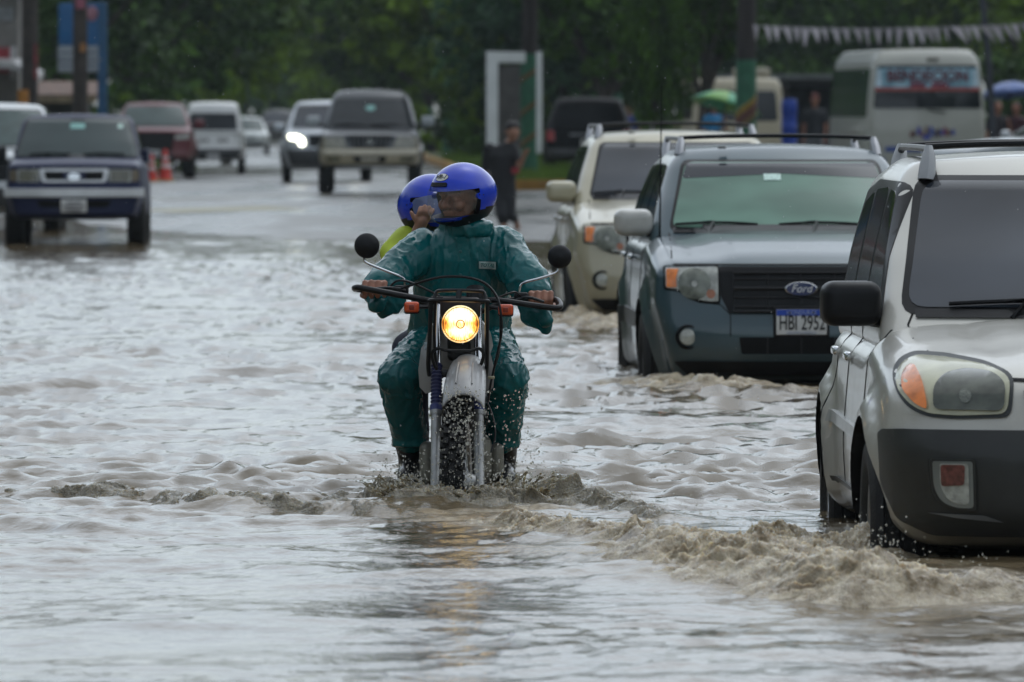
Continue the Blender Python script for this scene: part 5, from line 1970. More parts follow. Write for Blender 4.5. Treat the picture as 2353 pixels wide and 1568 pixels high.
def make_helmet(parent, loc, rot, label=None, visor_m=None, sticker=True):
    """full-face shell with a real opening, visor, vents and neck roll"""
    nt_, nf = 56, 40
    a, bb, c_ = .128, .160, .140
    v, f = [], []
    for i in range(nf + 1):
        el = -math.pi / 2 + math.pi * i / nf
        for j in range(nt_):
            az = 2 * math.pi * j / nt_
            d = Vector((math.sin(az) * math.cos(el), -math.cos(az) * math.cos(el), math.sin(el)))
            r = 1 / math.sqrt((d.x / a) ** 2 + (d.y / bb) ** 2 + (d.z / c_) ** 2)
            fw = max(0, -d.y)
            r += .030 * fw ** 2 * math.exp(-((el + .55) / .35) ** 2)
            r += .010 * max(0, d.y) * math.exp(-((el - .1) / .5) ** 2)
            p = d * r
            p.z = max(p.z, -.128 - .012 * fw)
            v.append(p)
    for i in range(nf):
        for j in range(nt_):
            f.append((i * nt_ + j, i * nt_ + (j + 1) % nt_, (i + 1) * nt_ + (j + 1) % nt_, (i + 1) * nt_ + j))
    bm = bmesh.new()
    vs = [bm.verts.new(p) for p in v]
    for q in f:
        bm.faces.new([vs[k] for k in q])
    bmesh.ops.remove_doubles(bm, verts=bm.verts, dist=1e-4)
    bmesh.ops.recalc_face_normals(bm, faces=bm.faces)
    me = bpy.data.meshes.new('helmet')
    bm.to_mesh(me)
    bvh = BVHTree.FromBMesh(bm)
    me.materials.append(HELM)
    o = link('helmet', me, parent)
    # inside and opening
    inner = MB().ball((0, .005, .0), 1.0, 22, (.106, .136, .118))
    ib = inner.build('cutter', HELM_BLACK)
    nb = MB().lathe([(0, -.2), (.088, -.2), (.085, -.05), (0, -.05)], (0, .02, 0), (0, 0, 1), 28)
    nb = nb.build('cutter', HELM_BLACK)
    ol = round_poly([(-.2, .035), (.2, .035), (.2, -.066), (.075, -.078), (-.075, -.078), (-.2, -.066)], .02)
    n = len(ol)
    ab = MB().add([Vector((p.x, -.4, p.y)) for p in ol] + [Vector((p.x, -.022, p.y)) for p in ol],
                  [(i, n + i, n + (i + 1) % n, (i + 1) % n) for i in range(n)] + [list(range(n)), list(range(n, 2 * n))[::-1]])
    ab = ab.build('cutter', HELM_BLACK, None, False)
    for ob in (ib, nb, ab):
        bm2 = bmesh.new()
        bm2.from_mesh(ob.data)
        bmesh.ops.remove_doubles(bm2, verts=bm2.verts, dist=5e-5)
        bmesh.ops.recalc_face_normals(bm2, faces=bm2.faces)
        bm2.to_mesh(ob.data)
        bm2.free()
        ob.parent = parent
        md = o.modifiers.new('b', 'BOOLEAN')
        md.operation = 'DIFFERENCE'
        md.solver = 'EXACT'
        md.object = ob
        md.material_mode = 'TRANSFER'
    eval_mods(o)
    for ob in (ib, nb, ab):
        bpy.data.objects.remove(ob)
    me = o.data
    bi = [i for i, m in enumerate(me.materials) if m and m.name == 'helmet_black']
    bi = bi[0] if bi else 0
    for p in me.polygons:
        cc = p.center
        lim = -.050 + .28 * min(0, cc.y - .03)
        if cc.z < lim:
            p.material_index = bi
    me.polygons.foreach_set('use_smooth', [True] * len(me.polygons))
    me.set_sharp_from_angle(angle=R(38))
    o.location = loc
    o.rotation_euler = rot
    # visor shield wraps the front
    vo = [(-1.28, .04), (-1.20, .20), (-.8, .27), (0, .29), (.8, .27), (1.20, .20), (1.28, .04), (1.15, -.34), (.8, -.47), (0, -.50), (-.8, -.47), (-1.15, -.34)]
    patch('visor', bvh, round_poly(vo, .12), m_radial, visor_m or VISOR, o, off=.006, depth=.003, grid=.09)
    for sg in (-1, 1):
        patch('hinge', bvh, ellipse(sg * 1.36, .02, .14, .11, 18), m_radial, HELM, o, off=.010, depth=.02, grid=.09)
        for k in (0, 1):
            patch('screw', bvh, ellipse(sg * (1.30 + .16 * k), .06 - .02 * k, .022, .022, 8), m_radial, HELM_BLACK, o, off=.012, depth=.01)
    patch('vent', bvh, round_poly([(-.30, .36), (.30, .36), (.30, .47), (-.30, .47)], .03), m_radial, HELM_BLACK, o, off=.009, depth=.02, grid=.09)
    patch('vent', bvh, round_poly([(-.40, -.72), (.40, -.72), (.42, -.60), (-.42, -.60)], .04), m_radial, HELM_BLACK, o, off=.005, depth=.02, grid=.09)
    if sticker:
        st = patch('sticker', bvh, ellipse(0, .66, .27, .125, 28), m_radial, mat('sticker_white', (.66, .67, .62), .3, var=.08), o, off=.002, depth=.004, grid=.06)
        p, nn = cast(bvh, m_radial, 0, .66)
        up = (cast(bvh, m_radial, 0, .70)[0] - cast(bvh, m_radial, 0, .62)[0]).normalized()
        rt = Vector((1, 0, 0))
        fw = rt.cross(up)
        M = Matrix((rt, up, fw)).transposed().to_4x4()
        t = lettering('lettering', 'VR-1', (0, 0, 0), .030, INK, st, extrude=.0012, shear=.25)
        t.rotation_euler = M.to_euler()
        t.location = p + nn * .0045
        patch('sticker_edge', bvh, ellipse(0, .66, .285, .137, 28), m_radial, INK, st, off=.001, depth=.003, grid=.06)
    return o


def make_head(b, c, rot, s=1.0):
    """skull, jaw, nose, lips, brows, ears in head space (faces -y)"""
    def T(p):
        return Vector(c) + rot @ (Vector(p) * s)
    b.ball(T((0, .01, .03)), .095 * s, 14, (.84, 1.05, 1.05), rot)
    b.ball(T((0, -.022, -.045)), .068 * s, 12, (.90, .95, 1.15), rot)
    cap(b, T((0, -.075, -.088)), .020 * s, T((0, -.06, -.07)), .03 * s)
    cap(b, T((0, -.093, .018)), .010 * s, T((0, -.118, -.022)), .0155 * s)
    cap(b, T((-.014, -.106, -.027)), .010 * s, T((.014, -.106, -.027)), .010 * s)
    cap(b, T((-.020, -.098, -.052)), .0085 * s, T((.020, -.098, -.052)), .0085 * s)
    cap(b, T((-.017, -.095, -.064)), .0095 * s, T((.017, -.095, -.064)), .0095 * s)
    for sg in (-1, 1):
        cap(b, T((sg * .014, -.092, .030)), .012 * s, T((sg * .050, -.080, .028)), .011 * s)
        b.ball(T((sg * .046, -.072, -.022)), .026 * s, 8)
        b.ball(T((sg * .083, .012, -.008)), .026 * s, 8, (.4, .8, 1.2), rot)
        b.ball(T((sg * .032, -.083, .008)), .013 * s, 8)


def grip_hand(b, grip, wrist, sg, up=(0, 0, 1)):
    """fist closed round a bar along x at `grip`; fingers wrap over the front"""
    g, w = Vector(grip), Vector(wrist)
    cap(b, w, .028, g + Vector((0, .045, .010)), .030)
    cap(b, g + Vector((-.030, .030, .020)), .022, g + Vector((.030, .030, .020)), .022)
    for k in range(4):
        x = (-.041 + .0275 * k)
        ln = (1.0, 1.06, 1.0, .88)[k] if sg > 0 else (.88, 1.0, 1.06, 1.0)[k]
        base = g + Vector((x, .030, .030))
        k1 = g + Vector((x * 1.02, -.014, .032 * ln))
        k2 = g + Vector((x * 1.02, -.032 * ln, .002))
        tip = g + Vector((x, -.016, -.026 * ln))
        limb(b, [(base, .0135), (k1, .0125), (k2, .0112), (tip, .0098)])
    ix = -.046 * sg
    limb(b, [(g + Vector((ix * .8, .035, .006)), .0145), (g + Vector((ix * 1.15, .010, -.022)), .0125), (g + Vector((ix * .95, -.022, -.028)), .0105)])


def mark_parent(o, p):
    o.parent = p


# ------------------------------------------------------------------ rider
RX = Vector((BX, BY, BZ))
rider = thing('person', 'rider in teal raincoat and blue full-face helmet gripping the handlebar', 'person', (BX, BY, BZ))
neck = Vector((.0, .74, 1.40))
headc = B(1062, 449, .70)
hrot = Matrix.Rotation(R(-42), 3, 'Z') @ Matrix.Rotation(R(7), 3, 'X')
body = MB()
hipL, hipR = Vector((-.10, .95, .90)), Vector((.10, .95, .90))
kneeL, kneeR = B(917, 868, .50), B(1163, 868, .50)
ankL, ankR = Vector((-.215, .76, .42)), Vector((.175, .76, .41))
shL, shR = Vector((-.185, .78, 1.315)), Vector((.185, .78, 1.305))
elL, elR = B(892, 640, .62), B(1215, 648, .62)
gripL, gripR = B(861, 667, .455), B(1243, 691, .455)
wrL, wrR = gripL + Vector((-.005, .085, .015)), gripR + Vector((.005, .085, .012))
loft(body, [((0, .96, .84), .13, .10), ((0, .95, .95), .15, .11), ((0, .88, 1.10), .14, .10), ((0, .80, 1.25), .17, .11), ((0, .78, 1.33), .15, .09), ((0, .76, 1.38), .07, .06)])
limb(body, [((0, .77, 1.36), .058), (headc + Vector((0, .03, -.05)), .056)])
for h, k, a in ((hipL, kneeL, ankL), (hipR, kneeR, ankR)):
    limb(body, [(h, .085), (k, .056), (k.lerp(a, .35), .048), (a, .030)])
    cap(body, a + Vector((0, .01, -.045)), .028, a + Vector((0, -.13, -.078)), .022)
for s_, e_, w_ in ((shL, elL, wrL), (shR, elR, wrR)):
    limb(body, [(s_, .058), (e_, .042), (w_, .029)])
make_head(body, headc + hrot @ Vector((0, .0, -.010)), hrot, .98)
grip_hand(body, gripL, wrL, 1)
grip_hand(body, gripR, wrR, -1)
blob('body', body, .0046, SKIN, rider, 2, fac=.4)

jk = MB()
loft(jk, [((-.012, .955, .875), .205, .165), ((-.010, .95, .96), .215, .17), ((-.006, .90, 1.06), .205, .165), ((0, .85, 1.16), .20, .155), ((0, .81, 1.26), .205, .145), ((0, .79, 1.33), .180, .125), ((.0, .77, 1.38), .115, .10), ((.0, .755, 1.425), .092, .088)])
# collar
loft(jk, [((.02, .755, 1.37), .110, .100), ((.02, .750, 1.405), .106, .098), ((.025, .752, 1.425), .098, .092)])
limb(jk, [(shL + Vector((.025, 0, -.008)), .084), (shL.lerp(elL, .5) + Vector((0, 0, -.008)), .080), (elL, .078)])
limb(jk, [(shR + Vector((-.02, 0, .005)), .092), (shR.lerp(elR, .5), .088), (elR, .082)])
limb(jk, [(elL, .08), (elL.lerp(wrL, .55) + Vector((0, 0, .0)), .062), (wrL + Vector((.01, .015, 0)), .043)])
limb(jk, [(elR, .08), (elR.lerp(wrR, .55), .062), (wrR + Vector((-.01, .015, 0)), .043)])
# loose rubberised sleeves hang below the forearms
dl, dr = B(879, 722, .60), B(1252, 762, .60)
limb(jk, [(elL + Vector((0, 0, -.01)), .072), (dl + Vector((.01, 0, .04)), .042), (dl + Vector((0, 0, .012)), .014)])
limb(jk, [(wrL + Vector((0, .05, -.02)), .045), (B(868, 700, .52), .030)])
limb(jk, [(B(905, 690, .62), .045), (dl, .014)])
limb(jk, [(elR + Vector((0, 0, -.02)), .075), (B(1228, 715, .62), .055), (dr + Vector((0, 0, .03)), .026), (dr + Vector((.002, 0, .012)), .016)])
limb(jk, [(wrR + Vector((0, .06, -.03)), .048), (B(1252, 735, .56), .026)])


def coat_wr(p, n):
    w = Vector(p) + .035 * noise.noise_vector(p * 5)
    k = (1.7, 1.0, .45) if p.x * p.x < .04 else (.9, .9, 1.1)
    d = ridged(w, 5.5, k) * .010 + crease(w, 8.5, k) * .0075 + crease(w + Vector((3, 1, 7)), 19, k) * .0035 + .0008 * noise.noise(w * 45)
    return d


jacket = blob('jacket', jk, .0062, RAINCOAT, rider, 4, coat_wr)
# placket, studs and maker's patch laid on the cloth
jb = BVHTree.FromObject(jacket, bpy.context.evaluated_depsgraph_get())
ribbon('placket', jb, [(-.005 + .02 * math.sin(k), 1.36 - .06 * k) for k in range(7)], .045, m_front, RAINCOAT, jacket, off=.005, depth=.012)
for zz in (1.30, 1.20, 1.10):
    p, _ = cast(jb, m_front, -.005, zz)
    MB().ball(p + Vector((0, -.006, 0)), .007, 8, (1, .5, 1)).build('stud', mat('teal_stud', (.006, .10, .10), .3), jacket)
q0 = B(1120, 610, .65)
pt_ = patch('patch', jb, [(q0.x - .036, q0.z - .014), (q0.x + .036, q0.z - .018), (q0.x + .036, q0.z + .014), (q0.x - .036, q0.z + .016)], m_front, mat('patch_pale', (.42, .50, .47), .5, var=.15, scale=60), jacket, off=.010, depth=.02, grid=.012)
pp, _ = cast(jb, m_front, q0.x, q0.z)
lettering('lettering', 'TOTAL', (pp.x, pp.y - .024, pp.z - .001), .0215, mat('teal_print', (.01, .13, .12), .5), pt_, rot=(R(90), R(3), 0), sx=.88, shear=.2, bold=.0006)
ribbon('pocket_seam', jb, [(-.17, .985), (-.05, .975)], .008, m_front, RAINCOAT, jacket, off=.006, depth=.01)

tr = MB()
loft(tr, [((0, .97, .80), .17, .16), ((0, .96, .92), .19, .16), ((0, .93, 1.0), .17, .14)])
for h, k, a, sg in ((hipL, kneeL, ankL, -1), (hipR, kneeR, ankR, 1)):
    hem = a.lerp(k, .27)
    limb(tr, [(h + Vector((0, 0, -.01)), .125), (h.lerp(k, .55), .098), (k + Vector((sg * .004, 0, 0)), .084), (k.lerp(hem, .5), .079), (hem + Vector((-sg * .006, 0, 0)), .073)])
    loft(tr, [(hem + Vector((-sg * .006, 0, -.045)), .072, .075), (hem + Vector((-sg * .004, 0, .04)), .074, .08)])


def tr_wr(p, n):
    w = Vector(p) + .03 * noise.noise_vector(p * 5)
    lo = 1.0 if p.z > .68 else .55
    return lo * (ridged(w, 8, (1.2, 1, .8)) * .006 + crease(w, 11, (1.1, 1, .9)) * .009 + crease(w + Vector((5, 2, 1)), 22, (1, 1, .8)) * .005) + .001 * noise.noise(w * 50)


blob('trousers', tr, .0062, RAINCOAT, rider, 3, tr_wr)
for a, k, sg in ((ankL, kneeL, -1), (ankR, kneeR, 1)):
    bt = MB()
    hem = a.lerp(k, .34)
    limb(bt, [(hem, .064), (a + Vector((0, .01, 0)), .058), (a + Vector((0, .02, -.045)), .055)])
    limb(bt, [(a + Vector((0, .02, -.055)), .045), (a + Vector((sg * .01, -.10, -.070)), .050), (a + Vector((sg * .015, -.18, -.078)), .043)])
    blob('boot', bt, .009, BOOT, rider, 3, cloth(.003, 14))
    # turned hem of thin plastic
    hm = a.lerp(k, .23)
    MB().lathe([(.070, -.012), (.078, -.010), (.080, .012), (.074, .016)], hm + Vector((-sg * .006, 0, .0)), (sg * .22, 0, 1), 28, closed=True).build('hem', mat('hem_grey', (.03, .045, .05), .35, coat=.2), rider)
make_helmet(rider, headc, hrot.to_euler())
MB().lathe([(.075, -.03), (.082, 0), (.075, .03)], headc + Vector((.005, .03, -.135)), (0, 0, 1), 24).build('scarf', mat('dark_scarf', (.02, .012, .014), .8, var=.4, scale=30), rider)

# ------------------------------------------------------------------ passenger
pas = thing('person', 'pillion passenger in yellow-green shirt raising a hand to the blue helmet', 'person', (BX, BY, BZ))
pc = B(990, 474, 1.18)
prot = Matrix.Rotation(R(36), 3, 'Z') @ Matrix.Rotation(R(-4), 3, 'X')
pb = MB()
loft(pb, [((0, 1.30, .90), .13, .11), ((0, 1.29, 1.0), .14, .11), ((-.03, 1.25, 1.15), .13, .10), ((-.06, 1.22, 1.27), .15, .10), ((-.08, 1.2, 1.33), .10, .08), ((-.10, 1.19, 1.37), .06, .055)])
limb(pb, [((-.10, 1.19, 1.35), .05), (pc + Vector((0, .02, -.05)), .05)])
psh, pel, pwr = B(908, 572, 1.14), B(935, 640, 1.02), B(962, 528, 1.0)
psh2, pel2, pwr2 = Vector((.10, 1.2, 1.29)), Vector((.20, 1.15, 1.10)), Vector((.13, 1.0, 1.02))
limb(pb, [(psh, .05), (pel, .04), (pwr, .028)])
limb(pb, [(psh2, .05), (pel2, .04), (pwr2, .028)])
limb(pb, [((-.10, 1.28, .93), .085), ((-.225, 1.05, .87), .06), ((-.20, 1.14, .50), .04), ((-.20, 1.04, .44), .035)])
limb(pb, [((.10, 1.28, .93), .085), ((.165, 1.05, .87), .06), ((.14, 1.14, .50), .04), ((.14, 1.04, .44), .035)])
make_head(pb, pc + prot @ Vector((0, 0, -.01)), prot, .95)
# raised open hand: palm, four fingers, thumb
palm = B(970, 508, .99)
cap(pb, pwr, .026, palm, .028)
cap(pb, palm + Vector((-.016, 0, .01)), .020, palm + Vector((.020, 0, .016)), .020)
for k, (dx, dz, ln) in enumerate(((-.008, .055, .9), (.012, .062, 1.0), (.032, .058, .95), (.048, .045, .8))):
    b0 = palm + Vector((-.016 + .013 * k, -.006, .018))
    t = palm + Vector((dx, -.010, dz * 1.05))
    m1 = b0.lerp(t, .5) + Vector((0, -.012, 0))
    limb(pb, [(b0, .0110), (m1, .0100), (t, .0082)])
limb(pb, [(palm + Vector((-.016, 0, -.008)), .0135), (palm + Vector((-.036, -.004, .016)), .0110), (palm + Vector((-.046, -.006, .036)), .0088)])
limb(pb, [(pwr2, .026), (pwr2 + Vector((-.02, -.06, 0)), .026)])
for k in range(5):
    limb(pb, [(pwr2 + Vector((-.03 + .012 * k, -.07, .0)), .0095), (pwr2 + Vector((-.04 + .014 * k, -.10, -.02)), .0085)])
blob('body', pb, .0050, SKIN2, pas, 2, fac=.4)
sh = MB()
loft(sh, [((0, 1.30, .92), .16, .14), ((0, 1.28, 1.05), .165, .13), ((-.04, 1.24, 1.18), .155, .12), ((-.07, 1.21, 1.29), .16, .12), ((-.09, 1.2, 1.345), .09, .08)])
limb(sh, [(psh + Vector((.05, .02, .03)), .068), (psh + Vector((-.002, 0, -.02)), .062), (psh.lerp(pel, .55), .058)])
limb(sh, [(psh2, .065), (psh2.lerp(pel2, .6), .06)])
blob('shirt', sh, .009, mat('lime_shirt', (.42, .52, .03), .6, var=.2, scale=7), pas, 3, cloth(.006, 12))
cf = MB()
limb(cf, [(psh.lerp(pel, .48), .062), (psh.lerp(pel, .62), .060)])
blob('cuff', cf, .008, mat('black_cuff', (.014, .014, .016), .6, var=.3), pas, 3)
tq = MB()
limb(tq, [((-.09, 1.28, .92), .11), ((-.225, 1.05, .87), .078), ((-.20, 1.14, .44), .055), ((-.20, 1.04, .42), .048)])
limb(tq, [((.09, 1.28, .92), .11), ((.165, 1.05, .87), .074), ((.14, 1.14, .44), .055), ((.14, 1.04, .42), .048)])
blob('trousers', tq, .011, mat('navy_trousers', (.012, .016, .04), .7, var=.3, scale=9), pas, 3, cloth(.006, 12))
make_helmet(pas, pc, prot.to_euler(), visor_m=mat('pale_visor', (.17, .22, .42), .10, alpha=.72, var=.2, scale=6, coat=.5), sticker=False)

# ================================================================== trees and shrubs
def leaf_mat(name, c_dark, c_light):
    m = bpy.data.materials.new(name)
    m.use_nodes = True
    N, L = m.node_tree.nodes, m.node_tree.links
    b = N['Principled BSDF']
    g = N.new('ShaderNodeNewGeometry')
    tc = N.new('ShaderNodeTexCoord')
    nz = N.new('ShaderNodeTexNoise')
    nz.inputs['Scale'].default_value = .45
    nz.inputs['Detail'].default_value = 3
    L.new(tc.outputs['Object'], nz.inputs['Vector'])
    mr = N.new('ShaderNodeMapRange')
    mr.inputs[1].default_value = .42
    mr.inputs[2].default_value = .64
    L.new(nz.outputs['Fac'], mr.inputs[0])
    ad = N.new('ShaderNodeMath')
    ad.operation = 'MULTIPLY_ADD'
    ad.inputs[1].default_value = .45
    L.new(g.outputs['Random Per Island'], ad.inputs[0])
    ad2 = N.new('ShaderNodeMath')
    ad2.operation = 'MULTIPLY'
    ad2.inputs[1].default_value = .75
    L.new(mr.outputs[0], ad2.inputs[0])
    L.new(ad2.outputs[0], ad.inputs[2])
    mx = N.new('ShaderNodeMix')
    mx.data_type = 'RGBA'
    mx.inputs[6].default_value = (*c_dark, 1)
    mx.inputs[7].default_value = (*c_light, 1)
    L.new(ad.outputs[0], mx.inputs[0])
    L.new(mx.outputs[2], b.inputs['Base Color'])
    b.inputs['Roughness'].default_value = .6
    b.inputs['Specular IOR Level'].default_value = .2
    return m


LEAF = [leaf_mat('leaf_dark', (.006, .018, .004), (.085, .18, .018)), leaf_mat('leaf_mid', (.012, .036, .004), (.23, .36, .022)), leaf_mat('leaf_blue', (.010, .030, .016), (.06, .14, .05))]
BARK = mat('bark', (.055, .045, .036), .85, var=.4, scale=5, bump=.6, bscale=22)


def leaf_mesh(name, rs, rx, rz, n_clu, n_leaf, size, m, bottom=-1.0, droop=0.0):
    """leaf-sized faces in clumps through the crown's volume"""
    C = []
    while len(C) < n_clu:
        p = rs.uniform(-1, 1, 3)
        d = np.linalg.norm(p)
        if d > 1 or d < .35 or p[2] < bottom:
            continue
        p = p * (.8 + .2 * rs.rand())
        C.append(p * np.array([rx, rx, rz]))
    C = np.array(C)
    cs = rs.uniform(.10, .24, n_clu)[:, None] * rx
    V, n = [], n_clu * n_leaf
    ci = np.repeat(np.arange(n_clu), n_leaf)
    off = rs.normal(0, 1, (n, 3))
    off /= np.maximum(np.linalg.norm(off, axis=1, keepdims=True), 1e-6)
    off *= rs.uniform(.35, 1, (n, 1)) ** .6
    P = C[ci] + off * cs[ci] * np.array([1, 1, .7])
    P[:, 2] -= droop * np.abs(off[:, 0])
    a = rs.normal(0, 1, (n, 3))
    a[:, 2] -= .5
    a /= np.linalg.norm(a, axis=1, keepdims=True)
    b_ = np.cross(a, rs.normal(0, 1, (n, 3)))
    b_ /= np.maximum(np.linalg.norm(b_, axis=1, keepdims=True), 1e-6)
    s = size * rs.uniform(.6, 1.4, (n, 1))
    Q = np.stack([P - a * s, P + b_ * s * .45, P + a * s, P - b_ * s * .45], 1).reshape(-1, 3)
    me = bpy.data.meshes.new(name)
    me.vertices.add(len(Q))
    me.vertices.foreach_set('co', Q.astype(np.float32).ravel())
    me.loops.add(4 * n)
    me.loops.foreach_set('vertex_index', np.arange(4 * n, dtype=np.int32))
    me.polygons.add(n)
    me.polygons.foreach_set('loop_start', np.arange(n, dtype=np.int32) * 4)
    me.polygons.foreach_set('loop_total', np.full(n, 4, np.int32))
    me.update(calc_edges=True)
    me.materials.append(m)
    return me, C


def trunk_mesh(name, rs, C, h0, r0, rz, cz):
    b = MB()
    base = Vector((0, 0, -.1))
    fork = Vector((rs.uniform(-.3, .3), rs.uniform(-.3, .3), h0))
    b.tube([base, base.lerp(fork, .5) + Vector((rs.uniform(-.1, .1), 0, 0)), fork], [r0 * 1.25, r0, r0 * .8], 9, smooth=3)
    for k in range(9):
        c = Vector(C[rs.randint(len(C))]) + Vector((0, 0, cz))
        b.tube([fork + Vector((0, 0, -.15)), fork.lerp(c, .45) + Vector((rs.uniform(-.3, .3), rs.uniform(-.3, .3), .3)), c], [r0 * .55, r0 * .35, r0 * .1], 6, smooth=3)
    me = bpy.data.meshes.new(name)
    me.from_pydata([tuple(v) for v in b.v], [], b.f)
    me.polygons.foreach_set('use_smooth', [True] * len(me.polygons))
    me.materials.append(BARK)
    return me


TREES = []
for k in range(5):
    rs_ = np.random.RandomState(100 + k)
    cz = (5.6, 5.4, 6.0, 5.2, 5.8)[k]
    me, C = leaf_mesh('crown', rs_, 4.3, 4.3, 120, 80, .20, LEAF[(0, 1, 0, 2, 1)[k]], -.97)
    TREES.append((me, trunk_mesh('trunk', rs_, C, 2.2, .22, 4.3, cz), cz))
SHRUBS = []
for k in range(3):
    rs_ = np.random.RandomState(200 + k)
    me, C = leaf_mesh('foliage', rs_, 1.2, 1.1, 40, 70, .11, LEAF[(0, 1, 0)[k]], -.95)
    st = MB()
    for q in range(7):
        c = Vector(C[rs_.randint(len(C))]) + Vector((0, 0, 1.0))
        st.tube([(0, 0, -.1), c * .5 + Vector((0, 0, .1)), c], [.05, .03, .01], 5)
    so_ = st.build('stem', BARK)
    sd = so_.data
    bpy.data.objects.remove(so_)
    SHRUBS.append((me, sd))


def tree(px, Y, k, s=1.0, label='', sz=None, rz=0.0, group=None, name='tree', lift=0.0):
    x = (px - CX) / F * Y
    t = thing(name, label, 'tree', (x, Y, gz(x, Y) - .05), rz, group)
    me, tr_, cz = TREES[k]
    sz = sz or s
    c = link('crown', me, t)
    c.location = (0, 0, cz * sz + lift)
    c.scale = (s, s, sz)
    u = link('trunk', tr_, t)
    u.scale = (s, s, sz * (cz * sz + lift) / (cz * sz))
    return t


def shrub(px, Y, k, s, label, rz=0.0, group=None):
    x = (px - CX) / F * Y
    t = thing('shrub', label, 'shrub', (x, Y, gz(x, Y) - .05), rz, group)
    me, sd = SHRUBS[k]
    c = link('foliage', me, t)
    c.location = (0, 0, 1.0 * s)
    c.scale = (s, s, s)
    u = link('stem', sd, t)
    u.scale = (s, s, s)
    return t


# roadside trees that can be told apart
tree(330, 222, 0, 1.0, 'big dark leafy tree behind the blue sign and maroon pickup', rz=.4)
tree(520, 240, 1, .72, 'yellow-green tree overhanging the road above the white van', sz=1.08, rz=2.0)
tree(130, 205, 2, .85, 'dark tree between the blue sign and the shop', rz=1.1)
tree(800, 330, 1, 1.0, 'light green tree over the silver suv with lit headlamp', rz=.2)
tree(925, 268, 0, .85, 'dark tree rising above the dark grey suv', rz=1.7)
tree(1060, 228, 4, .8, 'green tree growing out of the median behind the white frame', rz=2.6)
tree(1170, 205, 1, .62, 'small bright green tree just behind the white frame', rz=.9)
tree(1290, 200, 3, .8, 'bluish green tree behind the parked black suv', rz=3.3)
tree(1400, 186, 0, .60, 'dark tree with low branches beside the sand coloured minibus', rz=.3, sz=.62, lift=1.3)
tree(1610, 165, 2, .45, 'dark spreading tree above the green umbrella', rz=.7, sz=.55, lift=1.25)
tree(1500, 163, 0, .20, 'narrow dark drooping tree in front of the sand coloured minibus', rz=1.7, sz=.50)
tree(1900, 260, 0, 1.05, 'dark tree behind the two buses', rz=2.2)
tree(2150, 250, 2, 1.1, 'dark spreading tree behind the bunting', rz=.5)
tree(2390, 240, 4, 1.0, 'tree behind the blue umbrella', rz=1.5)
tree(1680, 270, 3, 1.05, 'bluish tree behind the sand coloured minibus', rz=.1)
for k, (px, Y, q) in enumerate(((470, 430, 3), (560, 470, 0), (650, 500, 3), (720, 440, 1), (600, 560, 3), (390, 400, 0), (800, 460, 3), (690, 600, 3), (500, 620, 3), (880, 520, 0), (960, 420, 3), (1060, 380, 0), (1150, 340, 4))):
    tree(px, Y, q, 1.2, 'hazy tree closing off the far end of the road', rz=k * 1.3, group='trees at the far end of the road')
for k, (px, Y, q) in enumerate(((-250, 260, 0), (-60, 300, 4), (80, 330, 0), (200, 300, 2), (1250, 300, 0), (1450, 310, 4), (1600, 330, 0), (1780, 340, 2), (1980, 330, 0), (2280, 330, 2), (2500, 300, 0), (2700, 280, 4), (2900, 250, 0), (-500, 240, 2), (3300, 215, 2), (3750, 190, 0), (4300, 170, 4), (-1000, 200, 0), (-1500, 170, 2))):
    tree(px, Y, q, 1.25, 'tree in the dark belt of woods behind the street', rz=k * 1.1 + .3, group='trees in the belt of woods')
# trees along both sides of the road, nearer than the frame shows: their image lies in the car flanks and the water
for k, (x, Y) in enumerate(((-17, 120), (-18, 150), (-16.5, 90), (-17.5, 62), (17, 95), (18, 125), (17, 70))):
    t = tree(CX + x / Y * F, Y, k % 5, 1.0, 'street tree on the verge beside the flooded road', rz=k * .9, group='trees on the verges')
for k, (px, Y, q, s) in enumerate(((225, 190, 0, 1.1), (275, 196, 1, 1.0), (330, 205, 0, 1.1), (400, 212, 1, 1.0), (170, 186, 0, 1.0))):
    shrub(px, Y, q, s, ('dark bush at the foot of the blue sign post', 'light green bush right behind the maroon pickup roof', 'dark bush beside the light green bush behind the maroon pickup', 'light green bush over the cab of the white van', 'dark bush between the utility pole and the kiosk')[k], k * 1.3)
for k, (px, Y, q, s) in enumerate(((900, 290, 0, 1.4), (1000, 262, 1, 1.3), (1080, 225, 0, 1.1), (1130, 200, 0, .9), (830, 330, 0, 1.5), (750, 360, 0, 1.5), (700, 420, 0, 1.7), (560, 410, 0, 1.6), (480, 380, 0, 1.5))):
    shrub(px, Y, q, s, ('dark bush behind the roof of the dark grey suv', 'light green bush behind the slim painted trunks', 'dark bush at the back of the grass median', 'small dark bush just behind the white frame', 'dark bush behind the silver suv with lit headlamp', 'big dark bush where the silver suv meets the black suv', 'wide dark bush above the black suv at the end of the road', 'wide dark bush above the pale grey sedan', 'dark bush above the roof of the white van')[k], k * 1.7)
for k, (px, Y, q, s) in enumerate(((1500, 215, 0, 1.3), (1600, 225, 0, 1.3), (1780, 235, 0, 1.4), (1860, 225, 0, 1.3), (1950, 215, 0, 1.3), (2290, 205, 0, 1.4), (2380, 200, 0, 1.4), (1420, 225, 0, 1.3), (1300, 225, 0, 1.2))):
    shrub(px, Y, q, s, ('dark bush behind the person in white cap', 'dark bush behind the green umbrella', 'dark bush behind the roof box of the minibus', 'dark bush behind the red capped person', 'dark bush behind the front of the lettered bus', 'dark bush between the lettered bus and the blue umbrella', 'dark bush behind the blue umbrella', 'dark bush between the black suv and the minibus', 'dark bush behind the parked black suv')[k], k * 1.7)

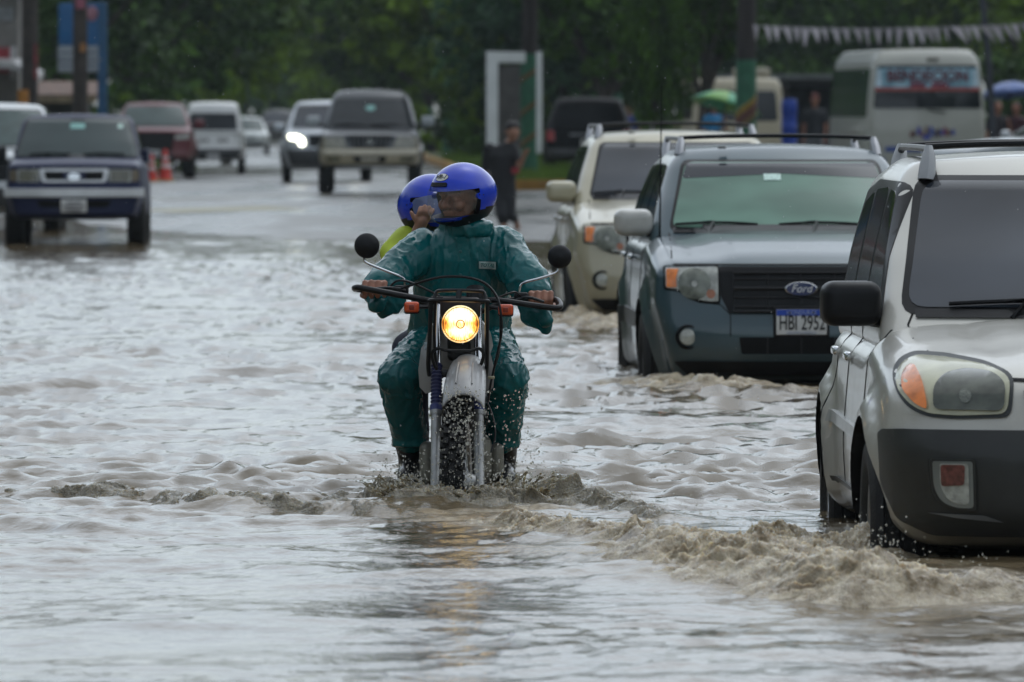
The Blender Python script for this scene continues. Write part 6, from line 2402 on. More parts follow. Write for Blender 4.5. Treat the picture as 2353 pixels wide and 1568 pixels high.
# ================================================================== poles, signs, median
PAINT_GREEN = mat('pole_green', (.022, .12, .062), .6, var=.15, scale=6)
POLE_M = mat('dark_pole', (.035, .028, .026), .85, var=.35, scale=4, stretch=(1, 1, .15), bump=.4, bscale=30)
STR_Y = mat('stripe_yellow', (.26, .17, .02), .6, var=.2)
STR_R = mat('stripe_maroon', (.11, .03, .025), .6, var=.2)
STR_B = mat('stripe_brown', (.14, .085, .025), .6, var=.2)


def painted_pole(px, Y, r, green_top, h, label, stripes, crown=None):
    x = (px - CX) / F * Y
    t = thing('tree', label, 'tree', (x, Y, gz(x, Y) - .05))
    if crown is not None:
        me, _, _ = TREES[crown]
        c = link('crown', me, t)  # crown above the view, added to shade and darken reflections below
        c.location = (0, 0, h + 1.2)
        c.scale = (1.05, 1.05, .85)
    MB().tube([(0, 0, 0), (0, 0, green_top)], r * 1.06, 16).build('painted_base', PAINT_GREEN, t)
    MB().tube([(0, 0, green_top - .02), (.02, 0, h * .5), (0, 0, h)], [r, r * .95, r * .85], 14).build('trunk', POLE_M, t)
    for z0, dz, hh, m in stripes:
        v, f = [], []
        n = 16
        for i in range(n + 1):
            a = math.pi * (1 + i / n)
            xx, yy = math.cos(a) * r * 1.10, math.sin(a) * r * 1.10
            z = z0 + dz * (i / n)
            v += [(xx, yy, z), (xx, yy, z + hh)]
        for i in range(n):
            f.append((i * 2, i * 2 + 2, i * 2 + 3, i * 2 + 1))
        o = mesh_obj('stripe', v, f, m, t, True, 60)
        md = o.modifiers.new('s', 'SOLIDIFY')
        md.thickness = .01
        eval_mods(o)
    return t


painted_pole(1216, 152, .155, 2.60, 7.4, 'tall tree trunk painted green with brown diagonal stripes beside the white frame', [(.75, .35, .12, STR_B), (1.35, .35, .10, STR_B), (2.0, .3, .10, STR_B)], 0)
painted_pole(1714, 143, .175, 2.42, 7.2, 'tall tree trunk painted green with yellow and maroon stripes by the minibus', [(1.30, .42, .13, STR_Y), (1.165, .42, .13, STR_R), (1.04, .42, .12, STR_B)], 2)
painted_pole(1412, 188, .175, 1.95, 8, 'tree trunk painted green half hidden behind the cream suv', [(1.0, .4, .13, STR_Y), (.86, .4, .13, STR_B)], 0)
for px, Y in ((985, 262), (1027, 236)):
    painted_pole(px, Y, .14, 1.7, 8, 'slim green painted tree trunk farther along the median', [(.7, .3, .1, STR_B)], 4)['group'] = 'painted trunks on the median'

# --- white open frame with a dark panel
Yf = 149.0
fx = lambda px, py: Vector(((px - CX) / F * Yf, 0, CAMZ - (py - HY) / F * Yf))
fz = gz(0, Yf)
fr0 = Vector((fx(1180, 0).x, 0, fz))
ft = thing('white_sign', 'tall white open frame with a dark panel beside the green pole', 'sign', (fr0.x, Yf, fz - .03))
WF = mat('frame_white', (.78, .80, .78), .5, var=.08, scale=2)
lp, rp = fx(1131, 0).x - fr0.x, fx(1239, 0).x - fr0.x
ztop = fx(0, 115).z - fz
MB().box((lp, 0, ztop / 2), (.22, .12, ztop), bev=.01).build('post', WF, ft)
MB().box((rp, .25, ztop / 2 + .35), (.11, .12, ztop - .7), bev=.01).build('post', WF, ft)
MB().box((lp + .34, .06, ztop - .11), (.56, .10, .20), Matrix.Rotation(R(8), 3, 'Z'), bev=.01).build('top_bar', WF, ft)
MB().box((lp + .11 + .2, .10, ztop * .5 - .05), (.42, .05, ztop - .42)).build('panel', mat('frame_panel', (.09, .084, .078), .7, var=.25, scale=3), ft)
MB().box((lp, -.02, .2), (.5, .5, .36), bev=.03).build('footing', mat('footing', (.3, .29, .27), .8, var=.2), ft)

# --- grass island with a yellow kerb
edge = [(-.35, 146.5), (1.9, 146.2), (2.1, 150), (1.6, 175), (.2, 215), (-1.6, 262), (-3.1, 262), (-2.2, 220), (-1.2, 180)]
v = [(x, y, gz(x, y) + .13 + .05 * (1 if 148 < y < 255 else 0)) for x, y in edge]
cen = Vector((0, 190, gz(0, 190) + .30))
n = len(v)
o = mesh_obj('median', v + [tuple(cen)] + [(x, y, gz(x, y) - .05) for x, y in edge], [(i, (i + 1) % n, n) for i in range(n)] + [(n + 1 + i, n + 1 + (i + 1) % n, (i + 1) % n, i) for i in range(n)], mat('median_soil', (.05, .075, .02), .9, var=.4, scale=3), None, False)
o['kind'] = 'structure'
kb = MB()
YK = mat('yellow_kerb_paint', (.34, .17, .015), .6, var=.25, scale=4)
for (a, b_) in zip(edge, edge[1:] + edge[:1]):
    A, Bv = Vector((*a, 0)), Vector((*b_, 0))
    m_ = max(1, int((Bv - A).length / 1.6))
    for k in range(m_):
        p, q = A.lerp(Bv, k / m_), A.lerp(Bv, (k + 1) / m_)
        mid = (p + q) / 2
        ang = math.atan2(q.y - p.y, q.x - p.x)
        kb.box((mid.x, mid.y, gz(mid.x, mid.y) + .06), ((q - p).length - .02, .16, .26), Matrix.Rotation(ang, 3, 'Z'), bev=.02)
kb.build('kerb', YK, None)['kind'] = 'structure'
rsg = np.random.RandomState(5)
gv, gf = [], []
for k in range(9000):
    t = rsg.rand() ** 1.6
    y = 146.8 + t * 70
    xl = np.interp(y, [146.5, 180, 220, 262], [-.35, -1.2, -2.2, -3.1])
    xr = np.interp(y, [146.2, 150, 175, 215, 262], [1.8, 2.0, 1.6, .2, -1.6])
    x = rsg.uniform(xl + .08, xr - .08)
    z = gz(x, y) + .10
    h = rsg.uniform(.10, .34)
    dx, dy = rsg.normal(0, .06, 2)
    w = .016
    i0 = len(gv)
    gv += [(x - w, y, z), (x + w, y, z), (x + dx, y + dy, z + h)]
    gf.append((i0, i0 + 1, i0 + 2))
g = mesh_obj('grass', gv, gf, leaf_mat('grass_blade', (.05, .10, .012), (.15, .24, .03)), None, False)
prop(g, 'bright green grass covering the kerbed median', 'grass', kind='stuff')

# --- bunting strung between the poles
bt = thing('bunting', 'string of white pennants hanging above the parked buses', 'bunting', PX(1732, 60, 132))
o0 = Vector(bt.location)
rb = random.Random(9)
PEN = mat('pennant_cloth', (.50, .46, .48), .7, var=.15, scale=9)
path = [PX(1728, 58, 132), PX(1840, 64, 131.5), PX(1960, 66, 131), PX(2080, 65, 130.6), PX(2200, 62, 130), PX(2300, 58, 129.5), PX(2420, 50, 129)]
sp = smooth_path(path, 12)
MB().tube([p - o0 for p in sp], .009, 5).build('string', mat('string_grey', (.2, .2, .2), .8), bt)
k = 0
dist = 0
nxt = .08
for a, b_ in zip(sp[:-1], sp[1:]):
    seg = (b_ - a).length
    while nxt < dist + seg:
        p = a.lerp(b_, (nxt - dist) / seg)
        w, h = rb.uniform(.07, .10), rb.uniform(.22, .32)
        lean = rb.uniform(-.02, .10) + (.10 if p.x > 7.2 else 0)
        q = p - o0
        t_ = Vector((lean, rb.uniform(-.06, .06), -h))
        tw = Vector((w * rb.uniform(.6, 1), rb.uniform(-.03, .03), 0))
        th = Vector((0, .004, 0))
        vs = [q - tw, q + tw, q + t_ + tw * .12, q + t_ - tw * .12]
        mesh_obj('pennant', vs + [u + th for u in vs], [(0, 3, 2, 1), (4, 5, 6, 7), (0, 1, 5, 4), (1, 2, 6, 5), (2, 3, 7, 6), (3, 0, 4, 7)], PEN, bt, False)
        nxt += rb.uniform(.16, .21)
    dist += seg
pl = thing('pole', 'thin dark leaning pole at the end of the bunting', 'pole', (PX(2290, 0, 131).x, 131, gz(8, 131) - .05))
MB().tube([(0, 0, 0), (-.12, 0, 2.2), (-.42, 0, 5.0)], [.06, .055, .05], 10).build('shaft', mat('lean_pole', (.03, .035, .045), .6, var=.2), pl)

# --- blue sign on a blue post, poles and shop on the left
Ys = 152.0
bs = thing('sign', 'tall blue sign with white lower panel on a blue post', 'sign', (PX(236, 0, Ys).x, Ys, gz(-7.8, Ys) - .05))
o0 = Vector(bs.location)
q = lambda px, py: PX(px, py, Ys) - o0
BLUE = mat('sign_blue', (.006, .10, .26), .4, var=.15, scale=2)
ph = q(0, 5).z
MB().box((0, 0, ph / 2), (.18, .16, ph), bev=.02).build('post', mat('post_blue', (.006, .075, .17), .45, var=.15), bs)
a, b_ = q(136, 8), q(226, 105)
MB().box(((a.x + b_.x) / 2, -.02, (a.z + b_.z) / 2), (b_.x - a.x, .12, a.z - b_.z), bev=.01).build('panel', BLUE, bs)
a, b_ = q(134, 106), q(228, 166)
wp = MB().box(((a.x + b_.x) / 2, -.02, (a.z + b_.z) / 2), (b_.x - a.x, .12, a.z - b_.z), bev=.01).build('panel', mat('sign_pale', (.30, .33, .36), .5, var=.12, scale=4), bs)
for py, w in ((122, .4), (138, .5), (152, .34)):
    MB().box((q(205, py).x, -.086, q(205, py).z), (w, .006, .05)).build('lettering', mat('sign_faint', (.17, .19, .22), .5, var=.3, scale=20), wp)
    MB().box((q(152, py).x, -.086, q(152, py).z), (w * .6, .006, .05)).build('lettering', MATS['sign_faint'], wp)
MB().ball((q(212, 32).x, -.09, q(212, 32).z), .12, 12, (1, .15, 1.2)).build('emblem', mat('emblem_pink', (.35, .16, .20), .5, var=.4, scale=12), bs)
up = thing('pole', 'dark utility pole standing in front of the blue sign', 'pole', (PX(184, 0, 141).x, 141, gz(-7.6, 141) - .05))
MB().tube([(0, 0, 0), (.01, 0, 4), (0, 0, 9)], [.145, .125, .11], 14).build('shaft', mat('tar_pole', (.045, .036, .030), .85, var=.35, scale=5, bump=.4, bscale=20), up)
MB().box((.06, -.13, 2.72), (.10, .02, .16)).build('tag', mat('tag_orange', (.30, .13, .03), .5), up)
MB().box((.02, -.14, 3.5), (.16, .03, .18)).build('tag', mat('tag_pink', (.3, .08, .12), .5, var=.4, scale=20), up)
MB().tube([(-.02, 0, 3.4), (-.6, .2, 4.6)], .03, 6).tube([(.02, 0, 3.3), (.55, .2, 4.6)], .03, 6).build('stay', mat('stay_grey', (.16, .16, .16), .6), up)
up = thing('pole', 'thick dark utility pole beside the shop canopy', 'pole', (PX(68, 0, 158).x, 158, gz(-9.6, 158) - .05))
MB().tube([(0, 0, 0), (.01, 0, 4), (0, 0, 9)], [.18, .16, .14], 14).build('shaft', MATS['tar_pole'], up)
MB().box((.14, -.16, 2.6), (.08, .03, .7)).build('tag', mat('tag_red', (.22, .04, .04), .5, var=.4, scale=9), up)

Yh = 172.0
sp_ = thing('shop', 'grey shop with red signs and a pale slanting canopy', 'building', (PX(0, 0, Yh).x - 4.0, Yh, gz(-12, Yh) - .05))
o0 = Vector(sp_.location)
q = lambda px, py: PX(px, py, Yh) - o0
WALL = mat('shop_wall', (.21, .195, .175), .8, var=.25, scale=1.5, bump=.2)
wx = q(42, 0).x
MB().box((wx / 2 - 2, 3.0, 2.2), (wx + 4, 6, 4.6)).build('wall', WALL, sp_)
MB().box((wx / 2 - 1.8, 2.7, 4.65), (wx + 4.8, 7.4, .18)).build('roof', mat('shop_roof', (.10, .10, .10), .7, var=.3), sp_)
MB().box((wx - 2.3, -.03, 3.75), (4.4, .08, .30)).build('fascia', mat('fascia_grey', (.24, .25, .25), .6, var=.2), sp_)
MB().box((wx - 1.3, -.03, 1.05), (1.5, .06, 2.1)).build('door', mat('shop_opening', (.025, .024, .026), .6), sp_)
MB().box((wx - .35, -.03, 1.4), (.42, .05, .9)).build('window', GLASS_DARK, sp_)
MB().box((wx - .42, -.05, 2.75), (.72, .06, .55)).build('sign', mat('shop_red', (.33, .03, .04), .5, var=.25, scale=5), sp_)
MB().box((wx - .10, -.06, 2.70), (.12, .07, .7)).build('sign', mat('shop_white', (.5, .48, .47), .5), sp_)
cn = MB()
cpts = [(-3.2, .0, 3.02), (wx + .0, -1.3, 2.70), (wx + .55, -1.5, 2.42)]
for p_, r_ in zip(cpts[:-1], cpts[1:]):
    a, b_ = Vector(p_), Vector(r_)
    for sgn in (0,):
        cn.add([a + Vector((0, -.6, 0)), b_ + Vector((0, -.6, 0)), b_ + Vector((0, 1.6, .1)), a + Vector((0, 1.6, .1))] +
               [w + Vector((0, 0, -.14)) for w in (a + Vector((0, -.6, 0)), b_ + Vector((0, -.6, 0)), b_ + Vector((0, 1.6, .1)), a + Vector((0, 1.6, .1)))],
               [(0, 1, 2, 3), (7, 6, 5, 4), (0, 4, 5, 1), (1, 5, 6, 2), (2, 6, 7, 3), (3, 7, 4, 0)])
cn.build('canopy', mat('canopy_pale', (.42, .41, .40), .5, var=.15, scale=2), sp_, False)
po = thing('post', 'short post with orange top and white foot before the shop', 'post', (PX(54, 0, 150).x, 150, gz(-9.2, 150) - .05))
MB().tube([(0, 0, 0), (0, 0, 1.78)], .10, 14).build('foot', mat('post_white', (.50, .52, .58), .5, var=.1), po)
MB().tube([(0, 0, 1.76), (0, 0, 2.02)], .105, 14).build('top', mat('post_orange', (.42, .17, .02), .5, var=.15), po)
ki = thing('kiosk', 'low brown roofed kiosk between shop and blue sign', 'building', (PX(125, 0, 180).x, 180, gz(-10, 180) - .05))
MB().box((0, .6, 1.0), (1.5, 1.2, 2.0)).build('wall', mat('kiosk_wall', (.04, .045, .035), .8, var=.3), ki)
MB().box((0, .2, 2.08), (2.0, 2.2, .16), Matrix.Rotation(R(8), 3, 'X')).build('roof', mat('kiosk_roof', (.12, .06, .035), .7, var=.3, scale=5), ki)
MB().box((.1, -.95, 1.90), (1.8, .06, .16)).build('fascia', mat('kiosk_fascia', (.24, .19, .11), .6, var=.2), ki)

# --- traffic cones
CONE_R = mat('cone_red', (.62, .035, .02), .4, var=.12)
CONE_W = mat('cone_band', (.60, .52, .50), .4, var=.1)
CONE_B = mat('cone_base', (.40, .34, .08), .6, var=.3)


def cone(px, Y, s, label):
    x = (px - CX) / F * Y
    t = thing('traffic_cone', label, 'traffic cone', (x, Y, gz(x, Y)))
    r = lambda z: (.155 - .12 * z / .70) * s
    b0 = MB().box((0, 0, .02 * s), (.40 * s, .40 * s, .04 * s), bev=.008).build('base', CONE_B, t)
    MB().lathe([(0, .03 * s), (r(.03), .03 * s), (r(.30), .30 * s), (r(.46), .46 * s), (r(.60), .60 * s), (r(.70), .70 * s), (r(.70) * .7, .71 * s), (0, .71 * s)], n=24).build('cone', CONE_R, t)
    for z0, z1 in ((.30, .40), (.48, .56)):
        MB().lathe([(r(z0) + .004, z0 * s), (r(z1) + .004, z1 * s), (r(z1) - .002, z1 * s), (r(z0) - .002, z0 * s)], n=24, closed=True).build('band', CONE_W, t)
    return t


cone(380, 174.5, 1.0, 'tall red traffic cone with pale bands beside the maroon pickup')
cone(349, 174.0, .85, 'shorter red traffic cone between the two pickups')

# --- far road sign
fs = thing('sign', 'small grey sign board on a post far down the road', 'sign', (PX(722, 0, 330).x, 330, gz(-8, 330) - .05))
o0 = Vector(fs.location)
zz = PX(0, 62, 330).z - o0.z
MB().box((0, 0, zz), (.72, .06, .95), bev=.02).build('board', mat('far_board', (.30, .32, .33), .5, var=.1), fs)
MB().tube([(0, .06, 0), (0, .06, zz)], .05, 8).build('post', POLE_M, fs)
# --- market roof behind the buses
mk = thing('market_stall', 'long dark market stall with grey awning behind the buses', 'stall', (PX(1880, 0, 195).x, 195, gz(7, 195) - .05))
MB().box((0, 1.5, 2.25), (5.2, 3.2, .12), Matrix.Rotation(R(-4), 3, 'X')).build('awning', mat('awning_grey', (.13, .14, .14), .6, var=.2), mk)
for x in (-2.4, -.8, .8, 2.4):
    MB().tube([(x, .05, 0), (x, .05, 2.25)], .05, 8).build('post', POLE_M, mk)
MB().box((0, 1.2, .45), (4.8, 1.4, .9)).build('counter', mat('counter_dark', (.04, .045, .06), .7, var=.4, scale=3), mk)
MB().box((0, 3.0, 1.1), (5.2, .1, 2.2)).build('back_wall', mat('stall_back', (.025, .028, .034), .8, var=.3), mk)

# --- unseen woods beside and behind the camera, added to darken what wet paint mirrors
rsw = np.random.RandomState(77)
poly = [(-42, 240), (-34, 150), (-30, 110), (-30, 20), (-34, -40), (-16, -75), (18, -78), (36, -40), (33, 20), (34, 105), (44, 190), (62, 300)]
Pw = []
for (ax, ay), (bx, by) in zip(poly[:-1], poly[1:]):
    ln = math.hypot(bx - ax, by - ay)
    n = int(ln * 210)
    t = rsw.rand(n)
    jit = rsw.normal(0, 2.2, (n, 2))
    zz = rsw.rand(n) ** .8 * (11.5 + 2.5 * np.sin(t * ln * .35) + 1.5 * np.sin(t * ln * .9 + 1))
    Pw.append(np.stack([ax + (bx - ax) * t + jit[:, 0], ay + (by - ay) * t + jit[:, 1], zz - .3], 1))
Pw = np.concatenate(Pw)
n = len(Pw)
a = rsw.normal(0, 1, (n, 3))
a /= np.linalg.norm(a, axis=1, keepdims=True)
b_ = np.cross(a, rsw.normal(0, 1, (n, 3)))
b_ /= np.linalg.norm(b_, axis=1, keepdims=True)
s = .42 * rsw.uniform(.6, 1.4, (n, 1))
Q = np.stack([Pw - a * s, Pw + b_ * s * .55, Pw + a * s, Pw - b_ * s * .55], 1).reshape(-1, 3)
me = bpy.data.meshes.new('woodland')
me.vertices.add(len(Q))
me.vertices.foreach_set('co', Q.astype(np.float32).ravel())
me.loops.add(4 * n)
me.loops.foreach_set('vertex_index', np.arange(4 * n, dtype=np.int32))
me.polygons.add(n)
me.polygons.foreach_set('loop_start', np.arange(n, dtype=np.int32) * 4)
me.polygons.foreach_set('loop_total', np.full(n, 4, np.int32))
me.update(calc_edges=True)
me.materials.append(LEAF[0])
prop(link('woodland', me), 'unseen dark woodland added around the flooded street to darken reflections', 'woodland', kind='stuff')

# --- rainy air
hz = MB().box((0, 330, 8.2), (1300, 860, 19.6)).build('haze', mat('unused_surface', (.5, .5, .5)), None, False)
hm_ = bpy.data.materials.new('rainy_air')
hm_.use_nodes = True
hm_.node_tree.nodes.clear()
ho = hm_.node_tree.nodes.new('ShaderNodeOutputMaterial')
hv = hm_.node_tree.nodes.new('ShaderNodeVolumePrincipled')
hv.inputs['Color'].default_value = (.80, .90, .95, 1)
hv.inputs['Density'].default_value = .00017
hm_.node_tree.links.new(hv.outputs[0], ho.inputs['Volume'])
hz.data.materials.clear()
hz.data.materials.append(hm_)
prop(hz, 'thin grey rainy air over the whole street', 'haze', kind='stuff')


# ================================================================== people at the roadside, umbrellas
def umbrella(px, py, Y, r, label, m1, m2, tilt, height):
    p = PX(px, py, Y)
    t = thing('umbrella', label, 'umbrella', p)
    n = 8
    v, f = [(0, 0, 0)], []
    rings = 5
    for i in range(1, rings + 1):
        s = i / rings
        for j in range(n * 3):
            a = 2 * math.pi * j / (n * 3)
            sc = 1 - .06 * (j % 3 != 0) * s
            v.append((math.cos(a) * r * s * sc, math.sin(a) * r * s * sc, -r * .42 * s ** 1.8 + .02 * (j % 3 != 0) * s))
    N3 = n * 3
    for j in range(N3):
        f.append((0, 1 + j, 1 + (j + 1) % N3))
    for i in range(rings - 1):
        for j in range(N3):
            f.append((1 + i * N3 + j, 1 + (i + 1) * N3 + j, 1 + (i + 1) * N3 + (j + 1) % N3, 1 + i * N3 + (j + 1) % N3))
    mi = [0 if (k // 3) % 2 == 0 else 1 for k in range(N3)] + [0 if ((k % N3) // 3) % 2 == 0 else 1 for k in range(N3 * (rings - 1))]
    o = mesh_obj('canopy', v, f, m1, t, True, 30, mats=[m1, m2], midx=mi)
    md = o.modifiers.new('s', 'SOLIDIFY')
    md.thickness = .006
    eval_mods(o)
    MB().tube([(0, 0, .06), (0, 0, -height)], .012, 8).build('shaft', STEEL_BLACK, t)
    for j in range(n):
        a = 2 * math.pi * j / n
        MB().tube([(0, 0, -.04), (math.cos(a) * r * .5, math.sin(a) * r * .5, -r * .42 * .5 ** 1.8 - .012), (math.cos(a) * r, math.sin(a) * r, -r * .43)], .005, 5).build('rib', STEEL_BLACK, t)
    t.rotation_euler = tilt
    return t


def simple_person(px, Y, H, label, shirt, trousers, skin=None, cap_m=None, hair=True, rz=0.0, arm=0, ground=None, group=None):
    """standing figure, height H; arm=1 lifts the right hand to hold a shaft"""
    x = (px - CX) / F * Y
    t = thing('person', label, 'person', (x, Y, gz(x, Y) if ground is None else ground), rz, group)
    k = H / 1.75
    V = lambda a, b_, c: Vector((a, b_, c)) * k
    b = MB()
    loft(b, [(V(0, 0, .86), .14 * k, .10 * k), (V(0, 0, 1.0), .14 * k, .10 * k), (V(0, 0, 1.15), .13 * k, .09 * k), (V(0, 0, 1.32), .17 * k, .10 * k), (V(0, 0, 1.43), .15 * k, .08 * k), (V(0, 0, 1.47), .06 * k, .05 * k)])
    limb(b, [(V(0, 0, 1.42), .055 * k), (V(0, -.01, 1.55), .052 * k)])
    make_head(b, V(0, -.01, 1.635), Matrix.Identity(3), k * .98)
    hands = []
    for sg in (-1, 1):
        limb(b, [(V(sg * .09, 0, .9), .085 * k), (V(sg * .10, -.01, .48), .055 * k), (V(sg * .10, .02, .08), .036 * k)])
        limb(b, [(V(sg * .10, .02, .06), .036 * k), (V(sg * .11, -.15, .03), .03 * k)])
        if arm and sg > 0:
            el, wr = V(.24, -.10, 1.12), V(.17, -.22, 1.33)
        else:
            el, wr = V(sg * .23, .02, 1.12), V(sg * .22, -.06, .86)
        limb(b, [(V(sg * .17, 0, 1.38), .05 * k), (el, .04 * k), (wr, .028 * k)])
        d = (wr - el).normalized()
        cap(b, wr, .028 * k, wr + d * .07 * k, .030 * k)
        for q in range(4):
            o = Vector((0, -.028 + .019 * q, 0)) * k
            limb(b, [(wr + d * .08 * k + o, .0105 * k), (wr + d * (.145 + .01 * (q in (1, 2))) * k + o + Vector((-.012 * sg, 0, 0)), .008 * k)])
        limb(b, [(wr + d * .03 * k, .012 * k), (wr + d * .09 * k + Vector((0, -.05, 0)) * k, .009 * k)])
    blob('body', b, .011, skin or SKIN, t, 2)
    s = MB()
    loft(s, [(V(0, 0, .88), .165 * k, .125 * k), (V(0, 0, 1.02), .165 * k, .12 * k), (V(0, 0, 1.18), .16 * k, .115 * k), (V(0, 0, 1.34), .195 * k, .12 * k), (V(0, 0, 1.44), .15 * k, .09 * k), (V(0, 0, 1.475), .075 * k, .065 * k)])
    for sg in (-1, 1):
        el = V(.24, -.10, 1.12) if (arm and sg > 0) else V(sg * .23, .02, 1.12)
        limb(s, [(V(sg * .165, 0, 1.385), .065 * k), (V(sg * .17, 0, 1.38).lerp(el, .65), .058 * k)])
    blob('shirt', s, .014, shirt, t, 2, cloth(.006, 11))
    p = MB()
    loft(p, [(V(0, 0, .82), .16 * k, .12 * k), (V(0, 0, .94), .155 * k, .115 * k)])
    for sg in (-1, 1):
        limb(p, [(V(sg * .085, 0, .86), .10 * k), (V(sg * .10, -.01, .48), .072 * k), (V(sg * .10, .02, .12), .06 * k)])
    blob('trousers', p, .014, trousers, t, 2, cloth(.006, 11))
    h = MB()
    if cap_m:
        h.ball(V(0, .01, 1.70), .098 * k, 12, (.88, 1.08, .85))
        cap(h, V(-.04, -.09, 1.69), .012 * k, V(.04, -.12, 1.685), .012 * k)
        blob('cap', h, .01, cap_m, t, 2)
    else:
        h.ball(V(0, .025, 1.70), .098 * k, 12, (.90, 1.0, .86))
        h.ball(V(0, .055, 1.64), .075 * k, 10, (1, .8, 1))
        blob('hair', h, .01, mat('black_hair', (.012, .010, .010), .7, var=.3), t, 2)
    return t


cl = lambda n, c: mat('cloth_' + n, c, .75, var=.25, scale=8)
simple_person(1640, 160, 1.66, 'person in bright blue shirt under the green umbrella', cl('blue', (.02, .20, .42)), cl('darkblue', (.02, .025, .05)), arm=1, rz=.3)
simple_person(1447, 172, 1.62, 'person in dark blue shirt beside the half hidden green pole', cl('navy', (.012, .03, .20)), cl('grey', (.08, .08, .09)), skin=SKIN2, rz=-.4)
simple_person(1872, 166, 1.78, 'person in dark clothes and red cap near the bus mirror', cl('black', (.02, .022, .028)), cl('grey2', (.12, .13, .14)), cap_m=cl('redcap', (.12, .02, .015)), rz=-.2)
simple_person(2292, 148, 1.62, 'person in dark top with pink bag under the blue umbrella', cl('dark2', (.02, .016, .02)), cl('pink', (.30, .08, .13)), rz=.2, arm=1)
simple_person(2335, 150, 1.60, 'person in maroon top sheltering under the blue umbrella', cl('maroon', (.07, .02, .03)), cl('darkblue', (.02, .025, .05)), rz=-.5)
simple_person(1500, 166, 1.52, 'person in white shirt and white cap behind the cream suv', cl('white', (.58, .57, .58)), cl('grey', (.08, .08, .09)), cap_m=cl('whitecap', (.55, .54, .55)), rz=.1)
umbrella(1675, 212, 156, .74, 'green beach umbrella with pale panels before the minibus', mat('umb_green', (.05, .34, .16), .5, var=.15, scale=3), mat('umb_lime', (.20, .45, .10), .5, var=.15, scale=3), (R(-8), R(14), 0), 1.7)
umbrella(2318, 188, 149, .62, 'blue umbrella held beside the lettered bus', mat('umb_blue', (.05, .12, .36), .45, var=.12, scale=3), mat('umb_blue2', (.10, .16, .38), .45, var=.12, scale=3), (R(-6), R(-4), 0), 1.1)
bb = thing('barrel', 'tall blue plastic barrel stack beside the sand coloured minibus', 'barrel', (PX(1813, 0, 160).x, 160, gz(5.4, 160) - .02))
for k in range(2):
    MB().lathe([(0, 0), (.15, 0), (.16, .05), (.15, .28), (.165, .30), (.15, .33), (.15, .58), (.165, .60), (.155, .80), (.13, .86), (0, .86)], (0, 0, .86 * k), n=20).build('drum', mat('barrel_blue', (.01, .05, .34), .4, var=.12), bb)


# ------------------------------------------------------------------ young man in black hurrying across the road
Ym = 104.0
pm = lambda px, py, dy=0.0: PX(px, py, Ym + dy) - mo
mz = gz(PX(1160, 0, Ym).x, Ym)
mo = Vector((PX(1160, 0, Ym).x, Ym, mz))
man = thing('person', 'young man in black hurrying across the road with one hand raised', 'person', mo)
b = MB()
hd = pm(1178, 303)
ch, pv = pm(1152, 358), pm(1157, 438, .02)
loft(b, [(pv + Vector((0, 0, -.06)), .13, .10), (pv + Vector((0, 0, .06)), .13, .10), (ch + Vector((.01, 0, -.10)), .13, .09), (ch, .16, .10), (ch + Vector((.01, 0, .09)), .14, .08), (ch + Vector((.06, 0, .15)), .06, .05)])
limb(b, [(ch + Vector((.08, 0, .12)), .055), (hd + Vector((-.01, .02, -.06)), .05)])
make_head(b, hd, Matrix.Rotation(R(14), 3, 'Z'), 1.05)
sR, eR, wR = pm(1182, 343), pm(1194, 382, -.10), pm(1205, 358, -.22)
sL, eL, wL = pm(1125, 342), pm(1113, 400, .10), pm(1130, 450, -.02)
for s_, e_, w_ in ((sR, eR, wR), (sL, eL, wL)):
    limb(b, [(s_, .048), (e_, .038), (w_, .027)])
    d = (w_ - e_).normalized()
    cap(b, w_, .026, w_ + d * .05, .028)
    for q in range(4):
        o = Vector((-.024 + .016 * q, 0, 0))
        limb(b, [(w_ + d * .06 + o, .010), (w_ + d * .125 + o * 1.3, .008)])
    limb(b, [(w_ + d * .02, .011), (w_ + d * .06 + Vector((-.05, 0, 0)), .009)])
h1, k1, a1 = pv + Vector((-.06, 0, -.02)), pm(1152, 492, -.08), Vector((-.02, -.02, .10))
h2, k2, a2 = pv + Vector((.07, 0, -.02)), pm(1172, 492, -.02), pm(1186, 508, .38)
limb(b, [(h1, .08), (k1, .052), (a1, .036)])
limb(b, [(a1 + Vector((0, 0, -.03)), .035), (a1 + Vector((.02, -.15, -.06)), .03)])
limb(b, [(h2, .08), (k2, .052), (a2, .036)])
limb(b, [(a2, .036), (a2 + Vector((.02, .02, -.10)), .038), (a2 + Vector((.03, .0, -.14)), .028)])
blob('body', b, .009, SKIN2, man, 2)
s = MB()
loft(s, [(pv + Vector((0, 0, -.02)), .16, .125), (pv + Vector((0, 0, .10)), .155, .12), (ch + Vector((.01, 0, -.08)), .18, .125), (ch, .205, .13), (ch + Vector((.015, 0, .09)), .175, .10), (ch + Vector((.09, 0, .17)), .085, .07)])
limb(s, [(sR, .062), (sR.lerp(eR, .6), .056)])
limb(s, [(sL, .075), (sL.lerp(eL, .7), .068)])
blob('shirt', s, .012, cl('blackshirt', (.012, .012, .014)), man, 2, cloth(.007, 11))
p = MB()
loft(p, [(pv + Vector((0, 0, -.10)), .15, .12), (pv + Vector((0, 0, .02)), .15, .12)])
limb(p, [(h1, .10), (k1, .075), (a1 + Vector((0, 0, .02)), .068)])
limb(p, [(h2, .10), (k2, .072), (k2.lerp(a2, .6), .062)])
blob('trousers', p, .012, cl('blacktrousers', (.014, .015, .018)), man, 2, cloth(.007, 11))
h = MB()
h.ball(hd + Vector((0, .012, .062)), .106, 12, (.95, 1.06, .80))
h.ball(hd + Vector((0, .045, .0)), .085, 10, (1.08, .9, 1))
blob('hair', h, .01, mat('black_hair', (.012, .010, .010), .7, var=.3), man, 2)
MB().box(pm(1184, 393, -.14), (.10, .03, .08), bev=.012).build('pouch', cl('redpouch', (.30, .03, .035)), man)

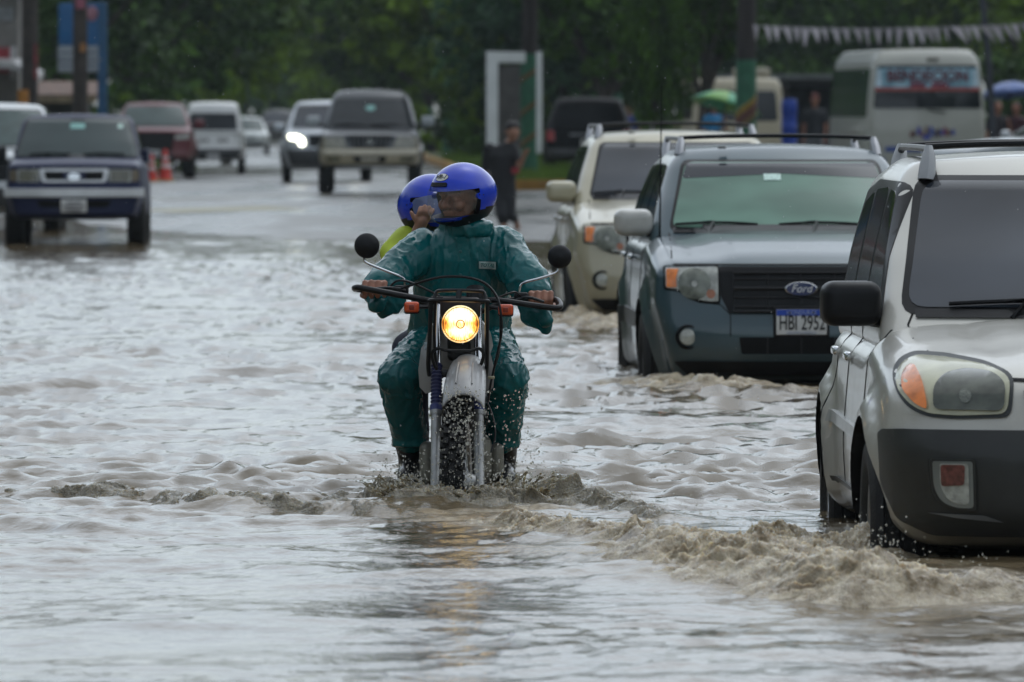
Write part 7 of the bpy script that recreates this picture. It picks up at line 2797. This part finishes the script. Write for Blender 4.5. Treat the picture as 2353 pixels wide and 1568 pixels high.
# ================================================================== churned water
def foam_mat(name, c1, c2, rough=.28, trans=0.0):
    m = bpy.data.materials.new(name)
    m.use_nodes = True
    N, L = m.node_tree.nodes, m.node_tree.links
    b = N['Principled BSDF']
    tc = N.new('ShaderNodeTexCoord')
    n1 = N.new('ShaderNodeTexNoise')
    n1.inputs['Scale'].default_value = 9
    n1.inputs['Detail'].default_value = 7
    n1.inputs['Roughness'].default_value = .7
    L.new(tc.outputs['Object'], n1.inputs['Vector'])
    cr = N.new('ShaderNodeValToRGB')
    cr.color_ramp.elements[0].position = .36
    cr.color_ramp.elements[0].color = (*c1, 1)
    cr.color_ramp.elements[1].position = .66
    cr.color_ramp.elements[1].color = (*c2, 1)
    L.new(n1.outputs['Fac'], cr.inputs[0])
    L.new(cr.outputs[0], b.inputs['Base Color'])
    b.inputs['Roughness'].default_value = rough
    b.inputs['Subsurface Weight'].default_value = .8
    b.inputs['Subsurface Radius'].default_value = (1.0, .8, .5)
    b.inputs['Subsurface Scale'].default_value = .03
    b.inputs['Transmission Weight'].default_value = trans
    b.inputs['IOR'].default_value = 1.33
    n2 = N.new('ShaderNodeTexNoise')
    n2.inputs['Scale'].default_value = 95
    n2.inputs['Detail'].default_value = 4
    L.new(tc.outputs['Object'], n2.inputs['Vector'])
    bp = N.new('ShaderNodeBump')
    bp.inputs['Strength'].default_value = .9
    bp.inputs['Distance'].default_value = .014
    L.new(n2.outputs['Fac'], bp.inputs['Height'])
    L.new(bp.outputs[0], b.inputs['Normal'])
    return m


FOAM = foam_mat('muddy_foam', (.17, .122, .062), (.64, .56, .42), .09)
FOAM2 = foam_mat('muddy_spray', (.20, .17, .11), (.66, .61, .49), .10, .55)
DROP = mat('water_drop', (.80, .78, .70), .04, trans=.75, var=.1)
DROP.node_tree.nodes['Principled BSDF'].inputs['IOR'].default_value = 1.33


def fbm_ridge(x, y, seed, f0, octs=6, gain=.66):
    """ridged, domain-warped noise: peaked little waves"""
    wx = x + .045 * vnoise(x, y, seed + 1, 6) + .02 * vnoise(x, y, seed + 2, 14)
    wy = y + .07 * vnoise(x, y, seed + 3, 5) + .03 * vnoise(x, y, seed + 4, 12)
    z, a, f, tot, prev = 0, 1.0, f0, 0, 1.0
    for k in range(octs):
        r = (1 - np.abs(vnoise(wx, wy * .8, seed + 10 + k, f))) ** 2
        z = z + a * r * prev
        prev = np.clip(r * 1.3, 0, 1)
        tot += a
        a *= gain
        f *= 2.03
    return z / tot


def churn(label, paths, amp, seed, res, m, f0=3.4, drops=0, lift=.1, pad=.5, dsz=(.0014, .0018, .0024, .003)):
    """a patch of broken water: peaked turbulent crests rising out of the flood"""
    xs_ = [p[0] for q in paths for p in q[0]]
    ys_ = [p[1] for q in paths for p in q[0]]
    gx = np.arange(min(xs_) - pad, max(xs_) + pad, res)
    gy = np.arange(min(ys_) - pad * 1.3, max(ys_) + pad * 1.3, res * 1.35)
    X, Y = np.meshgrid(gx, gy)
    x, y = X.ravel(), Y.ravel()
    env = np.zeros(x.shape)
    for pts, w, a in paths:
        d, al, sd = seg_dist(x + .10 * vnoise(x, y, seed + 31, 2.2) + .04 * vnoise(x, y, seed + 33, 7), y + .16 * vnoise(x, y, seed + 32, 1.9) + .05 * vnoise(x, y, seed + 34, 6), pts)
        tot = sum(math.hypot(q[0] - p[0], q[1] - p[1]) for p, q in zip(pts[:-1], pts[1:]))
        tp = np.clip(np.minimum(al, tot - al) / (.2 * tot) + .3, 0, 1)
        ww = np.where(sd < 0, w * .75, w * 1.2)
        env = np.maximum(env, a * tp * np.exp(-(d / ww) ** 2))
    rid = fbm_ridge(x, y, seed, f0)
    z = wave_np(x, y) + env * amp * (1.25 * np.tanh(rid * 1.7) - .28 + .28 * vnoise(x, y, seed + 40, 3.1) + .13 * vnoise(x, y, seed + 41, 21) + .08 * vnoise(x, y, seed + 42, 43)) - .022 * np.clip(1 - env / .22, 0, 1) - .006
    # crests lean over, towards the viewer and outwards
    gy_ = np.gradient(z.reshape(X.shape), axis=0).ravel()
    lean = np.clip(env, 0, 1) * np.clip(z, 0, .2)
    x2 = x + lean * .35 * vnoise(x, y, seed + 50, 5)
    y2 = y - lean * (.35 + .5 * vnoise(x, y, seed + 51, 5))
    V = np.stack([x2, y2, z], 1)
    ny, nx = X.shape
    i = np.arange((ny - 1) * (nx - 1))
    a_ = (i // (nx - 1)) * nx + i % (nx - 1)
    Q = np.stack([a_, a_ + 1, a_ + nx + 1, a_ + nx], 1)
    keep = (env[Q].max(1) > .05)
    Q = Q[keep]
    used, inv = np.unique(Q.ravel(), return_inverse=True)
    o = mesh_obj('splash', V[used].tolist(), inv.reshape(-1, 4).tolist(), m, None, True, 180)
    prop(o, label, 'splash', kind='stuff')
    if drops:
        rs = random.Random(seed)
        hi = np.where((env > .25) & (z > np.percentile(z[env > .25], 60)))[0]
        d = MB()
        for k in range(drops):
            j = hi[rs.randrange(len(hi))]
            c = Vector((x2[j], y2[j], z[j])) + Vector((rs.gauss(0, .03), rs.gauss(0, .05), abs(rs.gauss(0, .45)) * lift * env[j]))
            d.ball(c, rs.choice(dsz), 4, (1, 1, rs.uniform(.8, 1.5)))
        do = d.build('drops', DROP, o, True, 180)
        do['kind'] = 'stuff'
    return o


churn('muddy bow wave churned up beside the silver suv',
      [([wpt(1500, 1268), wpt(1640, 1300), wpt(1800, 1335), wpt(1990, 1362), wpt(2160, 1366), wpt(2360, 1372)], .36, .9),
       ([wpt(1620, 1262), wpt(1760, 1285), wpt(1880, 1310)], .30, .8),
       ([wpt(1800, 1268), wpt(1880, 1256), wpt(1960, 1250), wpt(2030, 1264)], .24, 1.25)], .135, 101, .0085, FOAM, 3.2, drops=900, lift=.18)
churn('ragged foam crest running from the motorcycle to the silver suv',
      [([wpt(1070, 1192), wpt(1200, 1212), wpt(1330, 1236), wpt(1450, 1252), wpt(1580, 1274)], .15, 1.0)], .068, 201, .0072, FOAM, 5.0, drops=130, lift=.08, pad=.4)
churn('thin foamy ripple trailing to one side of the motorcycle',
      [([wpt(60, 1128), wpt(230, 1134), wpt(400, 1150), wpt(520, 1162), wpt(640, 1170), wpt(760, 1174), wpt(920, 1182)], .09, 1.0)], .055, 301, .0072, FOAM2, 6.0, drops=60, lift=.05, pad=.3)
churn('broken ripple between the motorcycle and the blue-grey suv',
      [([wpt(1240, 1136), wpt(1370, 1163), wpt(1480, 1178), wpt(1570, 1200)], .09, 1.0)], .050, 401, .0075, FOAM2, 6.0, drops=40, lift=.05, pad=.3)
churn('brown wash along the wheels of the blue-grey suv',
      [([wpt(1470, 872), wpt(1560, 884), wpt(1700, 892), wpt(1900, 894)], .40, 1.0)], .075, 501, .014, FOAM, 2.6, drops=20, lift=.05, pad=.8)
churn('brown wash along the wheels of the cream suv',
      [([wpt(1180, 745), wpt(1290, 737), wpt(1400, 744), wpt(1460, 748)], .60, 1.0)], .09, 601, .02, FOAM, 2.2, drops=20, lift=.05, pad=1.0)
churn('ring of broken water around the motorcycle wheels',
      [([(BX - .34, BY - .25), (BX - .16, BY - .50), (BX + .16, BY - .52), (BX + .36, BY - .25)], .17, 1.0),
       ([(BX - .30, BY + .2), (BX - .34, BY - .2)], .14, .9), ([(BX + .30, BY + .2), (BX + .34, BY - .2)], .14, .9),
       ([(BX - .75, BY - .35), (BX - .3, BY - .42), (BX + .3, BY - .45), (BX + .8, BY - .5)], .16, .6)], .085, 701, .0062, FOAM2, 5.2, drops=500, lift=.14, pad=.4)

# --- spray thrown up round the motorcycle's front wheel and the rider's boots
rs = random.Random(21)
sp = MB()
bw = Vector((BX, BY, 0))
for k in range(160):
    a = rs.uniform(-math.pi, math.pi)
    ring = rs.uniform(.25, 1.0)
    x = math.sin(a) * .36 * ring + rs.gauss(0, .03)
    y = -.30 + -math.cos(a) * .30 * ring
    r = rs.uniform(.006, .020)
    sp.ball(bw + Vector((x, y, rs.random() ** 2 * .05)), r, 5, (rs.uniform(.8, 1.8), rs.uniform(.8, 1.6), rs.uniform(.5, 1.0)), Matrix.Rotation(rs.uniform(0, 3), 3, 'Z'))
for k in range(110):
    side = rs.choice((-1, -1, 1, 1, 0))
    bx = side * rs.uniform(.13, .34) if side else rs.uniform(-.12, .12)
    by = rs.uniform(-.42, .25) if side else rs.uniform(-.48, -.32)
    h = rs.uniform(.02, .10) * (1.0 if side else .7)
    p0 = bw + Vector((bx, by, -.01))
    p1 = p0 + Vector((side * rs.uniform(.0, .06) + rs.gauss(0, .015), rs.uniform(-.05, .02), h * .6))
    p2 = p1 + Vector((side * rs.uniform(.01, .07), rs.uniform(-.05, .02), h * .45))
    sp.tube([p0, p1, p2], [rs.uniform(.009, .018), rs.uniform(.005, .009), .0032], 6, smooth=3)
    sp.ball(p2, rs.uniform(.004, .008), 5)


def turb2(p, n):
    q = Vector(p)
    return .008 * noise.noise(q * 26) + .005 * noise.noise(q * 60) - .001


o = blob('splash', sp, .0048, FOAM2, None, 2, turb2)
prop(o, 'crown of spray around the front wheel of the motorcycle', 'splash', kind='stuff')
d = MB()
for k in range(1500):
    u = rs.random()
    if u < .35:      # flung off the tyre, in front of it
        c = Vector((rs.gauss(0, .05) + .01, rs.uniform(-.42, -.2), rs.random() ** .8 * .44 + .02))
    elif u < .55:    # beads over the fork and the shins
        c = Vector((rs.uniform(-.05, .30), rs.uniform(-.40, .1), rs.random() * .42 + .02))
    else:
        sd = rs.choice((-1, 1))
        c = Vector((sd * abs(rs.gauss(.22, .10)), rs.uniform(-.5, .3), abs(rs.gauss(0, .07)) + .02))
    r = rs.choice((.0014, .0018, .0022, .0028, .0036, .0046))
    d.ball(bw + c, r, 4, (1, 1, rs.uniform(.8, 1.5)))
do = d.build('drops', DROP, o, True, 180)
do['kind'] = 'stuff'

# --- falling rain near the plane of focus
rn = MB()
rr = random.Random(33)
for k in range(420):
    Y = rr.uniform(29, 38)
    px, py = rr.uniform(-150, 2500), rr.uniform(-60, 1250)
    c = PX(px, py, Y)
    if c.z < .05:
        continue
    rn.ball(c, rr.uniform(.0008, .0015), 3, (1, 1, rr.uniform(1.0, 2.6)))
ro = rn.build('rain', mat('rain_drop', (.85, .87, .88), .1, trans=.3, var=.05), None, True, 180)
prop(ro, 'fine rain drops falling over the street', 'rain', kind='stuff')
